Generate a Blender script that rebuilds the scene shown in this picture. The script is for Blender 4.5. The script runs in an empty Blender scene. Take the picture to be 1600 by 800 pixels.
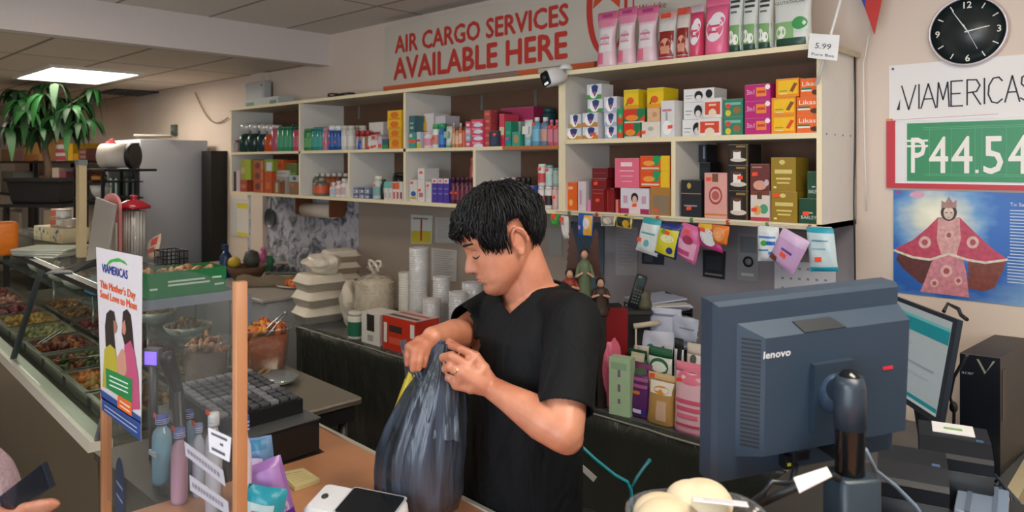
import bpy, math, random
import numpy as np
from mathutils import Vector, Matrix, Euler
random.seed(7)
SC = bpy.context.scene
COL = SC.collection
PI = math.pi
CAM_H = 1.85
YAW = 43.313                       # degrees to the left of the +Y axis
cs, sn = math.cos(math.radians(YAW)), math.sin(math.radians(YAW))
R2, F2 = (cs, sn), (-sn, cs)       # the camera's right and forward on the floor plane
cam_data = bpy.data.cameras.new('camera')
cam_data.sensor_width = 36.0
cam_data.lens = 36.0 * 1138 / 1600
cam_data.shift_y = -(400 - 255) / 1600
cam_data.clip_start = 0.05
cam_data.dof.use_dof = True
cam_data.dof.focus_distance = 2.3
cam_data.dof.aperture_fstop = 4.5
cam = bpy.data.objects.new('camera', cam_data)
cam.location = (0, 0, CAM_H)
cam.rotation_euler = (PI / 2, 0, math.radians(YAW))
COL.objects.link(cam)
SC.camera = cam
SC.view_settings.view_transform = 'Standard'
SC.view_settings.look = 'None'
SC.view_settings.gamma = 1.0
SC.view_settings.exposure = 0.4
SC.view_settings.use_curve_mapping = False
SC.cycles.use_denoising = True
SC.cycles.max_bounces = 8
SC.cycles.transparent_max_bounces = 16
SC.cycles.sample_clamp_indirect = 4.0
world = bpy.data.worlds.new('world')
SC.world = world
world.use_nodes = True
bg = world.node_tree.nodes['Background']
bg.inputs[0].default_value = (0.72, 0.84, 1.0, 1)
bg.inputs[1].default_value = 1.1
def area(name, loc, rot, sx, sy, watts, color):
 l = bpy.data.lights.new(name, 'AREA')
 l.shape = 'RECTANGLE'
 l.size, l.size_y, l.energy, l.color = sx, sy, watts, color
 o = bpy.data.objects.new(name, l)
 o.location, o.rotation_euler = loc, rot
 COL.objects.link(o)
 return o
area('storefront_daylight', (.1, -2.75, 1.72), (math.radians(100), 0, 0), 3.4, 1.7, 105, (0.84, 0.92, 1.0))
def lin(c):
 c = c / 255
 return c / 12.92 if c <= 0.04045 else ((c + 0.055) / 1.055) ** 2.4
def rgb(h):
 if isinstance(h, str):
  h = h.lstrip('#')
  h = (int(h[0:2], 16), int(h[2:4], 16), int(h[4:6], 16))
 return (lin(h[0]), lin(h[1]), lin(h[2]), 1)
MATS = {}
def M(color, rough=0.5, metal=0.0, var=0.06, bump=0.0, scale=30, spec=0.5, emit=0, trans=0, alpha=1.0, name=None, coat=0):
 key = (str(color), rough, metal, var, bump, scale, spec, emit, trans, alpha, coat)
 if key in MATS:
  return MATS[key]
 m = bpy.data.materials.new(name or 'm_%s' % str(color).replace('#', ''))
 m.use_nodes = True
 nt = m.node_tree
 p = nt.nodes['Principled BSDF']
 c = rgb(color)
 tc = nt.nodes.new('ShaderNodeTexCoord')
 nz = nt.nodes.new('ShaderNodeTexNoise')
 nz.inputs['Scale'].default_value = scale
 nz.inputs['Detail'].default_value = 3
 nt.links.new(tc.outputs['Object'], nz.inputs['Vector'])
 mx = nt.nodes.new('ShaderNodeMix')
 mx.data_type = 'RGBA'
 mx.inputs[6].default_value = tuple(max(0, x * (1 - var)) for x in c[:3]) + (1,)
 mx.inputs[7].default_value = tuple(min(1, x * (1 + var)) for x in c[:3]) + (1,)
 nt.links.new(nz.outputs['Fac'], mx.inputs[0])
 nt.links.new(mx.outputs[2], p.inputs['Base Color'])
 p.inputs['Roughness'].default_value = rough
 p.inputs['Metallic'].default_value = metal
 p.inputs['Specular IOR Level'].default_value = spec
 p.inputs['Coat Weight'].default_value = coat
 if trans:
  p.inputs['Transmission Weight'].default_value = trans
 if alpha < 1:
  p.inputs['Alpha'].default_value = alpha
 if emit:
  p.inputs['Emission Color'].default_value = c
  p.inputs['Emission Strength'].default_value = emit
 if bump:
  b = nt.nodes.new('ShaderNodeBump')
  b.inputs['Strength'].default_value = bump
  b.inputs['Distance'].default_value = 0.01
  nt.links.new(nz.outputs['Fac'], b.inputs['Height'])
  nt.links.new(b.outputs['Normal'], p.inputs['Normal'])
 MATS[key] = m
 return m
def glass_mat(name, tint='f4f8f8', gloss=0.06, rough=0.02, haze=0.0, hazecol='c8ccd0'):
 """thin clear sheet: see-through with a fresnel reflection and a little dusty haze"""
 if name in MATS:
  return MATS[name]
 m = bpy.data.materials.new(name)
 m.use_nodes = True
 nt = m.node_tree
 nt.nodes.clear()
 out = nt.nodes.new('ShaderNodeOutputMaterial')
 tr = nt.nodes.new('ShaderNodeBsdfTransparent')
 tr.inputs[0].default_value = rgb(tint)
 gl = nt.nodes.new('ShaderNodeBsdfGlossy')
 gl.inputs['Roughness'].default_value = rough
 df = nt.nodes.new('ShaderNodeBsdfDiffuse')
 df.inputs[0].default_value = rgb(hazecol)
 fr = nt.nodes.new('ShaderNodeLayerWeight')
 fr.inputs['Blend'].default_value = 0.15
 mp = nt.nodes.new('ShaderNodeMapRange')
 mp.inputs['To Min'].default_value = gloss
 mp.inputs['From Min'].default_value = 0.45
 mp.inputs['To Max'].default_value = 0.4
 nt.links.new(fr.outputs['Facing'], mp.inputs['Value'])
 m1 = nt.nodes.new('ShaderNodeMixShader')
 m1.inputs[0].default_value = haze
 if haze:
  nz = nt.nodes.new('ShaderNodeTexNoise')
  nz.inputs['Scale'].default_value = 6
  mr = nt.nodes.new('ShaderNodeMapRange')
  mr.inputs['To Max'].default_value = haze * 2
  nt.links.new(nz.outputs['Fac'], mr.inputs['Value'])
  nt.links.new(mr.outputs[0], m1.inputs[0])
 nt.links.new(tr.outputs[0], m1.inputs[1])
 nt.links.new(df.outputs[0], m1.inputs[2])
 m2 = nt.nodes.new('ShaderNodeMixShader')
 nt.links.new(mp.outputs[0], m2.inputs[0])
 nt.links.new(m1.outputs[0], m2.inputs[1])
 nt.links.new(gl.outputs[0], m2.inputs[2])
 nt.links.new(m2.outputs[0], out.inputs[0])
 MATS[name] = m
 return m
def W(px, py, d):
 """the point that lies d metres deep along the view through a pixel of the 1600x800 frame"""
 r = (px - 800) / 1138 * d
 return Vector((R2[0] * r + F2[0] * d, R2[1] * r + F2[1] * d, CAM_H - (py - 255) / 1138 * d))
def onY(px, py, Y):
 r = (px - 800) / 1138
 return W(px, py, Y / (R2[1] * r + F2[1]))
def onX(px, py, X):
 r = (px - 800) / 1138
 return W(px, py, X / (R2[0] * r + F2[0]))
def onZ(px, py, z):
 return W(px, py, (CAM_H - z) * 1138 / (py - 255))
TEXTS = {}
def text_polys(s):
 if s in TEXTS:
  return TEXTS[s]
 cu = bpy.data.curves.new('t', 'FONT')
 cu.body = s
 cu.resolution_u = 2
 o = bpy.data.objects.new('t', cu)
 COL.objects.link(o)
 dg = bpy.context.evaluated_depsgraph_get()
 me = bpy.data.meshes.new_from_object(o.evaluated_get(dg))
 vs = [tuple(v.co) for v in me.vertices]
 fs = [tuple(p.vertices) for p in me.polygons]
 COL.objects.unlink(o)
 bpy.data.objects.remove(o)
 bpy.data.curves.remove(cu)
 bpy.data.meshes.remove(me)
 xs = [v[0] for v in vs]
 ys = [v[1] for v in vs]
 TEXTS[s] = (vs, fs, min(xs), max(xs), min(ys), max(ys))
 return TEXTS[s]
class MB:
 def __init__(self, T=None):
  self.v, self.f, self.m, self.sm, self.mats = [], [], [], [], []
  self.T = T
 def mi(self, mat):
  if mat not in self.mats:
   self.mats.append(mat)
  return self.mats.index(mat)
 def add(self, vs, fs, mat, smooth=False):
  o = len(self.v)
  for v in vs:
   v = Vector(v)
   self.v.append(self.T @ v if self.T is not None else v)
  i = self.mi(mat)
  for f in fs:
   self.f.append([o + k for k in f])
   self.m.append(i)
   self.sm.append(smooth)
  return self
 def box(self, x0, x1, y0, y1, z0, z1, mat, A=None):
  vs = [Vector((x, y, z)) for z in (z0, z1) for y in (y0, y1) for x in (x0, x1)]
  if A is not None:
   vs = [A @ v for v in vs]
  return self.add(vs, [(0, 2, 3, 1), (4, 5, 7, 6), (0, 1, 5, 4), (2, 6, 7, 3), (0, 4, 6, 2), (1, 3, 7, 5)], mat)
 def rbox(self, x0, x1, y0, y1, z0, z1, mat, r=0.01, A=None):
  """box with rounded vertical corners and chamfered top and bottom"""
  r = min(r, (x1 - x0) / 2.01, (y1 - y0) / 2.01)
  c = min(r * 0.5, (z1 - z0) / 3)
  def ring(z, ins):
   out = []
   rr = max(r - ins, 1e-4)
   for cx, cy, a0 in ((x1 - r, y1 - r, 0), (x0 + r, y1 - r, 90), (x0 + r, y0 + r, 180), (x1 - r, y0 + r, 270)):
    for k in range(4):
     a = math.radians(a0 + k * 30)
     out.append(Vector((cx + rr * math.cos(a), cy + rr * math.sin(a), z)))
   return out
  rings = [ring(z0, c), ring(z0 + c, 0), ring(z1 - c, 0), ring(z1, c)]
  if A is not None:
   rings = [[A @ v for v in q] for q in rings]
  return self.loft(rings, mat, smooth=True)
 def loft(self, rings, mat, smooth=True, cap=True, closed=True):
  n = len(rings[0])
  vs = [v for q in rings for v in q]
  fs = []
  for i in range(len(rings) - 1):
   for k in range(n if closed else n - 1):
    a, b = i * n + k, i * n + (k + 1) % n
    fs.append((a, b, b + n, a + n))
  self.add(vs, fs, mat, smooth)
  if cap and closed:
   o = len(self.v) - len(vs)
   i = self.mi(mat)
   self.f.append([o + k for k in range(n)][::-1])
   self.f.append([o + (len(rings) - 1) * n + k for k in range(n)])
   self.m += [i, i]
   self.sm += [False, False]
  return self
 def lathe(self, c, prof, mat, n=16, axis=None, cap=True):
  """prof: list of (radius, height) above c; axis: direction of the height"""
  c = Vector(c)
  q = Vector((0, 0, 1)).rotation_difference(Vector(axis).normalized()) if axis is not None else None
  rings = []
  for r, h in prof:
   ring = []
   for k in range(n):
    a = 2 * PI * k / n
    v = Vector((r * math.cos(a), r * math.sin(a), h))
    ring.append(c + (q @ v if q else v))
   rings.append(ring)
  return self.loft(rings, mat, True, cap)
 def cyl(self, p, q, r, mat, n=12, r2=None):
  p, q = Vector(p), Vector(q)
  L = (q - p).length
  return self.lathe(p, [(r, 0), (r if r2 is None else r2, L)], mat, n, q - p)
 def tube(self, pts, r, mat, n=8):
  pts = [Vector(p) for p in pts]
  rings = []
  up = Vector((0.12, 0.2, 1)).normalized()
  for i, p in enumerate(pts):
   t = (pts[min(i + 1, len(pts) - 1)] - pts[max(i - 1, 0)]).normalized()
   a = t.cross(up)
   if a.length < 0.05:
    a = t.cross(Vector((1, 0, 0)))
   a.normalize()
   b = t.cross(a)
   rr = r[i] if isinstance(r, (list, tuple)) else r
   rings.append([p + a * rr * math.cos(2 * PI * k / n) + b * rr * math.sin(2 * PI * k / n) for k in range(n)])
  return self.loft(rings, mat)
 def ell(self, c, rx, ry, rz, mat, A=None, nu=16, nv=10):
  c = Vector(c)
  vs = []
  for j in range(nv + 1):
   th = PI * j / nv
   for k in range(nu):
    ph = 2 * PI * k / nu
    v = Vector((rx * math.sin(th) * math.cos(ph), ry * math.sin(th) * math.sin(ph), rz * math.cos(th)))
    if A is not None:
     v = A @ v
    vs.append(c + v)
  fs = []
  for j in range(nv):
   for k in range(nu):
    a, b = j * nu + k, j * nu + (k + 1) % nu
    fs.append((a, a + nu, b + nu, b))
  return self.add(vs, fs, mat, True)
 def cap(self, p, q, r1, r2, mat, n=12):
  """capsule with two radii"""
  p, q = Vector(p), Vector(q)
  L = (q - p).length
  prof = []
  for k in range(6):
   a = -PI / 2 + PI / 2 * k / 5
   prof.append((max(r1 * math.cos(a), 1e-4), r1 * math.sin(a)))
  for k in range(6):
   a = PI / 2 * k / 5
   prof.append((max(r2 * math.cos(a), 1e-4), L + r2 * math.sin(a)))
  return self.lathe(p, prof, mat, n, (q - p) if L > 1e-6 else (0, 0, 1))
 def poly(self, pts, mat):
  return self.add(pts, [tuple(range(len(pts)))], mat)
 def slab(self, pts, off, mat, smooth=False):
  """polygon pushed through by the vector off"""
  pts = [Vector(p) for p in pts]
  n = len(pts)
  off = Vector(off)
  vs = pts + [p + off for p in pts]
  fs = [tuple(range(n))[::-1], tuple(range(n, 2 * n))]
  fs += [(k, (k + 1) % n, n + (k + 1) % n, n + k) for k in range(n)]
  return self.add(vs, fs, mat, smooth)
 def text(self, s, o, u, w, h, mat, width=None, fat=0.0, shear=0.0):
  """lettering: o = left end of the baseline, u = reading direction, w = up direction, h = capital height"""
  vs, fs, x0, x1, y0, y1 = text_polys(s)
  u, w, o = Vector(u).normalized(), Vector(w).normalized(), Vector(o)
  ky = h / 0.729
  kx = ky if width is None else width / (x1 - x0)
  nrm = u.cross(w)
  pts = [o + u * ((x - x0) * kx + y * shear * ky) + w * (y * ky) + nrm * 0.0002 for x, y, z in vs]
  self.add(pts, fs, mat)
  if fat:
   for du, dw, dn in ((fat, 0, .0001), (-fat, 0, .00015), (0, fat, .00005), (0, -fat, .00007)):
    self.add([p + u * du + w * dw + nrm * dn for p in pts], fs, mat)
  return self
 def build(self, name, parent=None, origin=None):
  me = bpy.data.meshes.new(name)
  if parent is not None:
   Mi = wm(parent).inverted()
   vs = [Mi @ v for v in self.v]
   loc = None
  else:
   if origin is None:
    xs = [v.x for v in self.v]
    ys = [v.y for v in self.v]
    loc = Vector(((min(xs) + max(xs)) / 2, (min(ys) + max(ys)) / 2, min(v.z for v in self.v)))
   else:
    loc = Vector(origin)
   vs = [v - loc for v in self.v]
  me.from_pydata([tuple(v) for v in vs], [], self.f)
  for m in self.mats:
   me.materials.append(m)
  me.polygons.foreach_set('material_index', self.m)
  me.polygons.foreach_set('use_smooth', self.sm)
  me.update()
  o = bpy.data.objects.new(name, me)
  COL.objects.link(o)
  if parent is not None:
   o.parent = parent
  else:
   o.location = loc
  return o
def wm(o):
 m = o.matrix_basis.copy()
 while o.parent is not None:
  o = o.parent
  m = o.matrix_basis @ m
 return m
def tag(o, label, cat, group=None, kind=None):
 o['label'] = label
 o['category'] = cat
 if group:
  o['group'] = group
 if kind:
  o['kind'] = kind
 return o
def thing(name, loc, label, cat, group=None):
 o = bpy.data.objects.new(name, None)
 o.empty_display_size = 0.05
 COL.objects.link(o)
 o.location = loc
 return tag(o, label, cat, group)
def struct(mb, name):
 o = mb.build(name)
 o['kind'] = 'structure'
 return o
def frame_at(loc, yaw=0, pitch=0, roll=0):
 """local axes: x right of the picture, y away from the camera, z up; angles in degrees"""
 base = Matrix.Rotation(math.radians(YAW), 4, 'Z')
 return (Matrix.Translation(loc) @ base @ Matrix.Rotation(math.radians(yaw), 4, 'Z')
   @ Matrix.Rotation(math.radians(pitch), 4, 'X') @ Matrix.Rotation(math.radians(roll), 4, 'Y'))
def bake(mb, name, parent, mat, voxel, smooth=2, fac=0.5):
 """one continuous skin over all the lumps of mb"""
 o = mb.build(name)
 r = o.modifiers.new('r', 'REMESH')
 r.mode = 'VOXEL'
 r.voxel_size = voxel
 r.use_smooth_shade = True
 s = o.modifiers.new('s', 'SMOOTH')
 s.factor = fac
 s.iterations = smooth
 dg = bpy.context.evaluated_depsgraph_get()
 me = bpy.data.meshes.new_from_object(o.evaluated_get(dg))
 loc = o.location.copy()
 old = o.data
 COL.objects.unlink(o)
 bpy.data.objects.remove(o)
 bpy.data.meshes.remove(old)
 me.materials.clear()
 me.materials.append(mat)
 me.transform(Matrix.Translation(loc))
 if parent is not None:
  me.transform(wm(parent).inverted())
 for p in me.polygons:
  p.use_smooth = True
 me.name = name
 n = bpy.data.objects.new(name, me)
 COL.objects.link(n)
 n.parent = parent
 return n
# ================================================================== the room
YW = 3.285          # back wall
YS = 2.89           # front of the wall shelving
XL, XR, YF = -15.0, 2.2, -3.0
def wall_mat(name, c1, c2, rough=0.75):
 m = bpy.data.materials.new(name)
 m.use_nodes = True
 nt = m.node_tree
 p = nt.nodes['Principled BSDF']
 tc = nt.nodes.new('ShaderNodeTexCoord')
 n1 = nt.nodes.new('ShaderNodeTexNoise')
 n1.inputs['Scale'].default_value = 1.3
 n1.inputs['Detail'].default_value = 6
 rp = nt.nodes.new('ShaderNodeValToRGB')
 rp.color_ramp.elements[0].position = 0.3
 rp.color_ramp.elements[1].position = 0.7
 rp.color_ramp.elements[0].color = rgb(c1)
 rp.color_ramp.elements[1].color = rgb(c2)
 n2 = nt.nodes.new('ShaderNodeTexNoise')
 n2.inputs['Scale'].default_value = 120
 b = nt.nodes.new('ShaderNodeBump')
 b.inputs['Strength'].default_value = 0.15
 b.inputs['Distance'].default_value = 0.004
 nt.links.new(tc.outputs['Object'], n1.inputs['Vector'])
 nt.links.new(tc.outputs['Object'], n2.inputs['Vector'])
 nt.links.new(n1.outputs['Fac'], rp.inputs[0])
 nt.links.new(rp.outputs[0], p.inputs['Base Color'])
 nt.links.new(n2.outputs['Fac'], b.inputs['Height'])
 nt.links.new(b.outputs['Normal'], p.inputs['Normal'])
 p.inputs['Roughness'].default_value = rough
 return m
def tile_mat(name, tile, line, sx, sy, ox=0.0, oy=0.0, w=0.02):
 """suspended ceiling or floor tiles: a grid of thin lines over a speckled board"""
 m = bpy.data.materials.new(name)
 m.use_nodes = True
 nt = m.node_tree
 p = nt.nodes['Principled BSDF']
 geo = nt.nodes.new('ShaderNodeNewGeometry')
 mp = nt.nodes.new('ShaderNodeMapping')
 mp.inputs['Location'].default_value = (ox, oy, 0)
 br = nt.nodes.new('ShaderNodeTexBrick')
 br.offset = 0
 br.inputs['Scale'].default_value = 1
 br.inputs['Brick Width'].default_value = sx
 br.inputs['Row Height'].default_value = sy
 br.inputs['Mortar Size'].default_value = w
 br.inputs['Color1'].default_value = rgb(tile)
 c = rgb(tile)
 br.inputs['Color2'].default_value = (c[0] * .92, c[1] * .92, c[2] * .92, 1)
 br.inputs['Mortar'].default_value = rgb(line)
 nz = nt.nodes.new('ShaderNodeTexNoise')
 nz.inputs['Scale'].default_value = 60
 mx = nt.nodes.new('ShaderNodeMix')
 mx.data_type = 'RGBA'
 mx.blend_type = 'MULTIPLY'
 mx.inputs[0].default_value = 0.25
 nt.links.new(geo.outputs['Position'], mp.inputs[0])
 nt.links.new(mp.outputs[0], br.inputs['Vector'])
 nt.links.new(geo.outputs['Position'], nz.inputs['Vector'])
 nt.links.new(br.outputs['Color'], mx.inputs[6])
 nt.links.new(nz.outputs['Color'], mx.inputs[7])
 nt.links.new(mx.outputs[2], p.inputs['Base Color'])
 p.inputs['Roughness'].default_value = 0.8
 return m
WALLM = wall_mat('painted_wall', 'd6c5b6', 'decdbf')
def xs_(px):
 return onY(px, 255, YW).x
XC2 = -2.62
XC, ZC, ZLO = -5.12, 2.89, 2.64
struct(MB().box(XL, XR, YF, YW + .2, -.1, 0, tile_mat('floor_tiles', 'a49c90', '6a645a', .3, .3, w=.006)), 'floor')
struct(MB().box(XL, XR, YW, YW + .15, 0, 3.0, WALLM), 'wall_back')
struct(MB().box(XR, XR + .15, YF - .15, YW + .15, 0, 3.0, WALLM), 'wall_right')
struct(MB().box(XL - .15, XL, YF - .15, YW + .15, 0, 3.0, WALLM), 'wall_left')
w = MB()
w.box(XL, -2.4, YF - .15, YF, 0, 3.0, WALLM).box(-2.4, XR, YF - .15, YF, 0, .8, WALLM).box(-2.4, XR, YF - .15, YF, 2.65, 3.0, WALLM).box(1.95, XR, YF - .15, YF, .8, 2.65, WALLM)
struct(w, 'wall_front')
wf = MB()
alu = M('8e9194', .35, .8)
for a, b in ((-2.4, -2.34), (-.95, -.89), (.5, .56), (1.89, 1.95)):
 wf.box(a, b, YF - .1, YF - .04, .8, 2.65, alu)
wf.box(-2.34, 1.89, YF - .1, YF - .04, .8, .86, alu).box(-2.34, 1.89, YF - .1, YF - .04, 2.59, 2.65, alu)
win = struct(wf, 'window_1')
g = MB().box(-2.34, 1.89, YF - .075, YF - .069, .86, 2.59, glass_mat('window_glass'))
g.build('pane', win)
struct(MB().box(XC, XR, YF, YW, ZC, ZC + .1, tile_mat('ceiling_tiles_high', 'e6e0da', '9a928a', 1.22, .61, .3, .15, .012)), 'ceiling')
struct(MB().box(XL, XC - .12, YF, YW, ZLO + .03, ZLO + .13, tile_mat('ceiling_tiles_low', 'dccfc0', '8a7e70', 1.22, .61, .33, .42, .014)), 'ceiling_low')
struct(MB().box(XC - .12, XC, YF, YW, ZLO, ZC + .1, M('d8cecb', .7, var=.03)), 'ceiling_beam')
struct(MB().box(XC - .17, XC - .12, YF, YW, ZLO + .005, ZLO + .03, M('8d8375', .6)), 'trim_1')
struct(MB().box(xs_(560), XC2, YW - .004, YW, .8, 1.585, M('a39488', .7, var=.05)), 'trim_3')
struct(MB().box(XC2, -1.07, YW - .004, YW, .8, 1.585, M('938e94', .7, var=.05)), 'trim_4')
struct(MB().box(-6.36, -6.14, YW - .05, YW, 0, ZLO + .03, WALLM), 'trim_2')
def troffer(x0, x1, y0, y1, zc, label, strength, col='fff3e2'):
 t = thing('ceiling_light', ((x0 + x1) / 2, (y0 + y1) / 2, zc - .03), label, 'ceiling light')
 fr = MB()
 fm = M('dedad2', .5)
 for a in ((x0, x1, y0, y0 + .03), (x0, x1, y1 - .03, y1), (x0, x0 + .03, y0 + .03, y1 - .03), (x1 - .03, x1, y0 + .03, y1 - .03)):
  fr.box(*a, zc - .025, zc + .002, fm)
 fr.build('frame', t)
 MB().box(x0 + .03, x1 - .03, y0 + .03, y1 - .03, zc - .018, zc - .006, M(col, .6, emit=strength, var=.01)).build('diffuser', t)
troffer(-8.12, -6.93, 1.76, 2.50, ZLO + .03, 'bright rectangular ceiling light shining above the leafy plant', 11)
troffer(-10.9, -9.7, 1.0, 1.6, ZLO + .03, 'rectangular ceiling light deeper in the shop, hidden behind the leaves', 11)
troffer(-7.9, -6.7, -.6, 0.0, ZLO + .03, 'rectangular ceiling light above the customer aisle', 9)
troffer(-.4, .8, .9, 1.5, ZC, 'rectangular ceiling light above the computer counter', 20)
troffer(-2.9, -1.7, -.9, -.3, ZC, 'rectangular ceiling light above the service counter front', 8)
troffer(-4.3, -3.1, .9, 1.5, ZC, 'rectangular ceiling light above the food case', 4)
v = MB()
vm = M('3a4044', .5, .3)
c0, c1 = onZ(172, 144, ZLO + .03), onZ(250, 144, ZLO + .03)
vx, vy = (c0.x + c1.x) / 2, (c0.y + c1.y) / 2
v.box(vx - .30, vx + .30, vy - .3, vy + .3, ZLO + .012, ZLO + .03, vm)
for k in range(9):
 v.box(vx - .27, vx + .27, vy - .26 + k * .06, vy - .235 + k * .06, ZLO + .004, ZLO + .013, M('596066', .4, .5))
tag(v.build('ceiling_vent'), 'dark square air vent in the low ceiling past the light', 'vent')
# ================================================================== wall shelving
CR, WH, BR = M('eedfba', .55, var=.05, scale=12), M('e6e2da', .6, var=.04, scale=8), M('6a4c39', .7, var=.12, scale=25)
SIDE = M('ebe7e1', .6, var=.03)
def xs(px, Y=YS):
 return onY(px, 255, Y).x
ZT, ZB = 2.32, 1.61
XA, XB, XM, XD, XE = xs(360), xs(468), xs(632), xs(878), xs(1284)
ZL_, ZR_ = 1.943, 1.970      # tops of the middle boards
shelf = thing('wall_shelving', ((XA + XE) / 2, YW - .2, ZB - .02), 'long cream wooden wall shelving with brown backs and open cubbies', 'shelving')
def board(x0, x1, z0, z1, name='shelf_board', y0=YS, inner=WH):
 b = MB()
 b.box(x0, x1, y0, y0 + .004, z0, z1, CR)
 b.box(x0, x1, y0 + .004, YW - .012, z0, z1, inner)
 return b.build(name, shelf)
board(XA - .01, XE + .02, ZT - .022, ZT, 'top_board', YS - .01, M('c9bda6', .6))
board(XA, XE, ZB - .022, ZB, 'bottom_board')
board(XA + .02, XD - .02, ZL_ - .02, ZL_)
board(XD + .02, XE - .02, ZR_ - .022, ZR_)
TH = .011
for x, z0, z1 in ((XA + TH, ZB, ZT - .022), (XB, ZB, ZT - .022), (XM, ZB, ZT - .022), (XD - TH, ZB, ZT - .022), (XD + TH * 1.02, ZB, ZT - .022)):
 board(x - TH, x + TH, z0, z1, 'divider')
for px, z1 in ((545, ZL_ - .02), (741, ZL_ - .02), (1052, ZR_ - .022)):
 board(xs(px) - TH, xs(px) + TH, ZB, z1, 'divider')
e = MB()
e.box(XE - .02, XE, YS, YS + .004, ZB - .022, ZT - .022, CR).box(XE - .02, XE, YS + .004, YW - .012, ZB - .022, ZT - .022, SIDE)
for k in range(4):
 e.cyl((XE, YS + .05 + k * .09, 1.965), (XE + .002, YS + .05 + k * .09, 1.965), .004, M('8a8a88', .4, .8), 8)
e.build('end_panel', shelf)
MB().box(XA, XE, YW - .012, YW - .002, ZB - .022, ZT, BR).build('back_panel', shelf)
for px in (752, 836, 560):
 x = xs(px, YW - .02)
 MB().box(x - .012, x + .012, YW - .016, YW - .012, ZT - .13, ZT - .03, M('8d8f8c', .4, .7)).build('bracket', shelf)
br2 = MB().box(XD - .42, XD - .022, YS - .004, YS - .001, ZL_ - .02, ZL_, M('b5713f', .6))
br2.build('veneer_strip', shelf)
RED = M('c2362c', .6, var=.05)
sy = 3.20
sg = thing('hanging_sign', (-3.2, sy, 2.40), 'long grey banner sign reading AIR CARGO SERVICES AVAILABLE HERE above the shelving', 'sign')
sx0, sx1 = onY(601, 100, sy).x, -1.55
MB().box(sx0, sx1, sy, sy + .012, 2.405, 2.835, M('c9c0b2', .6, var=.03, scale=4)).build('sign_board', sg)
bt = MB()
OR = M('cf5f2c', .6)
for a, b in ((sx0, xs(735, sy)), (xs(812, sy), xs(842, sy)), (xs(890, sy), xs(930, sy))):
 bt.box(a, b, sy - .012, sy + .01, 2.372, 2.402, OR)
bt.box(xs(735, sy) + .001, xs(812, sy) - .001, sy - .008, sy + .01, 2.374, 2.40, M('96766a', .6))
bt.box(xs(842, sy) + .001, xs(890, sy) - .001, sy - .008, sy + .01, 2.374, 2.40, M('cfc4ae', .6))
bt.build('batten', sg)
le = MB()
u, up = (1, 0, 0), (0, 0, 1)
p = onY(618, 84, sy)
le.text('AIR CARGO SERVICES', (p.x, sy - .003, 2.632), u, up, .124, RED, width=xs(888, sy) - p.x, fat=.0045)
p = onY(616, 124, sy)
le.text('AVAILABLE HERE', (p.x, sy - .003, 2.446), u, up, .155, RED, width=xs(886, sy) - p.x, fat=.006)
le.build('lettering', sg)
lg = MB()
lc = onY(948, 10, sy)
ring = []
for k in range(41):
 a = 2 * PI * k / 40
 ring.append((math.cos(a), math.sin(a)))
for k in range(40):
 a, b = ring[k], ring[k + 1]
 pts = [(lc.x + .135 * a[0], sy - .003, lc.z + .27 * a[1]), (lc.x + .135 * b[0], sy - .003, lc.z + .27 * b[1]),
           (lc.x + .105 * b[0] + .01, sy - .003, lc.z + .25 * b[1]), (lc.x + .105 * a[0] + .01, sy - .003, lc.z + .25 * a[1])]
 if pts[0][2] < 2.83 and pts[1][2] < 2.83 and lc.x + .135 * a[0] < sx1:
  lg.poly(pts, RED)
blob = [(-.07, .10), (-.03, .16), (.07, .16), (.09, .08), (.085, -.02), (.04, .02), (0, .05), (-.04, .03), (-.09, 0)]
lg.poly([(lc.x + a, sy - .0035, min(lc.z + b, 2.83)) for a, b in blob], M('cf4a28', .6))
p = onY(990, 20, sy)
lg.box(p.x - .004, p.x + .004, sy - .003, sy - .001, p.z, 2.83, RED)
lg.text('We Like', (p.x + .03, sy - .003, p.z + .0), u, up, .035, M('8a4a44', .6), shear=.2)
lg.build('emblem', sg)
p = onY(858, 122, YS - .10)
cc = thing('security_camera', (p.x, p.y, p.z), 'white security camera with black face on the shelving top edge', 'camera')
wm_ = M('d9d9d8', .35)
hd = Vector((p.x, YS - .10, p.z))
axis = Vector((-.25, -1, -.25)).normalized()
T = Matrix.Translation(hd) @ Vector((0, 0, 1)).rotation_difference(axis).to_matrix().to_4x4()
b = MB(T).rbox(-.042, .042, -.042, .042, -.08, .02, wm_, .02)
b.build('housing', cc)
b = MB(T).rbox(-.036, .036, -.036, .036, .0205, .026, M('15181b', .2), .016)
b.lathe((0, .006, .0262), [(.014, 0), (.014, .003), (.001, .004)], M('2c3238', .1), 16)
b.build('lens_face', cc)
b = MB(T).rbox(-.018, .018, -.03, -.018, .0262, .028, M('f4f6f8', .2, emit=.3), .004)
b.build('infrared_lamp', cc)
b = MB().cyl(hd - axis * .078, (p.x + .05, YS - .03, p.z + .012), .016, wm_).lathe((p.x + .055, YS - .035, ZT + .0005), [(.034, 0), (.034, .012), (.02, .03), (.001, .034)], wm_, 18)
b.build('mount', cc)
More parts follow.
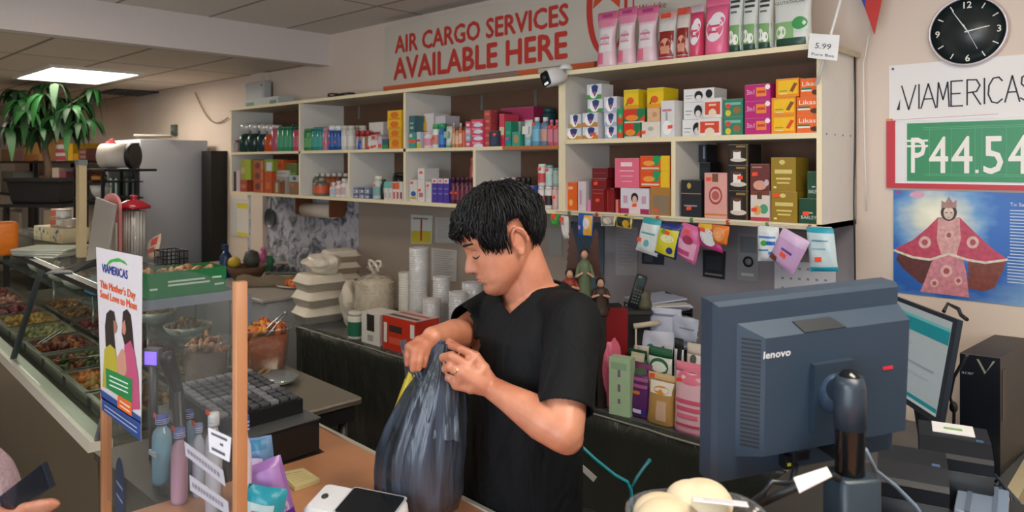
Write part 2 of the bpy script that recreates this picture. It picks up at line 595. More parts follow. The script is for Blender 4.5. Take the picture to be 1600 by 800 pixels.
# ================================================================== goods on the shelves
PLACES = {
 'B1U': ('high by the fridge', ZL_),
 'B1L': ('low by the fridge', ZB),
 'B2U': ('on the yellow box shelf', ZL_),
 'B2A': ('among the amber bottles', ZB),
 'B2B': ('in the teal box cubby', ZB),
 'B3U': ('on the shelf under the camera', ZL_),
 'B3A': ('in the cubby of purple boxes', ZB),
 'B3B': ('behind the man\'s head', ZB),
 'RU': ('below the pouches', ZR_),
 'RA': ('in the pink carton cubby', ZB),
 'RB': ('in the coffee box cubby', ZB),
 'TOP': ('on top of the shelving', ZT),
}
STK = M('f2512e', .6, emit=0)
GROUP = {'B1U': 'spray bottles and cans beside the fridge', 'B2U': 'toiletries on the second bay', 'TOP': 'pouches along the shelving top'}
def word(s):
 return s.strip().replace('  ', ' ')
def prints(mb, elems, x0, x1, z0, z1, y, eps=.0008):
 """flat printing on a box face that looks towards -Y"""
 w, h = x1 - x0, z1 - z0
 for i, e in enumerate(elems):
  yy = y - eps - i * .00008
  k = e[0]
  if k == 'r':
   _, a, b, c, d, col = e
   mb.poly([(x0 + a * w, yy, z0 + b * h), (x0 + c * w, yy, z0 + b * h), (x0 + c * w, yy, z0 + d * h), (x0 + a * w, yy, z0 + d * h)], M(col))
  elif k == 'e':
   _, a, b, ru, rv, col = e
   mb.poly([(x0 + (a + ru * math.cos(t * PI / 8)) * w, yy, z0 + (b + rv * math.sin(t * PI / 8)) * h) for t in range(16)], M(col))
  elif k == 'p':
   _, pts, col = e
   mb.poly([(x0 + a * w, yy, z0 + b * h) for a, b in pts], M(col))
  elif k == 't':
   _, s, a, b, hh, col = e[:6]
   wd = (e[6] * w) if len(e) > 6 else None
   mb.text(s, (x0 + a * w, yy, z0 + b * h), (1, 0, 0), (0, 0, 1), hh * h, M(col), width=wd)
def geo(place, x0, x1, yt, yb=None, back=0.0, zb=None):
 Y = YS + .018 + back
 a, b = onY(x0, 255, Y).x, onY(x1, 255, Y).x
 mid = (x0 + x1) / 2
 z0 = PLACES[place][1] if zb is None else zb
 if yb is not None:
  z0 = onY(mid, yb, Y).z
 z1 = onY(mid, yt, Y).z
 return Y, a + .0012, b - .0012, z0 + .0006, z1
def sticker(par, x, y, z, s=.011, name='price_sticker', tilt=.2):
 mb = MB()
 pts = [(x - s, y, z - s * .6), (x + s, y, z - s * .6 + tilt * s), (x + s, y, z + s * .7 + tilt * s), (x - s, y, z + s * .7)]
 mb.slab(pts, (0, -.0006, 0), STK)
 return mb.build(name, par)
TOPZ = {}
def carton(place, desc, x0, x1, yt, col, pr=(), dep=.12, back=0.0, on=None, st=None, key=None, side=None, name='carton', cat='box', group=None, tail=None, lid=None):
 Y, a, b, z0, z1 = geo(place, x0, x1, yt, None, back, TOPZ.get(on) if on else None)
 mb = MB()
 fm = M(col, .45)
 dep = min(dep, YW - .03 - Y)
 mb.box(a, b, Y, Y + dep, z0, z1, fm)
 prints(mb, pr, a, b, z0, z1, Y)
 if side:
  mb.poly([(b + .0006, Y, z0), (b + .0006, Y + dep, z0), (b + .0006, Y + dep, z1), (b + .0006, Y, z1)], M(side))
 if lid:
  mb.poly([(a, Y, z1 + .0005), (b, Y, z1 + .0005), (b, Y + dep, z1 + .0005), (a, Y + dep, z1 + .0005)], M(lid))
 mb.box(a + .002, b - .002, Y - .0006, Y, z1 - .0016, z1 - .0006, M('b0a898'))
 loc = ((a + b) / 2, Y + dep / 2, z0)
 lab = word('%s %s' % (desc, tail or PLACES[place][0]))
 if st:
  t = thing(name, loc, lab, cat, group)
  mb.build('box_body', t)
  sticker(t, a + st[0] * (b - a), Y - .002, z0 + st[1] * (z1 - z0), min(.012, (b - a) * .2))
  o = t
 else:
  o = tag(mb.build(name), lab, cat, group)
 if key:
  TOPZ[key] = z1
 return o
def bottle(place, desc, x0, x1, yt, col, cap='e8e8e6', shape='round', capf=.14, label=None, back=0.0, on=None, st=None, name='bottle', cat='bottle', group=None, neck=.45, clear=False, tail=None, key=None, capw=None):
 Y, a, b, z0, z1 = geo(place, x0, x1, yt, None, back, TOPZ.get(on) if on else None)
 r = (b - a) / 2
 cx, cy = (a + b) / 2, Y + r
 H = z1 - z0
 t = thing(name, (cx, cy, z0), word('%s %s' % (desc, tail or PLACES[place][0])), cat, group)
 bm = M(col, .25 if not clear else .1, trans=.5 if clear else 0)
 hb = H * (1 - capf)
 mb = MB()
 if shape == 'round':
  mb.lathe((cx, cy, z0), [(r * .93, 0), (r, H * .03), (r, hb * .8), (r * .85, hb * .9), (r * neck, hb), (r * neck, hb + H * .01)], bm, 18)
 elif shape == 'can':
  mb.lathe((cx, cy, z0), [(r * .92, 0), (r, H * .02), (r, hb * .97), (r * .88, hb)], bm, 18)
 elif shape == 'tube':   # squeeze tube standing on its cap
  rings = []
  for k, (f, w_, d_) in enumerate(((0.02, .8, .8), (.3, .95, .6), (.7, 1, .35), (1, 1.02, .05))):
   rings.append([Vector((cx + r * w_ * math.cos(q * PI / 8), cy + r * d_ * math.sin(q * PI / 8), z0 + H * capf + (H * (1 - capf)) * f)) for q in range(16)])
  mb.loft(rings, bm)
 elif shape == 'jug':
  mb.rbox(a, b, Y, Y + 2 * r * .7, z0, z0 + hb * .82, bm, r * .4)
  mb.lathe((cx, Y + r * .7, z0 + hb * .8), [(r * .8, 0), (r * neck, hb * .2)], bm, 16)
  cy = Y + r * .7
 bo = mb.build('body', t)
 cm = M(cap, .35)
 c = MB()
 cw = r * (capw if capw else (neck * 1.15 if shape in ('round', 'jug') else .9))
 if shape == 'tube':
  c.lathe((cx, cy, z0), [(r * .75, 0), (r * .8, H * capf + .002)], cm, 16)
 elif shape == 'can':
  c.lathe((cx, cy, z0 + hb), [(cw, 0), (cw, H * capf * .8), (cw * .8, H * capf), (.001, H * capf)], cm, 16)
 else:
  c.lathe((cx, cy, z0 + hb), [(cw, 0), (cw, H * capf * .9), (cw * .9, H * capf), (.001, H * capf)], cm, 16)
 c.build('cap', t)
 if label and shape != 'tube':
  l = MB()
  f0, f1 = .18, .68
  lr = r * 1.012
  d_ = .7 if shape == 'jug' else 1
  if shape == 'jug':
   l.box(a + .003, b - .003, Y - .001, Y, z0 + hb * .15, z0 + hb * .72, M(label, .5))
  else:
   rings = [[Vector((cx + lr * math.cos(q), cy + lr * math.sin(q), z0 + hb * f)) for q in [math.radians(-170 + 17 * k_) for k_ in range(14)]] for f in (f0, f1)]
   l.loft(rings, M(label, .5), closed=False, cap=False)
  l.build('label', bo)
 elif label:
  l = MB()
  l.box(a + r * .2, b - r * .2, Y - .001, Y + .002, z0 + H * .45, z0 + H * .75, M(label, .5))
  l.build('label', bo)
 if st:
  sticker(t, cx, cy - r - .003, z0 + H * st, min(.011, r * .6))
 if key:
  TOPZ[key] = z1
 return t
def spray(place, desc, x0, x1, yt, col, top='d2d2cf', back=0.0, group=None):
 Y, a, b, z0, z1 = geo(place, x0, x1, yt, None, back)
 r = (b - a) / 2
 cx, cy, H = (a + b) / 2, Y + r, z1 - z0
 t = thing('spray_bottle', (cx, cy, z0), word('%s %s' % (desc, PLACES[place][0])), 'bottle', group)
 MB().lathe((cx, cy, z0), [(r * .9, 0), (r, .004), (r, H * .5), (r * .75, H * .6), (r * .35, H * .66)], M(col, .25), 16).build('body', t)
 c = MB().lathe((cx, cy, z0 + H * .62), [(r * .5, 0), (r * .55, H * .12), (r * .8, H * .16), (r * .85, H * .3), (r * .5, H * .38), (.001, H * .38)], M(top, .3, .25), 16)
 c.box(cx - r * .95, cx + r * .2, cy - r * .25, cy + r * .25, z0 + H * .84, z0 + H * .95, M(top, .3, .25))
 c.build('spray_head', t)
 return t
def pouch(desc, px0, px1, yt, Yp, z0, col, top=None, pr=(), fill=.035, waist=0.0, name='stand_up_pouch', place='TOP', st=None, group=None, x01=None, tail=None, side='a'):
 """stand-up pouch: flat sealed top, swelling belly, broad foot"""
 if x01:
  a, b = x01
  z1 = yt
 else:
  a, b = onY(px0, 255, Yp).x, onY(px1, 255, Yp).x
  z1 = onY((px0 + px1) / 2, yt, Yp).z
 H, w = z1 - z0, (b - a)
 cx = (a + b) / 2
 cy = Yp + fill
 prof = ((0, .94, .85), (.05, .98, 1), (.25, .96 - waist, 1), (.5, .95 - waist * 1.5, .8), (.72, .97 - waist, .5), (.86, 1, .22), (.9, 1, .07), (1, 1, .05))
 n = 20
 def ring(f, wf_, df_):
  out = []
  for k in range(n):
   t_ = 2 * PI * k / n
   c_, s_ = math.cos(t_), math.sin(t_)
   ex = abs(c_) ** .6 * (1 if c_ >= 0 else -1)
   out.append(Vector((cx + w / 2 * wf_ * ex + .0015 * math.sin(9 * f + k), cy + fill * df_ * s_, z0 + f * H)))
  return out
 t = thing(name, (cx, cy, z0), word('%s %s' % (desc, tail or PLACES[place][0])), 'pouch', group)
 mb = MB()
 mb.loft([ring(*q) for q in prof[:6]], M(col, .3, bump=.15, scale=25))
 mb.loft([ring(*q) for q in prof[5:]], M(top or col, .35))
 for i, e in enumerate(pr):
  def at(u_, v_):
   import bisect
   f = v_
   for k in range(len(prof) - 1):
    if prof[k][0] <= f <= prof[k + 1][0]:
     q = (f - prof[k][0]) / (prof[k + 1][0] - prof[k][0])
     wf_ = prof[k][1] * (1 - q) + prof[k + 1][1] * q
     df_ = prof[k][2] * (1 - q) + prof[k + 1][2] * q
     break
   else:
    wf_, df_ = prof[-1][1:]
   x_ = (u_ - .5) * 2
   sd = math.sqrt(max(0, 1 - min(1, abs(x_)) ** (2 / .6)))
   return Vector((cx + w / 2 * wf_ * x_, cy - fill * df_ * sd - .0012 - i * .0002, z0 + f * H))
  if e[0] == 'r':
   _, u0, v0, u1, v1, c_ = e
   nu, nv = 8, 5
   vs = [at(u0 + (u1 - u0) * k / nu, v0 + (v1 - v0) * j / nv) for j in range(nv + 1) for k in range(nu + 1)]
   fs = [(j * (nu + 1) + k, j * (nu + 1) + k + 1, (j + 1) * (nu + 1) + k + 1, (j + 1) * (nu + 1) + k) for j in range(nv) for k in range(nu)]
   mb.add(vs, fs, M(c_, .35), True)
  elif e[0] == 'e':
   _, u0, v0, ru, rv, c_ = e
   c0 = at(u0, v0)
   mb.add([c0] + [at(u0 + ru * math.cos(k * PI / 8), v0 + rv * math.sin(k * PI / 8)) for k in range(16)], [(0, 1 + k, 1 + (k + 1) % 16) for k in range(16)], M(c_, .35), True)
  elif e[0] == 't':
   _, s, u0, v0, hh, c_ = e[:6]
   o_ = at(u0, v0)
   o_.y = cy - fill * 1.02 - .003
   mb.text(s, o_, (1, 0, 0), (0, 0, 1), hh * H, M(c_), width=(e[6] * w) if len(e) > 6 else None)
 mb.build('pouch_bag', t)
 if st:
  sticker(t, a + st[0] * w, cy - fill - .004, z0 + st[1] * H, .012)
 return t
spray('B1U', 'dark green spray bottle with silver head, first by the end', 369, 381, 192, '123a36', group=GROUP['B1U'])
spray('B1U', 'dark green spray bottle with silver head, second along', 382, 394, 192, '14322f', group=GROUP['B1U'])
spray('B1U', 'dark green spray bottle with silver head, next to the orange one', 397, 408.5, 193, '12383a', group=GROUP['B1U'])
spray('B1U', 'orange spray bottle with silver head', 409, 420, 194, 'c64a20', group=GROUP['B1U'])
bottle('B1U', 'small pale bottle with red base', 362.5, 367.5, 219, 'b8a8a0', 'a8463a')
bottle('B1U', 'pink aerosol can beside the orange spray bottle', 421, 430, 195, 'b0566a', 'c8c0c0', 'can')
for k, (a, n) in enumerate(((431, 'first'), (438.2, 'second'), (445.4, 'third'))):
 bottle('B1U', 'green aerosol can, %s from the pink one' % n, a, a + 7, 197, '2f8a62', '2a6a50', 'can', label='3b9a70', group='green aerosol cans')
bottle('B1U', 'rose coloured can at the bay divider', 454, 464.5, 197, 'b4485e', '1f4038', 'can', label='c05a6e')
bottle('B1U', 'black can behind the rose one', 452, 461, 193, '20302c', '20302c', 'can', back=.07)
carton('B1L', 'small dark packet by the end panel', 362.5, 368, 268, '4a4438')
carton('B1L', 'small white lidded packet', 369, 375, 266, 'cdb8c0', key='w1')
carton('B1L', 'red and orange box under the yellow green box', 375.5, 386, 281, 'a84a30', (('r', .1, .3, .8, .6, 'c87a58'),), key='o1')
carton('B1L', 'olive and lime box above the orange box', 375.5, 392, 249, '9a9a48', (('r', .5, 0, 1, 1, 'a0b020'), ('r', .08, .3, .45, .6, 'c0b080')), on='o1')
for k, (yt, on, nm) in enumerate(((283, None, 'bottom'), (267, 'q0', 'middle'), (251, 'q1', 'top'))):
 carton('B1L', 'orange tea box, %s one of the stack' % nm, 396, 412, yt, 'b9502c', (('e', .4, .5, .25, .3, '6a3a30'), ('r', .75, .1, .95, .9, 'c98060')), on=on, key='q%d' % k, group='orange tea box stack')
carton('B1L', 'tall orange carton by the tea stack', 413, 425, 268, 'c04f20', (('r', .2, .2, .8, .5, 'd0733a'),), key='o3')
carton('B1L', 'lime green box with pale square on the orange carton', 412.8, 427, 249, '8a9c34', (('r', .25, .05, .85, .75, 'ccd2d4'),), on='o3')
carton('B1L', 'brown jar box at the row\'s middle', 427, 438, 284, '8a5a3c', (('r', .3, .1, .7, .9, 'b8a890'),), key='bj')
carton('B1L', 'lower white tub carton', 430, 449, 276, 'a8a49a', (('r', .2, .2, .4, .8, '7a7a68'), ('r', .6, .2, .8, .8, '7a6a5c')), back=.04, key='wt')
carton('B1L', 'upper white tub carton', 430, 450, 266, 'c4c4c2', (('r', .1, .4, .9, .6, 'a0a4a4'),), on='wt', back=.04, key='wt2')
carton('B1L', 'orange packet on the white tub cartons', 430, 443, 250, 'c2552a', (('r', .2, .3, .8, .6, 'a84420'),), on='wt2', back=.04)
carton('B1L', 'dark green box beside the orange packet', 445, 464, 255, '5c7038', (('r', .4, .3, .9, .7, '7a9244'),), back=.06)
carton('B1L', 'brown cardboard box in the corner', 453, 466, 284, '8a6448', (('r', .1, .6, .5, .9, 'b86a4a'),), key='bc')
carton('B1L', 'grey white packet on the brown cardboard box', 452, 467, 274, 'a8b2b4', (('e', .55, .5, .2, .3, '40566a'),), on='bc')
for k, (a, n, c_) in enumerate(((473, 'first', '2f7a40'), (478.6, 'second', '3f9048'))):
 bottle('B2U', 'green can, %s from the divider' % n, a, a + 5.4, 201, c_, '35804a', 'can', label='58a060')
for k, (a, n) in enumerate(((484.6, 'first'), (492.6, 'second'))):
 bottle('B2U', 'teal can, %s of two' % n, a, a + 7.8, 199, '2d8a86', '2a7a76', 'can', label='3a9a90')
bottle('B2U', 'pink slim can beside the teal cans', 502, 508.5, 200, 'c07a92', 'c08aa0', 'can', st=.3)
for k, (a, n) in enumerate(((510, 'first'), (520, 'second'))):
 bottle('B2U', 'blue and white aerosol can, %s of two' % n, a, a + 9, 196, '1f4f96', 'dce2e6', 'can', capf=.2, label='2a62a8', st=.3)
for k, (a, n) in enumerate(((530.5, 'first'), (540, 'second'), (549.5, 'third'), (558, 'fourth'))):
 bottle('B2U', 'silver white aerosol can, %s from the blue cans' % n, a, a + 8, 196, 'c4c2bc', 'c9c4b8', 'can', capf=.15, group='silver white aerosol cans', back=.0 if k < 2 else .09, label='d8d4ce')
for k, (a, n) in enumerate(((551, 'first'), (559.5, 'second'), (568, 'third'))):
 bottle('B2U', 'small clear bottle with red cap, %s in the row' % n, a, a + 6.5, 204, 'b9a79c', 'b02a34', 'round', capf=.3, neck=.7, back=.045)
bottle('B2U', 'small bright blue bottle at the shelf front', 556, 563, 217, '2456b4', '2f6fc0', 'round', capf=.25, neck=.6)
carton('B2U', 'tiny brown and white box', 564, 570.5, 213, 'b08a70', (('r', .4, .1, .9, .9, 'e0dcd6'),))
bottle('B2U', 'white tube in front of the red caps', 571, 577, 212, 'e0dedb', 'd9442e', 'tube', st=.2)
carton('B2U', 'low white and red packet', 577.5, 590, 219, 'ddd6d2', (('r', .1, .1, .5, .4, 'd8503a'),), key='lp', st=(.7, .3))
carton('B2U', 'pink and grey packet above the low white one', 579, 589, 211, 'd8a49c', (('r', .2, .2, .7, .8, 'b04a4a'),), on='lp')
carton('B2U', 'navy and green small box by the yellow stack', 597, 606.5, 217, '2a5a68', (('r', 0, 0, 1, .4, '2f8a3c'),))
carton('B2U', 'white and mauve packet by the navy box', 590.5, 596.7, 213, 'c8b8cc', (('r', .1, .1, .9, .4, 'e0543a'),), key='wm')
carton('B2U', 'white medicine box with red lettering bars', 576.5, 599, 191, 'd9d4ce', (('r', .1, .55, .8, .65, 'b8564c'), ('r', .1, .3, .8, .4, 'b8564c')), back=.12, dep=.08, tail='at the back of the yellow box shelf')
for k, (yt, a, on) in enumerate(((215, 608, None), (201.5, 607, 'y0'), (187, 605, 'y1'), (172.5, 605.5, 'y2'))):
 carton('B2U', ('lowest', 'second lowest', 'second highest', 'topmost')[k] + ' yellow soap box of the stack', a, 627.5, yt, 'e0a818' if k < 2 else 'ecb80e', (('e', .5, .5, .3, .34, 'd9701c'), ('r', .1, .02, .9, .2, 'e8882a' if k < 2 else 'd98c10')), on=on, key='y%d' % k, group='yellow soap box stack')
for k in range(6):
 a = 485 + k * 9
 c_ = ('8a8a70', '8f8c7c', 'b5561c', 'a84e1c', '7a5038', '6a5c50')[k]
 bottle('B2A', '%s bottle with white cap, %s in the back row' % (('clear olive', 'clear grey', 'amber', 'dark amber', 'brown', 'smoky')[k], ('first', 'second', 'third', 'fourth', 'fifth', 'sixth')[k]), a, a + 8.6, 271, c_, 'c9c3bc', 'round', capf=.14, back=.07, clear=True, label='b8682c' if k in (2, 3) else None)
bottle('B2A', 'large clear round bottle with slanted orange band', 484, 499, 279, '98907c', 'b0a898', 'round', neck=.3, label='d05a34', clear=True)
bottle('B2A', 'small white bottle with red dot, beside the amber one', 512, 520, 285, 'cfcfca', 'dcd9d4', 'round', capf=.25, label='b4b8c4')
for k in range(2):
 bottle('B2A', 'white aspirin bottle with red sticker, %s' % ('nearer the bay middle', 'nearer the cubby wall')[k], 520.8 + k * 8.4, 528.8 + k * 8.4, 283 - k * 4, 'dfdad6', 'd8d4d0', 'round', capf=.2, neck=.6, label='c8a8a8', st=.75)
bottle('B2A', 'slim white tube touching the cubby wall', 538, 543, 282, 'd9d6d4', 'b8b2ac', 'can')
for c in range(3):
 for r_ in range(2):
  carton('B2B', '%s blue and white tin box in column %s of three' % (('lower', 'upper')[r_], ('one', 'two', 'three')[c]), 552 + c * 8.6, 560 + c * 8.6, (303, 293)[r_], '7a88a8' if (c + r_) % 2 else '56648a', (('r', .1, .2, .9, .6, 'dad4d6'), ('r', .15, .3, .5, .5, '4a5878')), on=('tb%d' % c) if r_ else None, key=('tb%d' % c) if not r_ else None, group='small blue and white tin boxes')
bottle('B2B', 'white bottle with pale teal label and large round cap', 578.5, 590.5, 275, 'c4ccc8', 'e4dccc', 'round', capf=.2, neck=.6, label='80a8a4', st=.6)
bottle('B2B', 'slim black bottle', 592, 599, 280, '14251f', '20302a', 'round', neck=.5)
for k in range(2):
 carton('B2B', 'teal topped white box, %s of two' % ('first', 'second')[k], 600 + k * 6.6, 606.2 + k * 6.6, 284, 'd9d6d2', (('r', 0, .65, 1, 1, '6ab8a8'), ('r', .2, .1, .7, .4, 'c8b8b8')))
for k in range(3):
 carton('B2B', 'white vitamin box with orange top, %s from the teal boxes' % ('first', 'second', 'third')[k], 613.4 + k * 5.5, 618.6 + k * 5.5, 284, 'dedad6', (('r', 0, .6, 1, .95, ('e05a2a', 'e8632e', 'd9d4cf')[k]), ('r', .2, .08, .75, .45, ('d84a3a', 'c43a30', '8a2a4a')[k])))
bottle('B2B', 'black dome shaped jar at the back', 607, 626, 270, '16181a', '1a1c1e', 'can', back=.16, name='jar', cat='jar')
carton('B3U', 'teal and orange striped box against the divider', 638.5, 650, 207, '3f9a90', (('r', 0, .35, 1, .55, 'd9653c'), ('r', .1, .7, .5, .9, 'd0d8cc')), key='t0', st=(.5, .45))
carton('B3U', 'dark teal narrow box on the striped one', 639, 648, 181, '3d6670', (('r', .2, .5, .8, .6, '9ac0b4'), ('r', .2, .2, .8, .35, '9ac0b4')), on='t0')
carton('B3U', 'tiny yellow and white box', 651, 657, 206, 'c8d2da', (('r', 0, 0, 1, .3, 'c8c020'), ('r', 0, .4, 1, .55, 'd8503a')))
bottle('B3U', 'yellow round jar with orange band behind', 649, 661, 181, 'd8a418', 'e0b428', 'can', back=.06, capf=.2, label='d0701c', name='jar', cat='jar')
bottle('B3U', 'white and pink deodorant bottle', 658.5, 671, 206, 'e0d6d4', 'd9c0c4', 'round', capf=.12, neck=.8, label='d88a9c')
carton('B3U', 'tall white box behind the green capped bottles', 662, 678, 177, 'dad2d0', (('r', .1, .3, .6, .36, 'b09aa4'),), back=.09)
carton('B3U', 'shorter pale grey box behind the green capped bottles', 680, 696, 181, 'c9c4cc', (('r', .1, .3, .9, .36, '8a8494'),), back=.09)
bottle('B3U', 'white bottle with green cap', 672.5, 682, 194, 'd9e0da', '3fa458', 'round', capf=.2, neck=.8, label='d08a7a', st=.4)
bottle('B3U', 'blue bottle with green cap', 682.5, 691.5, 193, '2a62b0', '2f9a68', 'round', capf=.22, neck=.85, label='3a80c8')
bottle('B3U', 'white tube with green leaf print', 692.5, 702, 197, 'cfd8cc', '6aa880', 'tube', label='9ac0a0', capf=.1)
for k in range(4):
 bottle('B3U', 'orange cologne bottle, %s from the green tube' % ('first', 'second', 'third', 'fourth')[k], 704.5 + k * 5.3, 709.6 + k * 5.3, 192 + (k % 2) * 6, ('b87a58', 'c88a5a', 'c4603c', 'c8704c')[k], ('c8a888', '5a5a68', 'c8b8a8', '4a5060')[k], 'round', capf=.16, label=('d8a88a', 'e0b890', 'e8c0b0', 'e0583a')[k], group='orange cologne bottles')
for k in range(4):
 carton('B3U', 'small pink box, %s in the narrow column' % ('lowest', 'second lowest', 'second highest', 'topmost')[k], 727, 735.5, (220.5, 210.5, 200.5, 190)[k], ('d4566a', '8fb4d0', 'd9a0ac', 'd84a62')[k], (('r', .2, .3, .8, .7, 'e8d4d8'),), on='n%d' % (k - 1) if k else None, key='n%d' % k)
for k in range(4):
 carton('B3U', 'pink soap box, %s in the wide column' % ('lowest', 'second lowest', 'second highest', 'topmost')[k], 736, 755, (218, 207.5, 197, 186.5)[k], 'd84868', (('e', .6, .15, .4, .3, 'dce0ee'), ('r', .1, .45, .8, .65, 'e8a4b4')), on='s%d' % (k - 1) if k else None, key='s%d' % k, group='pink and white soap boxes')
for k in range(5):
 carton('B3U', 'small red carton, %s of the tall column' % ('lowest', 'second', 'third', 'fourth', 'topmost')[k], 756, 767, (217.5, 206, 195, 184, 172.5)[k], 'b84a46', (('r', .2, .3, .8, .7, 'd07a6a'),), on='r%d' % (k - 1) if k else None, key='r%d' % k, back=.02, group='column of small red cartons')
carton('B3U', 'tall maroon box', 768, 777, 174, '7a2a34', (('r', .2, .3, .8, .6, '8c3a44'),), back=.05)
carton('B3U', 'small navy box with red sticker', 764, 779, 204.5, '2c3a50', (('e', .5, .4, .3, .3, '3c4c66'),), st=(.6, .75), dep=.05, tail='at the front of the shelf under the security camera')
carton('B3U', 'pink box stack front with red circle', 780, 788, 178, 'd84a60', (('r', 0, .35, 1, .6, 'e8c8a0'), ('e', .5, .15, .4, .15, 'd0204a')), back=.02)
carton('B3U', 'green slanting carton', 789, 799, 190, '2a9474', (('r', .1, .1, .9, .35, '2a86a8'), ('r', .2, .5, .8, .6, '56b090')), back=.02, st=(.4, .3))
carton('B3U', 'low teal and brown carton', 800, 813, 206, '38a08a', (('e', .5, .5, .3, .3, 'c08a60'),))
carton('B3U', 'grey patterned carton behind the low teal one', 800, 814, 190, 'a8b0a8', (('r', .2, .6, .8, .8, '8a948c'),), back=.08)
bottle('B3U', 'white tube with aqua lower half', 814.5, 827, 187, 'dcdcd6', '9ac4d0', 'tube', capf=.3, label='e4e4dc')
for k in range(2):
 bottle('B3U', '%s mouthwash bottle with white cap' % ('light blue', 'steel blue')[k], 828 + k * 13.2, 840.5 + k * 13.2, 183, ('5a98b8', '6a7a94')[k], 'e0ded8', 'round', capf=.14, label=('78b4cc', 'c89484')[k], st=.75 if k == 0 else None)
for k in range(2):
 bottle('B3U', 'rose pink lotion bottle, %s' % ('by the blue ones', 'in the corner')[k], 855.5 + k * 8.8, 863.8 + k * 8.8, 187, 'c4627a', 'd8788c', 'jug', capf=.14, label='d08090', st=.7)
carton('B3U', 'wide magenta box at the back', 783, 834, 168, 'b03060', (('r', .1, .3, .9, .7, 'c84878'),), back=.2, dep=.08)
bottle('B3U', 'dark teal tub at the back by the camera', 842, 860, 168, '2a4c50', '24444a', 'can', back=.2, name='jar', cat='jar')
carton('B3A', 'white box with blue swoosh by the divider', 640, 652, 281, 'ddd8d2', (('e', .5, .35, .35, .12, '3a60a8'), ('r', .1, .1, .9, .2, 'd8a838')), st=(.3, .85))
carton('B3A', 'white box with red mark below the tall one', 652.5, 663.5, 280, 'e0dad6', (('r', .2, .2, .8, .4, 'c8707a'),), key='a1', st=(.3, .5))
carton('B3A', 'narrow white box standing on another', 653, 663, 263, 'e2dedb', (('r', .2, .5, .8, .6, 'd84a3a'),), on='a1', st=(.5, .6))
carton('B3A', 'plain white box left of the purple ones', 665, 674, 284, 'dcd8d4', (('r', .2, .2, .4, .8, 'c8c8d0'),), st=(.4, .8))
for k in range(3):
 carton('B3A', 'purple box with white top, %s of three' % ('first', 'second', 'third')[k], 674.8 + k * 9, 683.5 + k * 9, 279, '4c3c9c', (('r', 0, .8, 1, 1, 'd9d4dc'), ('r', .15, .55, .85, .6, '8a80c0'), ('r', .15, .35, .85, .4, '8a80c0')), st=(.5, .88), group='purple boxes with white tops')
for k in range(5):
 bottle('B3A', 'dark maroon medicine bottle, %s from the purple boxes' % ('first', 'second', 'third', 'fourth', 'fifth')[k], 702.5 + k * 7, 709 + k * 7, 277, '5a2038', '4a1c30', 'round', capf=.2, neck=.55, label='7a2c44', st=.4 if k < 2 else None, group='dark maroon medicine bottles')
bottle('B3A', 'tall slim red bottle by the cubby wall', 731.5, 739, 246, 'a84050', 'c85a50', 'round', back=.05, neck=.6, st=.55)
for k in range(6):
 bottle('B3B', 'low black jar with grey lid, %s in the row' % ('first', 'second', 'third', 'fourth', 'fifth', 'sixth')[k], 780 + k * 8, 787.2 + k * 8, 277, '1c1c20', ('c0b0b4' if k < 3 else '2a2428'), 'can', capf=.25, back=.1, name='jar', cat='jar', group='low black jars')
for k in range(2):
 carton('B3B', '%s slim box near the white bottles' % ('red and blue', 'indigo')[k], 820 + k * 8, 827 + k * 8, 290, ('6a5aa0', '5060b0')[k], (('r', .1, .5, .9, .8, 'c84a48'),), st=(.5, .8))
for k in range(3):
 bottle('B3B', '%s vitamin bottle in the front row' % ('white and black', 'black labelled white', 'pale pink')[k], (838, 848.5, 860)[k], (847.5, 859, 871)[k], 291, ('d8cccc', 'dcd8d4', 'd8b0b0')[k], ('d8d4d0', 'e0dcd8', 'd0a8a8')[k], 'can', label=('c87a78', '2a2628', 'd8b8b6')[k], key='vb%d' % k, st=.5 if k != 1 else None)
for k in range(3):
 bottle('B3B', '%s bottle stacked on the front row' % ('white red labelled', 'aqua labelled', 'grey green')[k], (837.5, 849.5, 861)[k], (848.5, 860, 871)[k], (256, 258, 262)[k], ('dcd6d2', 'c8d8d4', '9ab0a8')[k], ('e0dcd8', '7aa8a8', '6a8a80')[k], 'can', label=('c8464a', 'b8d0c8', 'a0b4ac')[k], on='vb%d' % k, st=.75 if k < 2 else None)
HEART = ('p', [(.3, .85), (.45, .95), (.62, .95), (.78, .85), (.72, .5), (.54, .15), (.36, .5)], '27407c')
def soap(desc, x0, x1, yt, foot, on=None, key=None, back=0.0, st=None):
 carton('RU', desc, x0, x1, yt, 'dcdde2', (('r', 0, 0, 1, .3, foot), ('e', .45, .5, .3, .45, 'ffffff'), HEART, ('r', .45, .3, .62, .5, 'c05a6a')), dep=.1, on=on, key=key, back=back, st=st, name='soap_box')
soap('soap box with gold foot, bottom row, nearest the divider', 883, 908, 200, 'd09a30', key='g1')
soap('soap box with gold foot, bottom row, beside its twin', 910.5, 935, 198, 'd0862c', key='g2', st=(.75, .35))
soap('soap box with gold foot, second row, nearest the divider', 890, 907.5, 178.5, 'd09a30', on='g1', key='g3')
soap('soap box with gold foot, second row, beside its twin', 910, 934, 176, 'd0862c', on='g2', key='g4')
soap('soap box with green foot, third row', 918, 942, 155, '4a9a4a', on='g4', key='g5', back=.02)
soap('soap box with green foot, top of the pile', 917, 940, 131.5, '4a9a4a', on='g5', back=.02)
soap('soap box with pale blue front, bottom of its pile', 945, 964, 197, '9ab0cc', key='g6', back=.01)
soap('soap box with pale blue front, middle of its pile', 944, 963.5, 176, 'a8b8d0', on='g6', key='g7', back=.01)
soap('soap box with pale blue front, top of its pile', 943.5, 964, 151, 'b8b4cc', on='g7', back=.01)
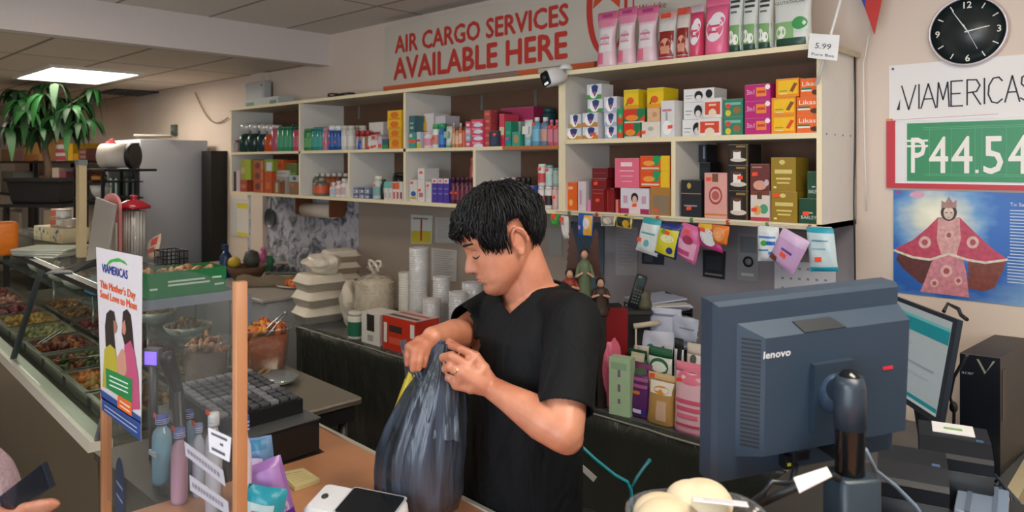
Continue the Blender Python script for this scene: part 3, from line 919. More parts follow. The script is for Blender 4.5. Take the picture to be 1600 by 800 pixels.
LEAF = (('r', 0, 0, 1, .5, 'e04a20'), ('p', [(.05, .9), (.9, 1), (.5, .35), (.2, .5)], '1f9a62'), ('e', .5, .5, .25, .16, '5cc08a'))
carton('RU', 'green and orange narrow soap pack, lower', 965, 973.5, 194, '1f8a5c', LEAF, key='p1')
carton('RU', 'green and orange narrow soap pack, upper', 965, 973.5, 169, '2a9a68', LEAF, on='p1')
PAP = (('r', 0, .35, .62, .95, 'd8321c'), ('e', .4, .35, .3, .22, 'f08c2c'), ('p', [(.65, 0), (1, 0), (1, .55)], 'e04a20'), ('r', .05, 0, .95, .1, 'e0d0cc'))
carton('RU', 'orange red and green soap box, lower one', 974.5, 1001, 192, '1f7a4c', PAP, key='p2')
carton('RU', 'orange red and green soap box, upper one', 974, 1008, 170, '1f7a4c', PAP, on='p2', key='p3', dep=.1)
TOM = (('r', 0, .8, 1, .95, 'd8c020'), ('e', .45, .42, .24, .18, 'e05a24'), ('p', [(.12, .2), (.3, .5), (.25, .2)], '2a6a3a'), ('r', 0, 0, 1, .2, 'e89a1c'))
carton('RU', 'yellow soap box with tomato print, above the red green boxes', 974.5, 998, 140, 'ecc420', TOM, on='p3', dep=.1, side='e8c81c')
carton('RU', 'cream box with faint crest', 1002.5, 1031.5, 190, 'e4dccf', (('e', .5, .55, .16, .14, 'b8b0a0'),), key='c1', st=(.1, .3))
carton('RU', 'peach orange box on the cream one', 1011, 1031, 168.5, 'e0b48c', (('e', .6, .5, .2, .2, 'c89a6c'),), on='c1', key='c2')
carton('RU', 'yellow soap box with tomato print, above the peach box', 1011, 1037, 137, 'ecc420', TOM, on='c2', side='e8c81c', dep=.13, back=.004)
carton('RU', 'tall white carton with small red lettering bar', 1032.5, 1054, 157, 'dedcdc', (('r', .1, .7, .8, .76, 'c87a8a'), ('r', .35, .42, .5, .68, 'a8a8a8'), ('e', .45, .25, .35, .2, 'f4f2f0')), st=(.7, .26), dep=.08, tail='below the pouches, at the shelf front')
FACE = (('e', .5, .45, .14, .36, '141418'), ('e', .5, .3, .09, .2, 'e8e0dc'), ('e', .84, .55, .11, .32, '141418'), ('r', .06, .45, .3, .5, '8a8a8a'), ('r', .06, .25, .25, .29, '8a8a8a'))
for k in range(3):
 carton('RU', 'white box with black hair faces, %s of three' % ('bottom', 'middle', 'top')[k], 1068 - (k < 1) * 2, 1113 + k * 1.5, (186, 159, 138)[k], 'e6e4e2', FACE, on='f%d' % (k - 1) if k else None, key='f%d' % k, back=.05, st=(.6, .45) if k == 0 else None, group='white boxes with black hair faces')
KOJ = (('r', .08, .15, .92, .8, 'd8482c'), ('e', .5, .2, .22, .25, 'e8d8c0'), ('r', .3, .6, .7, .7, 'f0c8b0'))
carton('RU', 'white box with red ribbon panel, lower', 1091, 1127, 184, 'e8e2de', KOJ, key='k1', dep=.045, tail='at the shelf front under the pouches')
carton('RU', 'white box with red ribbon panel, upper', 1099, 1128, 153, 'e8e2de', KOJ, on='k1', dep=.045, tail='at the shelf front under the pouches')
TL = (('r', .1, .65, .9, .8, '80b8a8'), ('e', .7, .35, .2, .2, '9a6a3c'), ('e', .25, .2, .15, .18, 'd8c83c'), ('e', .25, .6, .14, .14, 'd84a34'))
carton('RU', 'teal green soap box, lower', 1130, 1161, 182, '2f8468', TL, key='e1')
carton('RU', 'teal green soap box, upper', 1130, 1161, 154.5, '2f8468', TL, on='e1')
for k in range(3):
 carton('RU', 'magenta soap box, %s of the stack' % ('bottom', 'middle', 'top')[k], 1163.5, 1204, (184, 157.5, 131.5)[k], 'bf1f78', (('r', .45, .25, .85, .8, 'f08a34'), ('t', '3in1', .08, .4, .3, 'f4c8dc', .3), ('r', .5, .45, .8, .6, 'c8403c'), ('e', .9, .8, .1, .15, 'f4e8ec')), on='m%d' % (k - 1) if k else None, key='m%d' % k, group='magenta soap boxes')
for k in range(3):
 a, b = ((1205, 1243.5), (1205, 1243.5), (1212, 1248.5))[k]
 carton('RU', 'orange yellow soap box, %s of the stack' % ('bottom', 'middle', 'top')[k], a, b, (180.5, 152, 122.5)[k], 'f09018', (('r', .1, .15, .95, .9, 'f4c01c'), ('p', [(.6, .3), (.75, .25), (.95, .7), (.8, .75)], '8a4a1c' if k else 'e04a24'), ('r', .15, .3, .5, .36, '7aa03c'), ('r', .2, .15, .5, .2, 'f8e8b0')), on='l%d' % (k - 1) if k else None, key='l%d' % k, group='orange yellow soap boxes')
for k in range(3):
 a, b = ((1244.5, 1283), (1244.5, 1283), (1250, 1283))[k]
 carton('RU', 'orange papaya soap box, %s of the stack' % ('bottom', 'middle', 'top')[k], a, b, (180, 151, 122)[k], 'ee6a1e', (('t', 'Likas', .1, .58, .26, 'f8f0e8', .7), ('r', .05, .38, .55, .48, '1f7a4c'), ('r', .05, .28, .55, .38, 'e8e0d8'), ('e', .75, .22, .18, .14, '4a2c18'), ('e', .9, .65, .06, .12, '3a62a0')), on='k%d' % (k + 4) if k else None, key='k%d' % (k + 5), group='orange papaya soap boxes')
carton('RA', 'tall orange carton with pale emblem', 885.5, 902, 285, 'e8641c', (('e', .4, .27, .2, .12, 'f0b060'), ('r', .15, .75, .6, .85, 'f0b890')))
carton('RA', 'tall white and mauve carton', 903, 916, 283, 'd8ccd0', (('r', .2, .2, .45, .7, 'c09ab0'),))
carton('RA', 'tiny pink carton', 917, 923, 312, 'e08ab0')
carton('RA', 'dark red gift box, bottom of its stack', 924, 944, 296, '8a1c20', (('r', .1, .8, .9, .85, 'b84a3c'),), key='d1', st=(.5, .5))
carton('RA', 'dark red gift box, middle of its stack', 924, 948, 278.5, '7a1a20', (('r', .1, .8, .9, .85, 'b84a3c'),), on='d1', key='d2', st=(.3, .5))
carton('RA', 'dark red gift box, top of its stack', 925, 950, 262, '6e1c22', (('r', .1, .45, .9, .55, '8a3438'),), on='d2')
carton('RA', 'dark red box with glossy stripes beside the stack', 945, 960, 294, '8e1f22', (('r', .2, .05, .35, .95, 'c04a40'),), back=.03)
carton('RA', 'tiny red and white packet', 961, 968, 312, 'c03430', (('r', .3, 0, .6, 1, 'd8b0a8'),))
carton('RA', 'white box showing a lady, with magenta base', 969.5, 1014.5, 294, 'dcd6e0', (('r', 0, 0, 1, .2, 'a8285a'), ('e', .5, .62, .13, .2, '2a1c1c'), ('e', .5, .55, .08, .15, 'e0b49c'), ('r', .3, 0, .7, .38, 'e8d0d4'), ('r', .1, .4, .25, .7, 'c8a0b4'), ('r', .75, .4, .9, .7, 'c8a0b4')), key='h1', st=(.5, .32))
carton('RA', 'brown open tray carton with orange dot', 1016, 1048, 293, 'b07c34', (('r', .12, .04, .92, .72, '8c7860'),), key='h2', st=(.3, .15))
carton('RA', 'big pink carton with white lettering bars', 960.5, 999, 247, 'e86c88', (('r', .25, .72, .72, .86, 'f4dce0'), ('r', .2, .55, .8, .59, 'f4bcc6'), ('r', .25, .38, .75, .41, 'f4bcc6'), ('r', .3, .2, .7, .23, 'f4bcc6')), on='h1', tail='on the box showing a lady')
SUN = (('r', .7, 0, 1, 1, 'ecc01c'), ('p', [(.45, 1), (.72, 1), (.6, .3), (.42, .35)], '1f9a5c'), ('e', .3, .5, .2, .18, 'f0a040'), ('r', .05, .1, .65, .22, 'e8c8b0'))
carton('RA', 'orange yellow soap box with green leaf, lower', 1000, 1047, 267, 'e4521c', SUN, on='h2', key='h3', tail='beside the big pink carton')
carton('RA', 'orange yellow soap box with green leaf, upper', 1000, 1047, 243.5, 'e4521c', SUN, on='h3', tail='beside the big pink carton')
carton('RB', 'black box with gold line and crest', 1064, 1096, 281, '22242a', (('r', 0, .62, 1, .64, 'a8864a'), ('e', .4, .84, .1, .08, 'b8a040'), ('r', .15, .28, .8, .32, '9a94a0')), st=(.4, .22), dep=.1)
carton('RB', 'black bag shaped box behind', 1077, 1110, 254, '1a1c20', (('r', .1, .1, .9, .9, '22252a'),), back=.2, dep=.1, key='z1')
carton('RB', 'dark glossy box on top of the black one', 1071, 1104, 226, '26282e', (('r', .85, .2, .93, .9, '8a94a8'),), on='z1', back=.19, dep=.1)
CUP = ('e', .5, .5, .3, .2, 'a83a3a'), ('e', .5, .5, .24, .15, 'e0a4a0'), ('e', .5, .5, .17, .1, 'b8605a')
carton('RB', 'pale pink coffee box with red ring', 1100.5, 1136, 270, 'e0a49c', CUP + (('r', .35, .8, .62, .98, '7a5038'), ('r', 0, .06, 1, .1, 'c8863c')), st=(.2, .85), dep=.09)
COF = (('r', .1, .25, .72, .78, '3a2a20'), ('e', .5, .25, .4, .1, 'd8ccc0'), ('r', .25, .3, .62, .68, 'efe8e2'), ('e', .43, .68, .19, .06, '6a4028'), ('r', .9, 0, .94, 1, '8a6a34'), ('r', .4, .85, .85, .93, '9a7a3c'))
for k in range(3):
 carton('RB', 'black coffee box with white cup, %s of the stack' % ('bottom', 'middle', 'top')[k], 1137.5, 1170, (298, 258, 225.5)[k], '1e1a18', COF, on='x%d' % (k - 1) if k else None, key='x%d' % k, dep=.12, group='black coffee boxes with white cups', st=(.6, .5) if k == 1 else None)
carton('RB', 'brown and white chocolate box, lower', 1172.5, 1203, 298, 'e0d4ca', (('r', 0, .85, 1, 1, '7a4030'), ('r', 0, 0, 1, .12, 'b83a48'), ('e', .7, .4, .22, .16, '4aa07a'), ('e', .35, .35, .22, .16, 'e0a860'), ('r', .35, .72, .6, .95, '5a3a24')), key='v1', st=(.2, .35))
carton('RB', 'brown chocolate box, upper', 1172, 1203, 256, '6e3430', (('e', .5, .2, .35, .18, 'd8a08c'), ('r', .1, .85, .6, .9, 'b08878'), ('e', .85, .3, .12, .12, 'c8b8c4')), on='v1', st=(.25, .6))
GLD = (('r', .15, .52, .85, .64, 'd9c87a'), ('r', .2, .34, .8, .40, 'd9c87a'), ('r', .25, .22, .75, .27, 'd9c87a'), ('r', .1, .08, .22, .14, 'e8dca0'), ('e', .45, .86, .12, .07, 'd9c87a'))
carton('RB', 'gold coffee box, lower', 1205, 1246, 299, '9a7c20', GLD, key='w8', side='8c741c', st=(.2, .85), dep=.13)
carton('RB', 'gold coffee box, upper', 1204.5, 1244, 246, '9a7c20', GLD, on='w8', side='8c741c', dep=.13)
BAR = (('t', 'BARLEY', .12, .18, .14, 'dce4dc', .76), ('r', .4, .4, .7, .45, 'b8c8b8'))
carton('RB', 'dark green barley box, lower', 1248, 1280, 310, '14452c', BAR, key='w9', st=(.35, .38), dep=.1)
carton('RB', 'dark green barley box, upper', 1261, 1280, 268, '1a4a30', BAR, on='w9', dep=.1, back=.02)
PK, PW = 'e4c4cc', 'dcc8cc'
PB = (('r', .08, .28, .92, .68, 'e6dcdc'), ('r', .02, .72, .98, .86, 'e08aa4'), ('e', .5, .5, .3, .1, 'd8c0c8'), ('r', .2, .5, .8, .54, 'd87a90'), ('r', .2, .4, .8, .43, 'd890a0'), ('r', .05, .06, .45, .26, 'e06a88'), ('r', .25, .9, .75, .96, 'a83a78'))
yb_ = YS + .03
for k, (a, b, yt, n) in enumerate(((928, 959, 17, 'first of three by the banner'), (960, 989, 10, 'middle of three'), (990, 1023, 8, 'third, beside the brown ones'))):
 pouch('pink and white stand-up pouch, %s,' % n, a, b, yt, yb_ + k * .004, ZT + .001, PK, 'd8688e', PB, waist=.14, group='pink and white pouches')
CH = (('r', .04, .08, .96, .6, '8a2420'), ('e', .55, .3, .32, .16, 'e0a080'), ('r', .3, .14, .8, .3, 'd89078'), ('r', .04, 0, .96, .07, 'b83a4a'), ('r', .1, .88, .7, .98, 'd04a30'))
pouch('brown red chocolate drink pouch beside the pink pouches', 1024, 1051, 17, yb_, ZT + .001, 'dcd4d0', 'd8a49c', CH, group='brown red pouches')
pouch('brown red chocolate drink pouch, the second one,', 1052.5, 1073, 10, yb_, ZT + .001, 'dcd0c8', 'd0645c', CH, group='brown red pouches')
CLD = (('e', .5, .45, .38, .22, 'f0e8ec'), ('e', .62, .6, .3, .14, 'f0e8ec'), ('r', .3, .48, .75, .52, 'd8506c'), ('r', .25, .38, .65, .42, 'd8506c'))
pouch('raspberry pink pouch with white cloud print', 1074, 1094, 6, yb_, ZT + .001, 'd84a6c', 'c8b0b8', CLD)
pouch('large bright pink pouch with white cloud print', 1096, 1133, -6, yb_, ZT + .001, 'ea6c92', 'ea6c92', CLD, fill=.045)
GR = (('r', .02, .0, .98, .12, '1c4434'), ('r', .02, .12, .98, .42, '7aa86a'), ('e', .3, .24, .22, .1, 'f4f2ea'), ('e', .65, .2, .2, .08, 'f4f2ea'), ('r', .15, .76, .85, .8, '3c3c3c'), ('r', .15, .68, .85, .72, '3c3c3c'), ('r', .2, .6, .7, .63, '6a6a6a'))
for k, (a, b, n) in enumerate(((1135, 1156, 'first from the pink pouch'), (1157, 1180, 'second from the pink pouch'), (1181, 1203, 'third from the pink pouch'))):
 pouch('white and green herbal pouch, %s,' % n, a, b, -22, yb_, ZT + .001, 'd9dcd6', 'd9dcd6', GR, group='white and green pouches')
pouch('wide white and green herbal pouch by the shelving end', 1205, 1264, -28, yb_, ZT + .001, 'd9dcd6', 'd9dcd6', (('r', .02, .0, .98, .14, '1c4434'), ('r', .02, .14, .6, .4, '8ab87a'), ('e', .25, .24, .14, .1, 'f4f2ea'), ('e', .75, .36, .2, .1, '3f9a50'), ('t', 'MORINGA AND', .1, .76, .05, '3c3c3c', .8), ('t', 'GLUTATHIONE', .1, .67, .05, '3c3c3c', .8), ('r', .62, .22, .95, .26, 'c8d8d0')), group='white and green pouches')
gb = MB()
x0, x1 = onY(388, 165, YS + .15).x, onY(440, 165, YS + .15).x
gb.box(x0, x1, YS + .12, YS + .26, ZT + .001, ZT + .08, M('b9c2bc', .5))
gb.poly([(x0 + .02, YS + .1192, ZT + .015), (x0 + .16, YS + .1192, ZT + .015), (x0 + .16, YS + .1192, ZT + .05), (x0 + .02, YS + .1192, ZT + .05)], M('4a7a54'))
gb.poly([(x1 - .14, YS + .1192, ZT + .015), (x1 - .03, YS + .1192, ZT + .015), (x1 - .03, YS + .1192, ZT + .05), (x1 - .14, YS + .1192, ZT + .05)], M('4a7a54'))
tag(gb.build('carton'), 'grey green flat carton on the far end of the shelving top', 'box')
x0, x1 = onY(386, 140, YS + .3).x, onY(415, 140, YS + .3).x
r_ = thing('wifi_router', ((x0 + x1) / 2, YS + .32, ZT), 'pale grey wall box standing behind the flat carton on the shelving', 'electric box')
MB().rbox(x0, x1, YS + .28, YS + .36, ZT + .001, ZT + .26, M('b6b9b9', .5), .015).build('casing', r_)
MB().cyl((x1 - .03, YS + .278, ZT + .22), (x1 - .03, YS + .27, ZT + .22), .008, M('4a5a50', .4)).build('indicator', r_)
wz = MB()
cpt = onY(533, 150, YS + .2)
pts = [(cpt.x + .16 * math.cos(a * .5) * (1 - a * .01), cpt.y + .08 * math.sin(a * .5), ZT + .012 + .035 * abs(math.sin(a * .37))) for a in range(40)]
wz.tube(pts, .006, M('2c2622', .5), 6)
tag(wz.build('coiled_cable'), 'dark coiled cable lying on the shelving top before the banner', 'cable')
lc_ = MB()
a_, b_ = onY(305, 145, YW - .02), onY(356, 184, YW - .02)
pts = [a_.lerp(b_, t / 12) + Vector((0, 0, -.16 * math.sin(PI * t / 12))) for t in range(13)]
lc_.tube(pts, .006, M('8a7a66', .6), 6)
tag(lc_.build('hanging_cable'), 'thin beige cable looping down the wall by the shelving end', 'cable')
c_ = onY(275, 212, YW)
tw_ = thing('thermostat', (c_.x, YW - .01, c_.z), 'small dark thermostat on the wall above the cooler', 'thermostat')
MB().rbox(c_.x - .05, c_.x + .05, YW - .04, YW - .001, c_.z, c_.z + .12, M('4c5450', .5), .008).build('casing', tw_)
MB().box(c_.x - .03, c_.x + .03, YW - .0415, YW - .0402, c_.z + .05, c_.z + .09, M('6a8078', .4)).build('display', tw_)
# ================================================================== packets hung from the shelving's lower edge
def packet(desc, quad, Yp, col, pr=(), puff=.018, band=None, st=None, name='hanging_packet', cat='packet', world=None, mat=None, group=None):
 """sealed packet: four corners (top left, top right, bottom right, bottom left), pillowed both ways"""
 q = [onY(x, y, Yp) for x, y in quad] if world is None else [Vector(v) for v in world]
 nrm = (q[1] - q[0]).cross(q[3] - q[0]).normalized()     # away from the viewer
 if nrm.dot(Vector((0, 0, CAM_H)) - q[0]) > 0:
  nrm = -nrm
 nu, nv = 10, 12
 def at(u, v, s=-1, e=0):
  p = q[3].lerp(q[2], u).lerp(q[0].lerp(q[1], u), v)
  k = (max(0, 1 - (2 * u - 1) ** 2)) ** .55 * (max(0, 1 - (2 * v - 1) ** 4)) ** .6
  return p + nrm * (s * (puff * k + e) + .002 * math.sin(u * 9 + v * 7))
 t = thing(name, (q[3] + q[2]) / 2, desc, cat, group)
 mb = MB()
 fm = mat or M(col, .3, bump=.2, scale=40)
 for s in (-1, 1):
  vs = [at(k / nu, j / nv, s) for j in range(nv + 1) for k in range(nu + 1)]
  fs = [(j * (nu + 1) + k, j * (nu + 1) + k + 1, (j + 1) * (nu + 1) + k + 1, (j + 1) * (nu + 1) + k) for j in range(nv) for k in range(nu)]
  mb.add(vs, fs, fm, True)
 for i, e in enumerate(pr):
  ee = .001 + i * .0003
  if e[0] == 'r':
   _, a, b, c, d, cc_ = e
   vs = [at(a + (c - a) * k / 8, b + (d - b) * j / 8, -1, ee) for j in range(9) for k in range(9)]
   mb.add(vs, [(j * 9 + k, j * 9 + k + 1, j * 9 + k + 10, j * 9 + k + 9) for j in range(8) for k in range(8)], M(cc_, .35), True)
  elif e[0] == 'e':
   _, a, b, ru, rv, cc_ = e
   vs = [at(a, b, -1, ee)]
   for g_ in (.5, 1):
    vs += [at(a + g_ * ru * math.cos(k * PI / 8), b + g_ * rv * math.sin(k * PI / 8), -1, ee) for k in range(16)]
   mb.add(vs, [(0, 1 + k, 1 + (k + 1) % 16) for k in range(16)] + [(1 + k, 17 + k, 17 + (k + 1) % 16, 1 + (k + 1) % 16) for k in range(16)], M(cc_, .35), True)
  elif e[0] == 't':
   _, s_, a, b, h, cc_, wd = e
   o_ = at(a, b, -1, .006)
   mb.text(s_, o_, q[2] - q[3], q[0] - q[3], h * (q[0] - q[3]).length, M(cc_), width=wd * (q[2] - q[3]).length)
 mb.build('packet_bag', t)
 if st:
  c = at(st[0], st[1], -1, .002)
  ux, uy = (q[2] - q[3]).normalized() * .013, (q[0] - q[3]).normalized() * .009
  MB().slab([c - ux - uy, c + ux - uy, c + ux + uy, c - ux + uy], -nrm * .0008, STK).build('price_sticker', t)
 return t
YH = YS - .012
T_ = 'hanging under the shelving'
packet('white sock shaped packet with green tag ' + T_, [(876, 336), (888, 338), (890, 372), (880, 373)], YH, 'd9d4d0', (('r', .1, .6, .7, .8, 'c89a90'),), st=(.4, .85))
packet('green and red sweet packet ' + T_ + ' beside the white one', [(861, 334), (874, 334), (872, 353), (862, 352)], YH + .004, '4aa04a', (('r', .2, .6, .8, .95, 'd84a48'),), st=(.6, .85))
packet('blue and yellow cartoon coloured packet ' + T_, [(904, 333), (927, 335), (926, 372), (903, 369)], YH, '1f5ab4', (('r', .5, .1, .98, .95, 'e0a83a'), ('e', .65, .6, .2, .25, 'e8e0d8'), ('e', .2, .4, .12, .1, 'c89ac0')))
packet('small brown card packet ' + T_ + ' by the yellow edged one', [(939, 335), (962, 336), (961, 353), (939, 353)], YH, 'd8cfa8', (('r', .08, .1, .92, .9, '9a8a88'), ('e', .5, .5, .3, .3, 'd8ccc0')), puff=.006)
packet('small black packet with yellow edge ' + T_, [(963, 336), (988, 339), (987, 358), (963, 354)], YH - .003, 'd0b848', (('r', .08, .1, .92, .9, '2c3030'), ('e', .65, .4, .22, .3, 'd8a830')), puff=.006)
packet('white packet with teal top ' + T_, [(1006, 339), (1034, 343), (1027, 402), (993, 390)], YH - .01, 'dbe2e2', (('r', .0, .84, 1, 1, '2aa0a4'), ('r', .15, .55, .85, .6, '5aa8b0'), ('e', .5, .3, .12, .1, '6ab0b4')), st=(.15, .35))
packet('yellow and navy sweet packet ' + T_, [(1034, 347), (1068, 352), (1056, 407), (1022, 394)], YH - .018, '24347c', (('r', .04, .06, .92, .82, 'd8d030'), ('e', .5, .55, .3, .12, 'e8ecc0'), ('e', .7, .22, .14, .1, '2a3a88'), ('e', .25, .75, .12, .08, '5aa83a')), st=(.45, .72))
packet('pink packet with cherry print ' + T_, [(1066, 346), (1100, 358), (1086, 415), (1054, 397)], YH - .01, 'd46a9c', (('r', .08, .1, .92, .55, 'e0a8c4'), ('e', .5, .58, .25, .12, 'a83a5c'), ('r', .1, .15, .7, .28, 'c04a7c')), st=(.4, .8))
packet('magenta scalloped packet with white window ' + T_, [(1090, 348), (1118, 350), (1130, 396), (1094, 384)], YH - .02, 'c83a84', (('e', .5, .5, .36, .36, 'd8dce0'), ('r', .1, .8, .9, .98, 'd8b830')), st=(.35, .75))
packet('round orange packet ' + T_ + ' over the magenta one', [(1112, 350), (1140, 354), (1136, 384), (1114, 380)], YH - .03, 'e07a30', (('e', .5, .55, .36, .36, 'e89a5c'), ('e', .5, .55, .18, .18, 'f0b080')))
packet('white packet with green and blue lettering marks ' + T_, [(1184, 352), (1217, 355), (1216, 408), (1184, 408)], YH - .008, 'dfe6ea', (('r', .1, .66, .9, .72, '4a8ad0'), ('e', .38, .52, .16, .08, '3aa83c'), ('r', .5, .47, .9, .58, '2a6ac8'), ('r', .1, .3, .6, .35, '5a8ac8'), ('r', .6, .2, .9, .28, '3a8ad8')))
packet('lilac packet twisted sideways ' + T_, [(1224, 355), (1266, 378), (1238, 432), (1201, 402)], YH - .03, 'c8a4d0', (('r', .0, .04, .3, .2, '7a4a3c'), ('r', .3, .45, .7, .52, '6a4a8c'), ('r', .0, .75, 1, 1, 'd4b8dc')), st=(.45, .35))
packet('white and turquoise packet ' + T_ + ' nearest its end', [(1260, 354), (1302, 357), (1310, 424), (1266, 424)], YH - .006, 'c4d8de', (('r', 0, 0, 1, .1, '1f9ab4'), ('r', 0, .88, 1, 1, '2aa0b8'), ('r', .2, .68, .8, .72, '6a9ab0'), ('r', .2, .5, .7, .53, '8ab0c0')), st=(.4, .28))
ln = MB()
pa, pb = onY(868, 334, YH), onY(1300, 353, YH)
pa.z = pb.z = ZB - .008
ln.tube([pa, pb], .0022, M('c8c2b8', .6), 6)
for k in range(8):
 p = pa.lerp(pb, (k + .5) / 8)
 ln.box(p.x - .004, p.x + .004, YH - .004, YS, p.z - .012, p.z + .006, M('c23a30' if k % 2 else '4a8a4a', .5))
tag(ln.build('packet_line'), 'thin string with clips along the lower edge of the shelving', 'string')
pole = MB()
pt, pb = onY(1322, -30, YS - .05), onY(1276, 132, YS - .03)
pole.tube([pt, pt.lerp(pb, .5), pb], .006, M('dcdad6', .4), 10)
tag(pole.build('flag_pole'), 'thin white stick leaning before the orange soap boxes', 'stick')
pc = thing('price_card', onY(1285, 92, YS - .075), 'white price card reading 5.99 fixed to the leaning white stick', 'price card')
q = [onY(x, y, YS - .075) for x, y in ((1262, 90), (1308, 95), (1312, 55), (1265, 52))]
MB().slab(q, (0, .002, 0), M('e9e8e6', .6)).build('card', pc)
tx = MB()
o_ = onY(1273, 75, YS - .077)
tx.text('5.99', o_, q[1] - q[0], (0, 0, 1), .022, M('4a4a50'), width=.06, shear=.2)
o_ = onY(1268, 86, YS - .077)
tx.text('Pure Bee', o_, q[1] - q[0], (0, 0, 1), .011, M('55555c'), width=.085, shear=.1)
tx.build('lettering', pc)
fl = MB()
a, b, c, d = [onY(x, y, YW - .12) for x, y in ((1336, -25), (1382, -25), (1376, 8), (1366, 54))]
e_ = onY(1346, 0, YW - .12)
n = 10
B_, R_ = M('3a4aa0', .7), M('c43a34', .7)
m1, m2 = onY(1354, -25, YW - .12), onY(1352, 14, YW - .12)
fl.slab([a, m1, m2, e_], (0, .004, 0), B_)
fl.slab([m1, b, c, d, m2], (0, .004, 0), R_)
tag(fl.build('hanging_flag'), 'tip of a blue and red flag hanging from above beside the shelving', 'flag')
cb = MB()
cb.tube([onY(x, y, YW - .04) for x, y in ((1360, 45), (1356, 62), (1352, 85), (1349, 100), (1350, 180), (1352, 260), (1354, 330))], .0035, M('e4ddd4', .5), 8)
cb.tube([onY(1360, 45, YW - .04), onY(1358, -25, YW - .10), Vector((onY(1358, -25, YW - .10).x, YW - .10, ZC - .001))], .0025, M('e4ddd4', .5), 6)
tag(cb.build('hanging_cable'), 'white cord running down the wall from the flag', 'cord')
bc = MB()
bc.tube([onX(1337, 68, XE + .03) if 0 else Vector((XE + .012, YW - .06, ZT - .02))] + [Vector((XE + .012, YW - .06 + .008 * math.sin(k * .8), ZT - .1 - k * .09)) for k in range(14)], .0035, M('26262a', .4), 6)
tag(bc.build('hanging_cable'), 'black cord hanging down along the end panel of the shelving', 'cord')
# ================================================================== clock wall
ck = onY(1514, 50, YW)
ck = Vector((ck.x, YW, ck.z))
t = thing('wall_clock', (ck.x, YW, ck.z - .135), 'round black wall clock with white numerals and silver rim', 'clock')
MB().lathe((ck.x, YW - .002, ck.z), [(.118, 0), (.134, .004), (.137, .02), (.134, .032), (.128, .034), (.126, .026)], M('d5ccd0', .3, .4), 48, (0, -1, 0), cap=False).build('rim', t)
MB().lathe((ck.x, YW - .001, ck.z), [(.001, 0), (.1275, .002), (.1275, .020), (.001, .021)], M('1d2627', .35), 48, (0, -1, 0)).build('dial', t)
dial = COL.objects['dial']
wh = M('dfdcd2', .5)
yd = YW - .0235
for h in range(12):
 nm = MB()
 a = math.radians(90 - 30 * h)
 if h in (0, 3, 6, 9):
  s = {0: '12', 3: '3', 6: '6', 9: '9'}[h]
  vs, fs, x0, x1, y0, y1 = text_polys(s)
  wd = (x1 - x0) * .026 / .729
  nm.text(s, (ck.x + .103 * math.cos(a) - wd / 2, yd, ck.z + .103 * math.sin(a) - .013), (1, 0, 0), (0, 0, 1), .026, wh, fat=.0006)
 else:
  c_, s_ = math.cos(a), math.sin(a)
  q = []
  for r_, o_ in ((.095, -.002), (.095, .002), (.117, .002), (.117, -.002)):
   q.append((ck.x + r_ * c_ - o_ * s_, yd, ck.z + r_ * s_ + o_ * c_))
  nm.poly(q, wh)
 nm.build('numeral' if h % 3 == 0 else 'hour_mark', dial)
def hand(dx, dz, L, w_, y, name, tail=.01):
 d_ = Vector((dx, 0, dz)).normalized()
 s_ = Vector((-d_.z, 0, d_.x))
 c_ = Vector((ck.x, y, ck.z))
 MB().slab([c_ - d_ * tail - s_ * w_, c_ + d_ * L - s_ * w_ * .6, c_ + d_ * L + s_ * w_ * .6, c_ - d_ * tail + s_ * w_], (0, -.0012, 0), M('d8d8d4', .3, .3)).build(name, t)
hand(1, .17, .074, .0026, yd - .001, 'hour_hand')
hand(-.55, .9, .098, .0022, yd - .003, 'minute_hand')
hand(.42, -.9, .08, .001, yd - .005, 'second_hand', .03)
t = thing('paper_banner', onY(1500, 190, YW - .006), 'white paper banner with hand written VIAMERICAS under the clock', 'banner')
pl = onY(1389, 100, YW - .006)
zt, zb = 2.255, 2.022
PB0 = MB().box(pl.x, -.30, YW - .008, YW - .001, zb, zt, M('e6e3e2', .55, var=.02, bump=.05, scale=5))
PB0.build('paper', t)
nl = MB()
nl.cyl((pl.x + .016, YW - .008, zt - .015), (pl.x + .016, YW - .011, zt - .015), .005, M('5a5a60', .4, .8))
nl.build('pin', t)
lw = MB()
INK = M('33323a', .6)
def stroke(mb, pts, w_=.0028, y=YW - .0095, mat=INK):
 for (x0, z0), (x1, z1) in zip(pts[:-1], pts[1:]):
  d_ = Vector((x1 - x0, 0, z1 - z0))
  if d_.length < 1e-6:
   continue
  d_.normalize()
  s_ = Vector((-d_.z, 0, d_.x)) * w_
  a_, b_ = Vector((x0, y, z0)) - d_ * w_ * .5, Vector((x1, y, z1)) + d_ * w_ * .5
  mb.poly([a_ - s_, b_ - s_, b_ + s_, a_ + s_], mat)
HW = {   # hand-drawn capitals in a unit box
 'V': [[(0, 1), (.5, 0), (1, 1)]], 'I': [[(.5, 1), (.5, 0)]], 'A': [[(0, 0), (.5, 1), (1, 0)], [(.2, .38), (.8, .38)]],
 'M': [[(0, 0), (.12, 1), (.5, .3), (.88, 1), (1, 0)]], 'E': [[(1, 1), (0, 1), (0, 0), (1, 0)], [(0, .5), (.8, .5)]],
 'R': [[(0, 0), (0, 1), (.7, .98), (.95, .75), (.7, .52), (0, .48)], [(.4, .5), (1, 0)]],
 'C': [[(1, .85), (.75, 1), (.35, .97), (.05, .7), (0, .35), (.25, .05), (.65, 0), (1, .15)]],
 'S': [[(1, .85), (.6, 1), (.15, .9), (.1, .65), (.5, .5), (.95, .35), (.9, .1), (.5, 0), (0, .12)]]}
bx = [('V', 1410, 1432), ('I', 1434, 1440), ('A', 1440, 1463), ('M', 1465, 1484), ('E', 1487, 1505), ('R', 1512, 1533), ('I', 1537, 1541), ('C', 1545, 1567), ('A', 1571, 1594), ('S', 1595, 1612)]
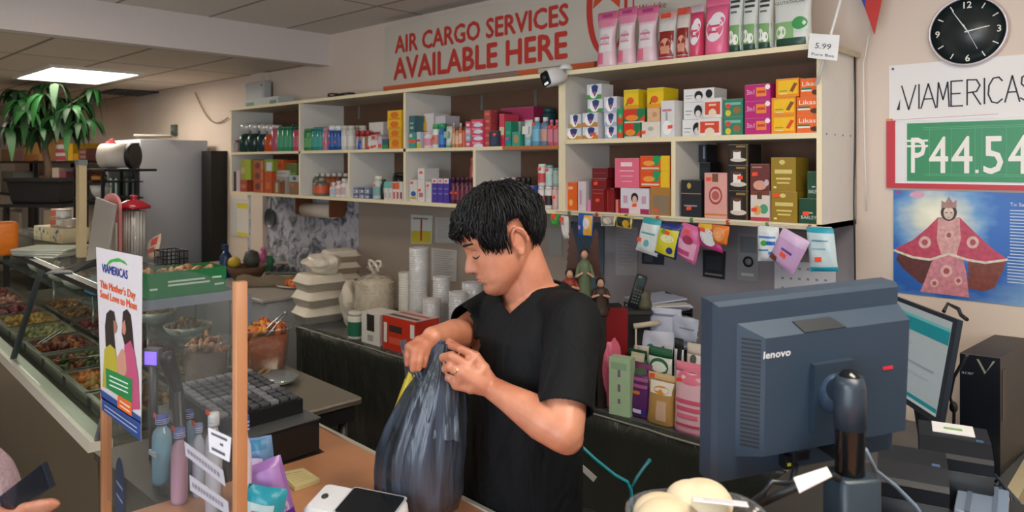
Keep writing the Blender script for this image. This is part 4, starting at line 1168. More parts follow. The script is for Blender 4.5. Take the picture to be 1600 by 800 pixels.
for ch, a, b in bx:
 x0, x1 = xs(a, YW), xs(b, YW)
 zz = onY((a + b) / 2, 171, YW).z + .0
 zz = 2.069 + (a - 1410) * .00007
 for st_ in HW[ch]:
  stroke(lw, [(x0 + u_ * (x1 - x0), zz + v_ * .098) for u_, v_ in st_])
x0 = xs(1402, YW)
lw.poly([(x0, YW - .0095, 2.069), (x0 + .012, YW - .0095, 2.069), (x0 + .014, YW - .0095, 2.115)], M('1d2626'))
stroke(lw, [(pl.x + .01, 2.028), (xs(1500, YW), 2.034), (xs(1560, YW), 2.037)], .0008, mat=M('c07a90'))
lw.build('lettering', t)
t = thing('rate_board', onY(1480, 292, YW - .01), 'red framed white board with green plate showing the peso rate 44.54', 'board')
xl = xs(1385, YW - .02)
rd = M('c02c3a', .45)
f_ = MB()
f_.box(xl, xl + .032, YW - .02, YW - .001, 1.748, 2.025, rd).box(xl + .032, -.25, YW - .02, YW - .001, 1.748, 1.768, rd).box(xl + .001, xl + .02, YW - .021, YW - .002, 2.024, 2.034, M('e0884a'))
f_.build('frame', t)
MB().box(xl + .032, -.25, YW - .014, YW - .001, 1.768, 2.021, M('e2e1e2', .4, var=.02)).build('backing', t)
gx = xs(1417, YW - .02)
gp = MB().box(gx, -.26, YW - .018, YW - .014, 1.778, 2.012, M('2f8a58', .4, var=.04))
gl_ = M('5aa880', .4)
for z_ in (1.800, 1.806, 1.985, 1.992):
 gp.box(gx + .06, -.26, YW - .0188, YW - .018, z_, z_ + .0018, gl_)
for px_ in (1452, 1486, 1523, 1534, 1572):
 x_ = xs(px_, YW - .02)
 gp.box(x_, x_ + .0012, YW - .0187, YW - .018, 1.80, 1.99, gl_)
gp.build('green_plate', t)
dg_ = MB()
WHT = M('ece9e2', .5)
for s, a, b in (('P', 1424, 1446), ('4', 1452, 1481), ('4', 1487, 1519), ('5', 1537, 1567), ('4', 1576, 1607)):
 x0, x1 = xs(a, YW - .02), xs(b, YW - .02)
 z0 = 1.812
 dg_.text(s, (x0, YW - .0195, z0), (1, 0, 0), (0, 0, 1), .150, WHT, width=x1 - x0, fat=.0012)
x0, x1 = xs(1416, YW - .02), xs(1450, YW - .02)
for z_ in (1.915, 1.937):
 dg_.box(x0, x1, YW - .0203, YW - .0193, z_, z_ + .008, WHT)
dg_.box(xs(1524, YW - .02), xs(1529, YW - .02), YW - .0203, YW - .0193, 1.812, 1.825, WHT)
dg_.build('digits', t)
t = thing('poster', onY(1490, 460, YW - .005), 'poster of a crowned child figure in wide red robes on a blue sky', 'poster')
YP = YW - .006
def psky():
 m = bpy.data.materials.new('poster_sky_print')
 m.use_nodes = True
 nt = m.node_tree
 p = nt.nodes['Principled BSDF']
 geo_ = nt.nodes.new('ShaderNodeTexCoord')
 vm_ = nt.nodes.new('ShaderNodeVectorMath')
 vm_.operation = 'SUBTRACT'
 nt.links.new(geo_.outputs['Object'], vm_.inputs[0])
 m['c'] = 1
 sub = vm_
 ln_ = nt.nodes.new('ShaderNodeVectorMath')
 ln_.operation = 'LENGTH'
 nt.links.new(vm_.outputs[0], ln_.inputs[0])
 nz = nt.nodes.new('ShaderNodeTexNoise')
 nz.inputs['Scale'].default_value = 9
 ad = nt.nodes.new('ShaderNodeMath')
 ad.operation = 'MULTIPLY_ADD'
 ad.inputs[1].default_value = .10
 nt.links.new(nz.outputs['Fac'], ad.inputs[0])
 nt.links.new(ln_.outputs['Value'], ad.inputs[2])
 rp = nt.nodes.new('ShaderNodeValToRGB')
 el = rp.color_ramp.elements
 el[0].position, el[0].color = .06, rgb('f4efd8')
 el[1].position, el[1].color = .46, rgb('7fa6cc')
 for pos, c in ((.12, 'd9dccb'), (.19, '6a9ccc'), (.25, '2266b8'), (.36, '1f5cae')):
  k = el.new(pos)
  k.color = rgb(c)
 nt.links.new(ad.outputs[0], rp.inputs[0])
 nt.links.new(rp.outputs[0], p.inputs['Base Color'])
 p.inputs['Roughness'].default_value = .35
 return m, sub
pm, sub = psky()
x0, zt, zb = xs(1396, YP), 1.739, 1.316
pb_ = MB().box(x0, -.18, YP, YW - .001, zb, zt, pm)
po = pb_.build('poster_print', t)
cen = onY(1465, 340, YP)
sub.inputs[1].default_value = tuple(Mathv for Mathv in (wm(t).inverted() @ cen))
fg = MB()
def pp(pts, col, i, o=(1370, 180), k=2.667):
 fg.poly([onY(o[0] + a / k, o[1] + b / k, YP - .0006 - i * .0002) for a, b in pts], M(col, .4, var=.55, scale=55))
pp([(95, 570), (80, 600), (110, 640), (180, 700), (260, 700), (260, 580)], '5c2a24', 0)
pp([(380, 600), (380, 720), (440, 735), (490, 720), (530, 640), (540, 600), (450, 600)], '7a3a2c', 0)
pp([(250, 570), (350, 570), (372, 650), (385, 760), (180, 735), (200, 690), (225, 620)], 'c8808a', 1)
pp([(70, 560), (150, 520), (210, 470), (255, 425), (345, 425), (400, 480), (480, 555), (545, 600), (450, 612), (380, 600), (300, 575), (220, 600), (150, 590)], 'b8405a', 2)
pp([(255, 425), (345, 425), (350, 520), (330, 590), (270, 585), (250, 520)], 'cf9a96', 3)
for cx_, cy_, r_ in ((200, 530, 26), (400, 530, 26), (300, 500, 20), (290, 650, 26), (340, 690, 18), (240, 700, 18)):
 pp([(cx_ + r_ * math.cos(q * PI / 6), cy_ + r_ * math.sin(q * PI / 6)) for q in range(12)], 'd8aca4', 4)
 pp([(cx_ + r_ * .5 * math.cos(q * PI / 6), cy_ + r_ * .5 * math.sin(q * PI / 6)) for q in range(12)], 'a84a54', 5)
hem = [(70, 562), (150, 592), (220, 602), (300, 578), (380, 603), (450, 615), (545, 602)]
for (a, b), (c, d) in zip(hem[:-1], hem[1:]):
 pp([(a, b - 5), (c, d - 5), (c, d + 5), (a, b + 5)], 'e0ccba', 5)
pp([(300 + 34 * math.cos(q * PI / 8), 405 + 36 * math.sin(q * PI / 8)) for q in range(16)], '3a2620', 5)
pp([(300 + 22 * math.cos(q * PI / 8), 408 + 27 * math.sin(q * PI / 8)) for q in range(16)], 'dcbcae', 6)
pp([(268, 386), (270, 356), (285, 364), (300, 338), (317, 364), (333, 352), (332, 386)], 'a07a74', 7)
for a in (290, 310):
 pp([(a - 4, 404), (a + 4, 404), (a + 4, 408), (a - 4, 408)], '3a2620', 8)
pp([(294, 424), (306, 424), (303, 427), (297, 427)], 'b05a54', 8)
wl = M('dfe6ee', .5)
fg.text('To Santo', onY(1578, 322, YP - .001), (1, 0, 0), (0, 0, 1), .014, wl)
for k in range(24):
 z_ = onY(1590, 330 + k * 4.9, YP).z
 a = xs(1578 - (k > 14) * 4, YP)
 fg.poly([(a, YP - .001, z_), (-.24 - .03 * (k % 3), YP - .001, z_), (-.24 - .03 * (k % 3), YP - .001, z_ + .004), (a, YP - .001, z_ + .004)], M('b8cadc', .5))
fg.poly([onY(1370 + a / 2.667, 180 + b / 2.667, YP - .001) for a, b in ((78, 314), (100, 314), (98, 326), (80, 326))], M('8a4a8a'))
fg.poly([onY(1370 + (168 + 32 * math.cos(q * PI / 8)) / 2.667, 180 + (332 + 13 * math.sin(q * PI / 8)) / 2.667, YP - .001) for q in range(16)], M('d8a0b8'))
fg.build('printed_figure', t)
# ================================================================== papers and things on the wall below the shelving
def sheet(quad, Yp, col, desc, name='wall_paper_sheet', cat='paper', marks=(), th=.0015, rough=.7):
 q = [onY(x, y, Yp) for x, y in quad]
 mb = MB().slab(q, (0, th, 0), M(col, rough, var=.04))
 for i, (a, b, c, d, cc_) in enumerate(marks):
  def at(u, v):
   p = q[3].lerp(q[2], u).lerp(q[0].lerp(q[1], u), v)
   return p + Vector((0, -.0005 - i * .0001, 0))
  mb.poly([at(a, b), at(c, b), at(c, d), at(a, d)], M(cc_, .7))
 return tag(mb.build(name), desc, cat)
YQ = YW - .009
lines = tuple((.12, .9 - .07 * k, .88 - .1 * (k % 3), .92 - .07 * k, '9a9698') for k in range(11))
marble = MB().box(xs(388, YW), xs(561, YW), YW - .008, YW - .002, .92, ZB - .025, M('b6b9c4', .3))
mm = bpy.data.materials.new('marbled_film')
mm.use_nodes = True
nt = mm.node_tree
p_ = nt.nodes['Principled BSDF']
tc_ = nt.nodes.new('ShaderNodeTexCoord')
n1_ = nt.nodes.new('ShaderNodeTexNoise')
n1_.inputs['Scale'].default_value = 9
n1_.inputs['Detail'].default_value = 8
n1_.inputs['Distortion'].default_value = 1.4
rp_ = nt.nodes.new('ShaderNodeValToRGB')
rp_.color_ramp.elements[0].position, rp_.color_ramp.elements[0].color = .36, rgb('5c6068')
rp_.color_ramp.elements[1].position, rp_.color_ramp.elements[1].color = .56, rgb('bcbcc6')
nt.links.new(tc_.outputs['Object'], n1_.inputs['Vector'])
nt.links.new(n1_.outputs['Fac'], rp_.inputs[0])
nt.links.new(rp_.outputs[0], p_.inputs['Base Color'])
p_.inputs['Roughness'].default_value = .35
marble.mats[0] = mm
tag(marble.build('splashback'), 'grey marbled splashback panel behind the sink counter', 'panel')
sheet([(362, 310), (389, 312), (389, 372), (363, 368)], YQ, 'c9c8c6', 'pale notice board sheet at the end of the marbled panel', marks=((.3, .05, .95, .92, 'd8d2c8'), (.3, .75, .95, .9, 'd8c83c'), (.3, .02, .95, .12, 'd8c83c')))
sheet([(642, 335), (676, 337), (674, 381), (642, 381)], YQ, 'cfcfca', 'white and yellow notice with a red thermometer line', marks=((.04, .03, .96, .45, 'cdbc34'), (.46, .1, .54, .85, 'b02c28'), (.1, .85, .8, .9, '7a7a7a')))
sheet([(680, 339), (712, 341), (711, 380), (680, 379)], YQ, 'b9b6b4', 'grey printed notice beside the yellow one', marks=lines)
sheet([(674, 387), (714, 391), (713, 440), (674, 438)], YQ, 'c4c1c0', 'larger printed notice above the plastic cups', marks=lines)
sheet([(961, 352), (997, 356), (995, 431), (962, 430)], YQ, 'a4a2a8', 'faded grey price list taped under the cards', marks=lines)
sheet([(945, 350), (962, 352), (961, 394), (945, 393)], YQ, '9c9a9e', 'small faded sheet beside the price list', marks=lines[:6])
sheet([(856, 356), (878, 358), (878, 400), (858, 398)], YQ, 'a09e98', 'grey sheet half hidden behind the hanging sock packet', marks=lines[:5])
sheet([(1003, 395), (1038, 398), (1037, 414), (1003, 412)], YQ, '2c3040', 'dark card pinned under the white teal packet', marks=((.1, .2, .5, .8, '4a5264'),))
sheet([(1098, 390), (1134, 393), (1132, 437), (1098, 432)], YQ, '24262a', 'black card pinned under the magenta packet', marks=((.1, .1, .9, .16, '8a8a8a'), (.15, .3, .85, .8, '33363c')))
sheet([(1153, 365), (1186, 367), (1184, 440), (1152, 437)], YQ, '9a9c9e', 'grey card with round black crest on the wall', marks=((.1, .6, .9, .95, '7e8288'), (.2, .1, .8, .16, 'c8c8c8')))
cr_ = onY(1169, 409, YQ - .003)
tag(MB().lathe((cr_.x, YQ - .001, cr_.z), [(.001, 0), (.026, 0), (.026, .003), (.001, .003)], M('2a2a2e', .5), 20, (0, -1, 0)).lathe((cr_.x, YQ - .004, cr_.z), [(.001, 0), (.016, 0), (.016, .001), (.001, .001)], M('8a8a8a', .5), 16, (0, -1, 0)).build('round_crest'), 'round black crest stuck on the grey card', 'sticker')
t_ = thing('wall_calendar', onY(1258, 470, YQ), 'white wall calendar sheet behind the big monitor', 'calendar')
q = [onY(x, y, YQ - .004) for x, y in ((1210, 408), (1306, 412), (1305, 476), (1210, 470))]
MB().slab(q, (0, .003, 0), M('cfd2da', .6)).build('page', t_)
gm = MB()
for r_ in range(3):
 for c in range(6):
  a_ = q[0].lerp(q[1], .12 + .14 * c)
  z_ = a_.z - .035 - .045 * r_
  gm.poly([(a_.x, YQ - .005, z_), (a_.x + .012, YQ - .005, z_), (a_.x + .012, YQ - .005, z_ + .010), (a_.x, YQ - .005, z_ + .010)], M('8a90a0'))
gm.build('date_marks', t_)
a, b = onY(478, 327, YW - .09), onY(524, 333, YW - .09)
t_ = thing('paper_towel_holder', ((a.x + b.x) / 2, YW - .1, a.z - .1), 'wooden paper towel holder with white roll under the shelving', 'paper towel')
MB().cyl((a.x, YW - .1, a.z), (b.x, YW - .1, a.z), .055, M('d8c8b8', .9, bump=.1), 20).build('paper_roll', t_)
h_ = MB()
for x_ in (a.x - .05, b.x + .02):
 h_.slab([(x_, YW - .16, a.z - .04), (x_, YW - .04, a.z - .04), (x_, YW - .006, a.z + .06), (x_, YW - .006, ZB - .024), (x_, YW - .16, ZB - .024)], (.02, 0, 0), M('7a4628', .5))
h_.cyl((a.x - .03, YW - .1, a.z), (b.x + .02, YW - .1, a.z), .012, M('7a4628', .5))
h_.build('bracket', t_)
c_ = onY(422, 341, YW - .03)
st_ = MB().lathe((c_.x, YW - .008, c_.z), [(.001, .0), (.07, .004), (.085, .02), (.09, .03), (.085, .026), (.066, .010), (.001, .008)], M('55585c', .4, .5), 28, (0, -1, 0)).tube([(c_.x, YW - .025, c_.z + .085), (c_.x, YW - .02, c_.z + .16), (c_.x, YW - .01, c_.z + .18)], .005, M('55585c', .4, .5), 6)
tag(st_.build('strainer'), 'round grey metal strainer hung on the marbled panel', 'strainer')
# ================================================================== counters
def plastic_wrap():
 m = bpy.data.materials.new('black_plastic_sheet')
 m.use_nodes = True
 nt = m.node_tree
 p = nt.nodes['Principled BSDF']
 tc = nt.nodes.new('ShaderNodeTexCoord')
 mp = nt.nodes.new('ShaderNodeMapping')
 mp.inputs['Scale'].default_value = (5, 5, 1.6)
 mp.inputs['Rotation'].default_value = (0, .35, .2)
 nz = nt.nodes.new('ShaderNodeTexNoise')
 nz.inputs['Scale'].default_value = 2.2
 nz.inputs['Detail'].default_value = 5
 nz.inputs['Distortion'].default_value = 1.2
 b = nt.nodes.new('ShaderNodeBump')
 b.inputs['Strength'].default_value = .6
 b.inputs['Distance'].default_value = .03
 nt.links.new(tc.outputs['Object'], mp.inputs[0])
 nt.links.new(mp.outputs[0], nz.inputs['Vector'])
 nt.links.new(nz.outputs['Fac'], b.inputs['Height'])
 nt.links.new(b.outputs['Normal'], p.inputs['Normal'])
 p.inputs['Base Color'].default_value = rgb('30332f')
 p.inputs['Roughness'].default_value = .24
 return m
PLW = plastic_wrap()
CB = .80
cx0, cx1, cyf = -4.25, -.45, 2.47
t = thing('back_counter', ((cx0 + cx1) / 2, 2.9, 0), 'low back counter wrapped in black plastic sheet along the wall', 'counter')
b = MB()
n = 60
top = []
rings = []
for k in range(n + 1):
 x = cx0 + (cx1 - cx0) * k / n
 wob = .006 * math.sin(k * 1.7) + .005 * math.sin(k * .73 + 1)
 rings.append([Vector((x, cyf + .012 + wob * 1.5, .02)), Vector((x, cyf + .015 - wob * 2, .4)), Vector((x, cyf + wob, .72)), Vector((x, cyf - .004 + wob * .4, CB - .012)), Vector((x, cyf + .012, CB)), Vector((x, YW - .012, CB)), Vector((x, YW - .012, .02))])
b.loft(rings, PLW)
b.build('wrapped_base', t)
et = MB().tube([(cx0 + (cx1 - cx0) * k / 40, cyf - .008 + .003 * math.sin(k * 2.3), CB - .004 + .0015 * math.sin(k)) for k in range(41)], .004, M('8c8c80', .35, bump=.3), 6)
et.build('taped_edge', t)
MB().box(cx0 + .01, cx1, cyf + .03, YW - .014, CB + .0002, CB + .002, M('55585a', .22, var=.3, scale=5)).build('counter_film', t)
WC = thing('sink_cabinet', (-5.6, 2.9, 0), 'white and grey sink cabinet at the end of the black counter', 'cabinet')
MB().box(-6.9, -4.74, 2.53, YW - .008, 0, .87, M('bdbbbe', .5)).build('body', WC)
MB().rbox(-6.92, -4.72, 2.48, YW - .008, .872, .902, M('b0aaa2', .35, var=.1), .012).build('worktop', WC)
MB().box(-5.9, -5.89, 2.524, 2.53, .1, .84, M('77757a')).box(-5.3, -5.29, 2.524, 2.53, .1, .84, M('77757a')).build('door_gap', WC)
AC = math.radians(-2.5)
u_ = Vector((math.cos(AC), math.sin(AC), 0))
def CF(org, ang=-2.5):
 return Matrix.Translation(org) @ Matrix.Rotation(math.radians(ang), 4, 'Z')
ZC1 = 1.03
TC = CF((-1.70, 1.236, 0))          # back edge of the service counter is local y = 0
t = thing('service_counter', TC @ Vector((.3, -.5, 0)), 'orange brown laminate service counter the bag stands on', 'counter')
MB(TC).slab([(-.40, -.012, ZC1 - .03), (2.6, -.012, ZC1 - .03), (2.6, -.66, ZC1 - .03), (-.10, -.66, ZC1 - .03), (-.10, -.10, ZC1 - .03), (-.40, -.085, ZC1 - .03)], (0, 0, .03), M('cf936a', .35, var=.12, scale=14)).build('worktop', t)
MB(TC).box(-.40, 2.6, -.0118, 0, ZC1 - .032, ZC1 + .004, M('c9c4b4', .4)).build('edge_trim', t)
MB(TC).box(-.10, 2.6, -.64, -.06, 0, ZC1 - .031, M('4e4a46', .5)).build('base', t)
t = thing('drawer_stand', (-2.05, .93, 0), 'dark grey stand under the cash drawer', 'stand')
MB().box(-2.27, -1.83, .70, 1.13, 0, ZC1 - .021, M('4a453e', .5)).build('stand_body', t)
MB().box(-2.28, -1.825, .69, 1.135, ZC1 - .02, ZC1, M('3c3832', .4)).build('stand_top', t)
t = thing('customer_ledge', TC @ Vector((1.2, -.8, 0)), 'raised customer ledge in front of the monitor', 'ledge')
MB(TC).box(1.02, 2.6, -1.05, -.68, 0, 1.22, M('5a5652', .5)).build('front', t)
MB(TC).rbox(1.0, 2.62, -1.07, -.665, 1.2205, 1.25, M('3c3d40', .3), .01).build('ledge_top', t)
t = thing('steel_table', (-2.75, 1.35, 0), 'stainless steel side table holding the bin of fried snacks', 'table')
MB(TC).rbox(-1.30, -.66, -.12, .38, .925, .95, M('b0aa9c', .28, .85, var=.1, scale=6), .006).build('table_top', t)
MB(TC).box(-1.28, -.68, -.10, .36, .86, .924, M('1c1c1e', .4)).build('apron', t)
for x in (-1.26, -.72):
 for y in (-.08, .33):
  MB(TC).cyl((x, y, 0), (x, y, .86), .018, M('6c6c6c', .3, .8)).build('leg', t)
t = thing('base_cabinet', TC @ Vector((-.95, -.35, 0)), 'small cream topped cabinet at the end of the food case', 'cabinet')
MB(TC).box(-1.29, -.66, -.33, -.16, 0, .66, M('8d9092', .5)).build('body', t)
MB(TC).rbox(-1.30, -.645, -.35, -.15, .661, .70, M('cbbfa6', .5), .01).build('worktop', t)
# ================================================================== food display case
TF = CF((-3.05, 1.08, 0), -2.7)     # local x runs back along the case (negative), y = 0 at the top front edge
t = thing('food_display_case', TF @ Vector((-2, .2, 0)), 'long glass fronted hot food display case with stainless rails', 'display case')
SS = M('d4d0c6', .2, .9, var=.08, scale=5)
DK = M('23282c', .35, .3)
L = -4.2
MB(TF).slab([(0, -.145, .75), (0, -.115, .75), (0, -.08, .02), (0, -.11, .02)], (L, 0, 0), M('54462f', .3, .3, var=.2, scale=3)).build('front_panel', t)
MB(TF).slab([(0, -.175, .752), (0, -.09, .752), (0, -.09, .785), (0, -.165, .790)], (L, 0, 0), M('eae6da', .3, .45)).build('front_rail', t)
MB(TF).box(L, 0, -.03, .012, 1.275, 1.30, DK).build('top_front_rail', t)
MB(TF).box(L, 0, .012, .40, 1.288, 1.300, glass_mat('case_top_glass', 'dfe8e6', .10, .03, .12, 'b8b4aa')).build('top_glass', t)
MB(TF).box(L, 0, .40, .42, 1.272, 1.302, M('8c8e90', .3, .7)).build('top_back_rail', t)
MB(TF).box(-.012, .006, -.03, .42, 1.262, 1.302, M('a8b4c4', .25, .5)).build('end_top_trim', t)
MB(TF).slab([(L, -.145, .79), (0, -.145, .79), (0, -.012, 1.275), (L, -.012, 1.275)], (0, .006, .002), glass_mat('case_glass', 'e6eeec', .05, .02)).build('front_glass', t)
MB(TF).slab([(0, -.14, .79), (0, .62, .79), (0, .42, 1.262), (0, -.01, 1.262)], (.005, 0, 0), glass_mat('case_glass')).build('end_glass', t)
for x in (-.002, -1.62, -2.9, -4.1):
 MB(TF).slab([(x - .02, -.152, .785), (x, -.152, .785), (x, -.016, 1.278), (x - .02, -.016, 1.278)], (0, .03, .005), M('77808a' if x > -.1 else '4a4f52', .3, .6)).build('glass_post', t)
MB(TF).box(-.03, .01, .40, .46, .80, 1.272, M('98a4b8', .25, .6)).build('corner_post', t)
MB(TF).box(L, 0, -.09, .66, .70, .765, M('6a665e', .3, .6)).build('well_deck', t)
MB(TF).box(L, -.01, .60, .66, 0, .698, M('77766f', .4, .4)).build('back_panel', t)
MB(TF).box(-.02, 0, -.10, .59, 0, .698, M('66686a', .4, .3)).build('end_panel', t)
MB(TF).box(L, -.04, .20, .44, 1.04, 1.048, glass_mat('case_shelf_glass', 'd8e0dc', .12, .03, .05)).build('glass_shelf', t)
for x in (-.9, -1.9, -2.9):
 MB(TF).cyl((x, .32, .765), (x, .32, 1.04), .008, SS).build('shelf_post', t)
MB(TF).box(L + .1, -.1, .015, .06, 1.262, 1.274, M('fff1dc', .5, emit=5)).build('case_fill_strip', t)  # unseen glowing strip, added to brighten the inside of the case
FOOD = [('shredded brown meat', '8a5a34', 'c08a4c', .026), ('tan noodles with orange bits', 'b8884c', 'd0702c', .03), ('green and red vegetables', '4c5628', '8c442c', .026),
  ('glazed dark meat pieces', '6a2c1c', 'a85a2c', .03), ('pale bean sprouts', 'a89868', '7a8450', .024), ('yellow curry pieces', 'b88a34', 'b8924c', .03),
  ('maroon pork stew', '6a2430', '8c3038', .03), ('pinkish grilled pieces', '9a5a54', 'b87a68', .032), ('dark red sausages', '7a2028', '8c2c34', .03), ('brown fried fish', '7a5230', '9a6c3c', .03)]
def lumps(mb, x0, x1, y0, y1, z, cols, size, n, seed, hump=.02):
 rd = random.Random(seed)
 for k in range(n):
  x, y = rd.uniform(x0, x1), rd.uniform(y0, y1)
  hx = 1 - ((x - (x0 + x1) / 2) / (x1 - x0) * 2) ** 2
  hy = 1 - ((y - (y0 + y1) / 2) / (y1 - y0) * 2) ** 2
  zz = z + hump * (hx * hy) + rd.uniform(-.004, .008)
  A = Euler((rd.uniform(0, 3), rd.uniform(0, 3), rd.uniform(0, 3))).to_matrix()
  mb.ell((x, y, zz), size * rd.uniform(.7, 1.2), size * rd.uniform(.4, .8), size * rd.uniform(.35, .6), M(rd.choice(cols), .4, var=.25, scale=60), A, 8, 5)
def tray(x, y0, y1, wd, z, k, where):
 desc, c1, c2, s = FOOD[k % len(FOOD)]
 tr = thing('food_tray', TF @ Vector((x, (y0 + y1) / 2, z)), 'tray of %s %s' % (desc, where), 'food tray')
 a, b = x - wd / 2, x + wd / 2
 m_ = MB(TF)
 m_.slab([(a, y0, z), (b, y0, z), (b, y1, z), (a, y1, z)], (0, 0, .004), SS)
 for q in ((a, a + .004, y0, y1), (b - .004, b, y0, y1), (a, b, y0, y0 + .004), (a, b, y1 - .004, y1)):
  m_.box(*q, z + .004, z + .075, SS)
 for q in ((a - .014, a, y0 - .014, y1 + .014), (b, b + .014, y0 - .014, y1 + .014), (a, b, y0 - .014, y0), (a, b, y1, y1 + .014)):
  m_.box(*q, z + .070, z + .077, SS)
 m_.build('pan', tr)
 f = MB(TF)
 f.box(a + .006, b - .006, y0 + .006, y1 - .006, z + .006, z + .045, M(c1, .5, var=.3, bump=.8, scale=40))
 lumps(f, a + .03, b - .03, y0 + .03, y1 - .03, z + .05, (c1, c2, c1, c2), s, 46, k + 3)
 fo = f.build('food', tr)
 fo['kind'] = 'stuff'
wh = ['at the very case end', 'second from the case end', 'third from the case end', 'fourth along the case', 'fifth along the case', 'sixth along the case', 'seventh along the case', 'eighth along the case', 'deep in the case']
for k in range(9):
 tray(-.27 - k * .44, -.05, .22, .38, .768, k, 'in the front row, ' + wh[k])
 if k < 7:
  tray(-.27 - k * .44, .28, .56, .38, .768, k + 4, 'in the back row, ' + wh[k])
for k, (x, c) in enumerate(((-.35, '7a5a3a'), (-.8, '9a6a34'), (-1.3, 'b84a2c'), (-2.2, '8c2c38'), (-2.6, '9c3440'), (-3.2, '70303c'))):
 bt_ = thing('food_bowl', TF @ Vector((x, .32, 1.048)), 'bowl of %s food on the inner glass shelf, %s from its end' % (('brown', 'orange brown', 'reddish', 'maroon', 'dark red', 'purple brown')[k], ('first', 'second', 'third', 'fourth', 'fifth', 'sixth')[k]), 'bowl')
 MB().lathe(TF @ Vector((x, .32, 1.0485)), [(.05, 0), (.09, .03), (.105, .06), (.10, .06), (.085, .03), (.05, .006), (.001, .005)], M('c8c4bc', .3, .3), 20, cap=False).build('bowl_shell', bt_)
 f = MB()
 c0 = TF @ Vector((x, .32, 1.048))
 lumps(f, c0.x - .07, c0.x + .07, c0.y - .07, c0.y + .07, c0.z + .045, (c, 'b07a44'), .022, 30, 40 + k, .03)
 f.build('food', bt_)['kind'] = 'stuff'
g0 = TF @ Vector((-1.9, .34, 1.049))
tag(MB().rbox(g0.x - .09, g0.x + .09, g0.y - .05, g0.y + .05, g0.z, g0.z + .09, M('5c9ac0', .5), .02).build('sponge_box'), 'light blue tub on the inner glass shelf of the food case', 'tub')
for k, (x, s_) in enumerate(((-.3, .1), (-.9, -.2), (-1.7, .15))):
 mb = MB(TF)
 for d_ in (-.012, .012):
  mb.tube([(x + s_, -.03 + d_, .865), (x, .12 + d_ * 1.5, .90), (x - s_, .27 + d_ * .3, .93)], .004, M('c8c8c4', .2, .9), 6)
 tag(mb.build('serving_tongs'), 'steel serving tongs laid over the %s food tray from the case end' % ('first', 'second', 'fourth')[k], 'tongs')
ZT1 = 1.3005
def onT(px, py, z=ZT1):
 return onZ(px, py, z)
def rot_box(name, desc, cat, c, yaw, w, d, h, mat, parts=(), r=.004):
 T2 = frame_at(c, yaw)
 th = thing(name, c, desc, cat)
 MB(T2).rbox(-w / 2, w / 2, -d / 2, d / 2, 0.0005, h, mat, r).build('body', th)
 return th, T2
p = TF @ Vector((-.08, .2, ZT1))
tg = thing('green_tray_box', p, 'green cardboard display box of biscuits on the near end of the food case', 'box')
T2 = Matrix.Translation(p) @ Matrix.Rotation(math.radians(90 - 2.7), 4, 'Z')   # local x runs into the room, -y faces +X
b = MB(T2)
gm_ = M('1f7a46', .45)
b.box(-.16, .16, -.06, -.056, .0005, .105, gm_).box(-.16, .16, .12, .124, .0005, .105, gm_).box(-.16, -.156, -.056, .12, .0005, .105, gm_).box(.156, .16, -.056, .12, .0005, .105, gm_).box(-.16, .16, -.06, .12, .0002, .003, gm_)
b.build('box_body', tg)
b = MB(T2)
for i, (z_, a_, c_) in enumerate(((.06, -.08, .07), (.045, -.08, .09), (.06, .10, .14), (.03, .11, .15), (.035, -.15, -.12))):
 b.poly([(a_, -.0608, z_), (c_, -.0608, z_), (c_, -.0608, z_ + .008), (a_, -.0608, z_ + .008)], M('c8dcc8'))
b.build('printed_lines', tg)
b = MB(T2)
lumps(b, -.14, .14, -.04, .10, .085, ('b8865c', 'c89a70', '8a5c3c'), .03, 26, 9, .01)
b.build('biscuits', tg)['kind'] = 'stuff'
p = onT(209, 404)
ts = thing('straw_jar', p, 'tall clear jar of white straws with a red domed lid on the food case', 'jar')
sc_ = (p - Vector((0, 0, CAM_H))).dot(Vector((F2[0], F2[1], 0))) / 1138
H_ = 78 * sc_
MB().lathe(p, [(17 * sc_, .001), (18 * sc_, .01), (18 * sc_, H_), (17 * sc_, H_)], glass_mat('jar_glass', 'f6f8f8', .04, .05, .06, 'e8e8e8'), 24).build('jar_glass', ts)
b = MB()
for k in range(70):
 a = k * 2.4
 rr = 15.5 * sc_ * math.sqrt(k / 70)
 x, y = p.x + rr * math.cos(a), p.y + rr * math.sin(a)
 b.cyl((x, y, p.z + .004), (x + .003, y, p.z + H_ - .012), .0045, M('f2eeec', .5), 6)
b.build('straws', ts)
MB().lathe(p + Vector((0, 0, H_)), [(24 * sc_, 0), (25 * sc_, .012), (22 * sc_, .026), (12 * sc_, .046), (5 * sc_, .052), (4 * sc_, .06), (6 * sc_, .068), (5 * sc_, .078), (.001, .08)], M('b01f34', .2, coat=.5), 28).build('jar_lid', ts)
p = onT(238, 406)
packet('cream and red folded sweet packet standing by the straw jar', [(232, 376), (252, 364), (247, 404), (232, 406)], p.y, 'd0b49c', (('r', .2, .3, .8, .5, 'b85a44'), ('r', .5, .6, .9, .9, 'c8504a')), name='sweet_packet')
p = onT(266, 416)
wb = MB()
bm_ = M('1e1e20', .35, .6)
for z_ in (.002, .045, .085):
 wb.tube([p + Vector((x, y, z_)) for x, y in ((-.08, -.05), (.08, -.05), (.08, .06), (-.08, .06), (-.08, -.05))], .003, bm_, 6)
for k in range(9):
 for y in (-.05, .06):
  wb.cyl(p + Vector((-.08 + .02 * k, y, .002)), p + Vector((-.08 + .02 * k, y, .085)), .002, bm_, 6)
for k in range(5):
 for x in (-.08, .08):
  wb.cyl(p + Vector((x, -.05 + .022 * k, .002)), p + Vector((x, -.05 + .022 * k, .085)), .002, bm_, 6)
tag(wb.build('wire_basket'), 'small black wire basket on the food case behind the green box', 'basket')
p = onT(173, 408)
tp = thing('pink_card', p, 'pink round topped card standing on the food case by the straw jar', 'card')
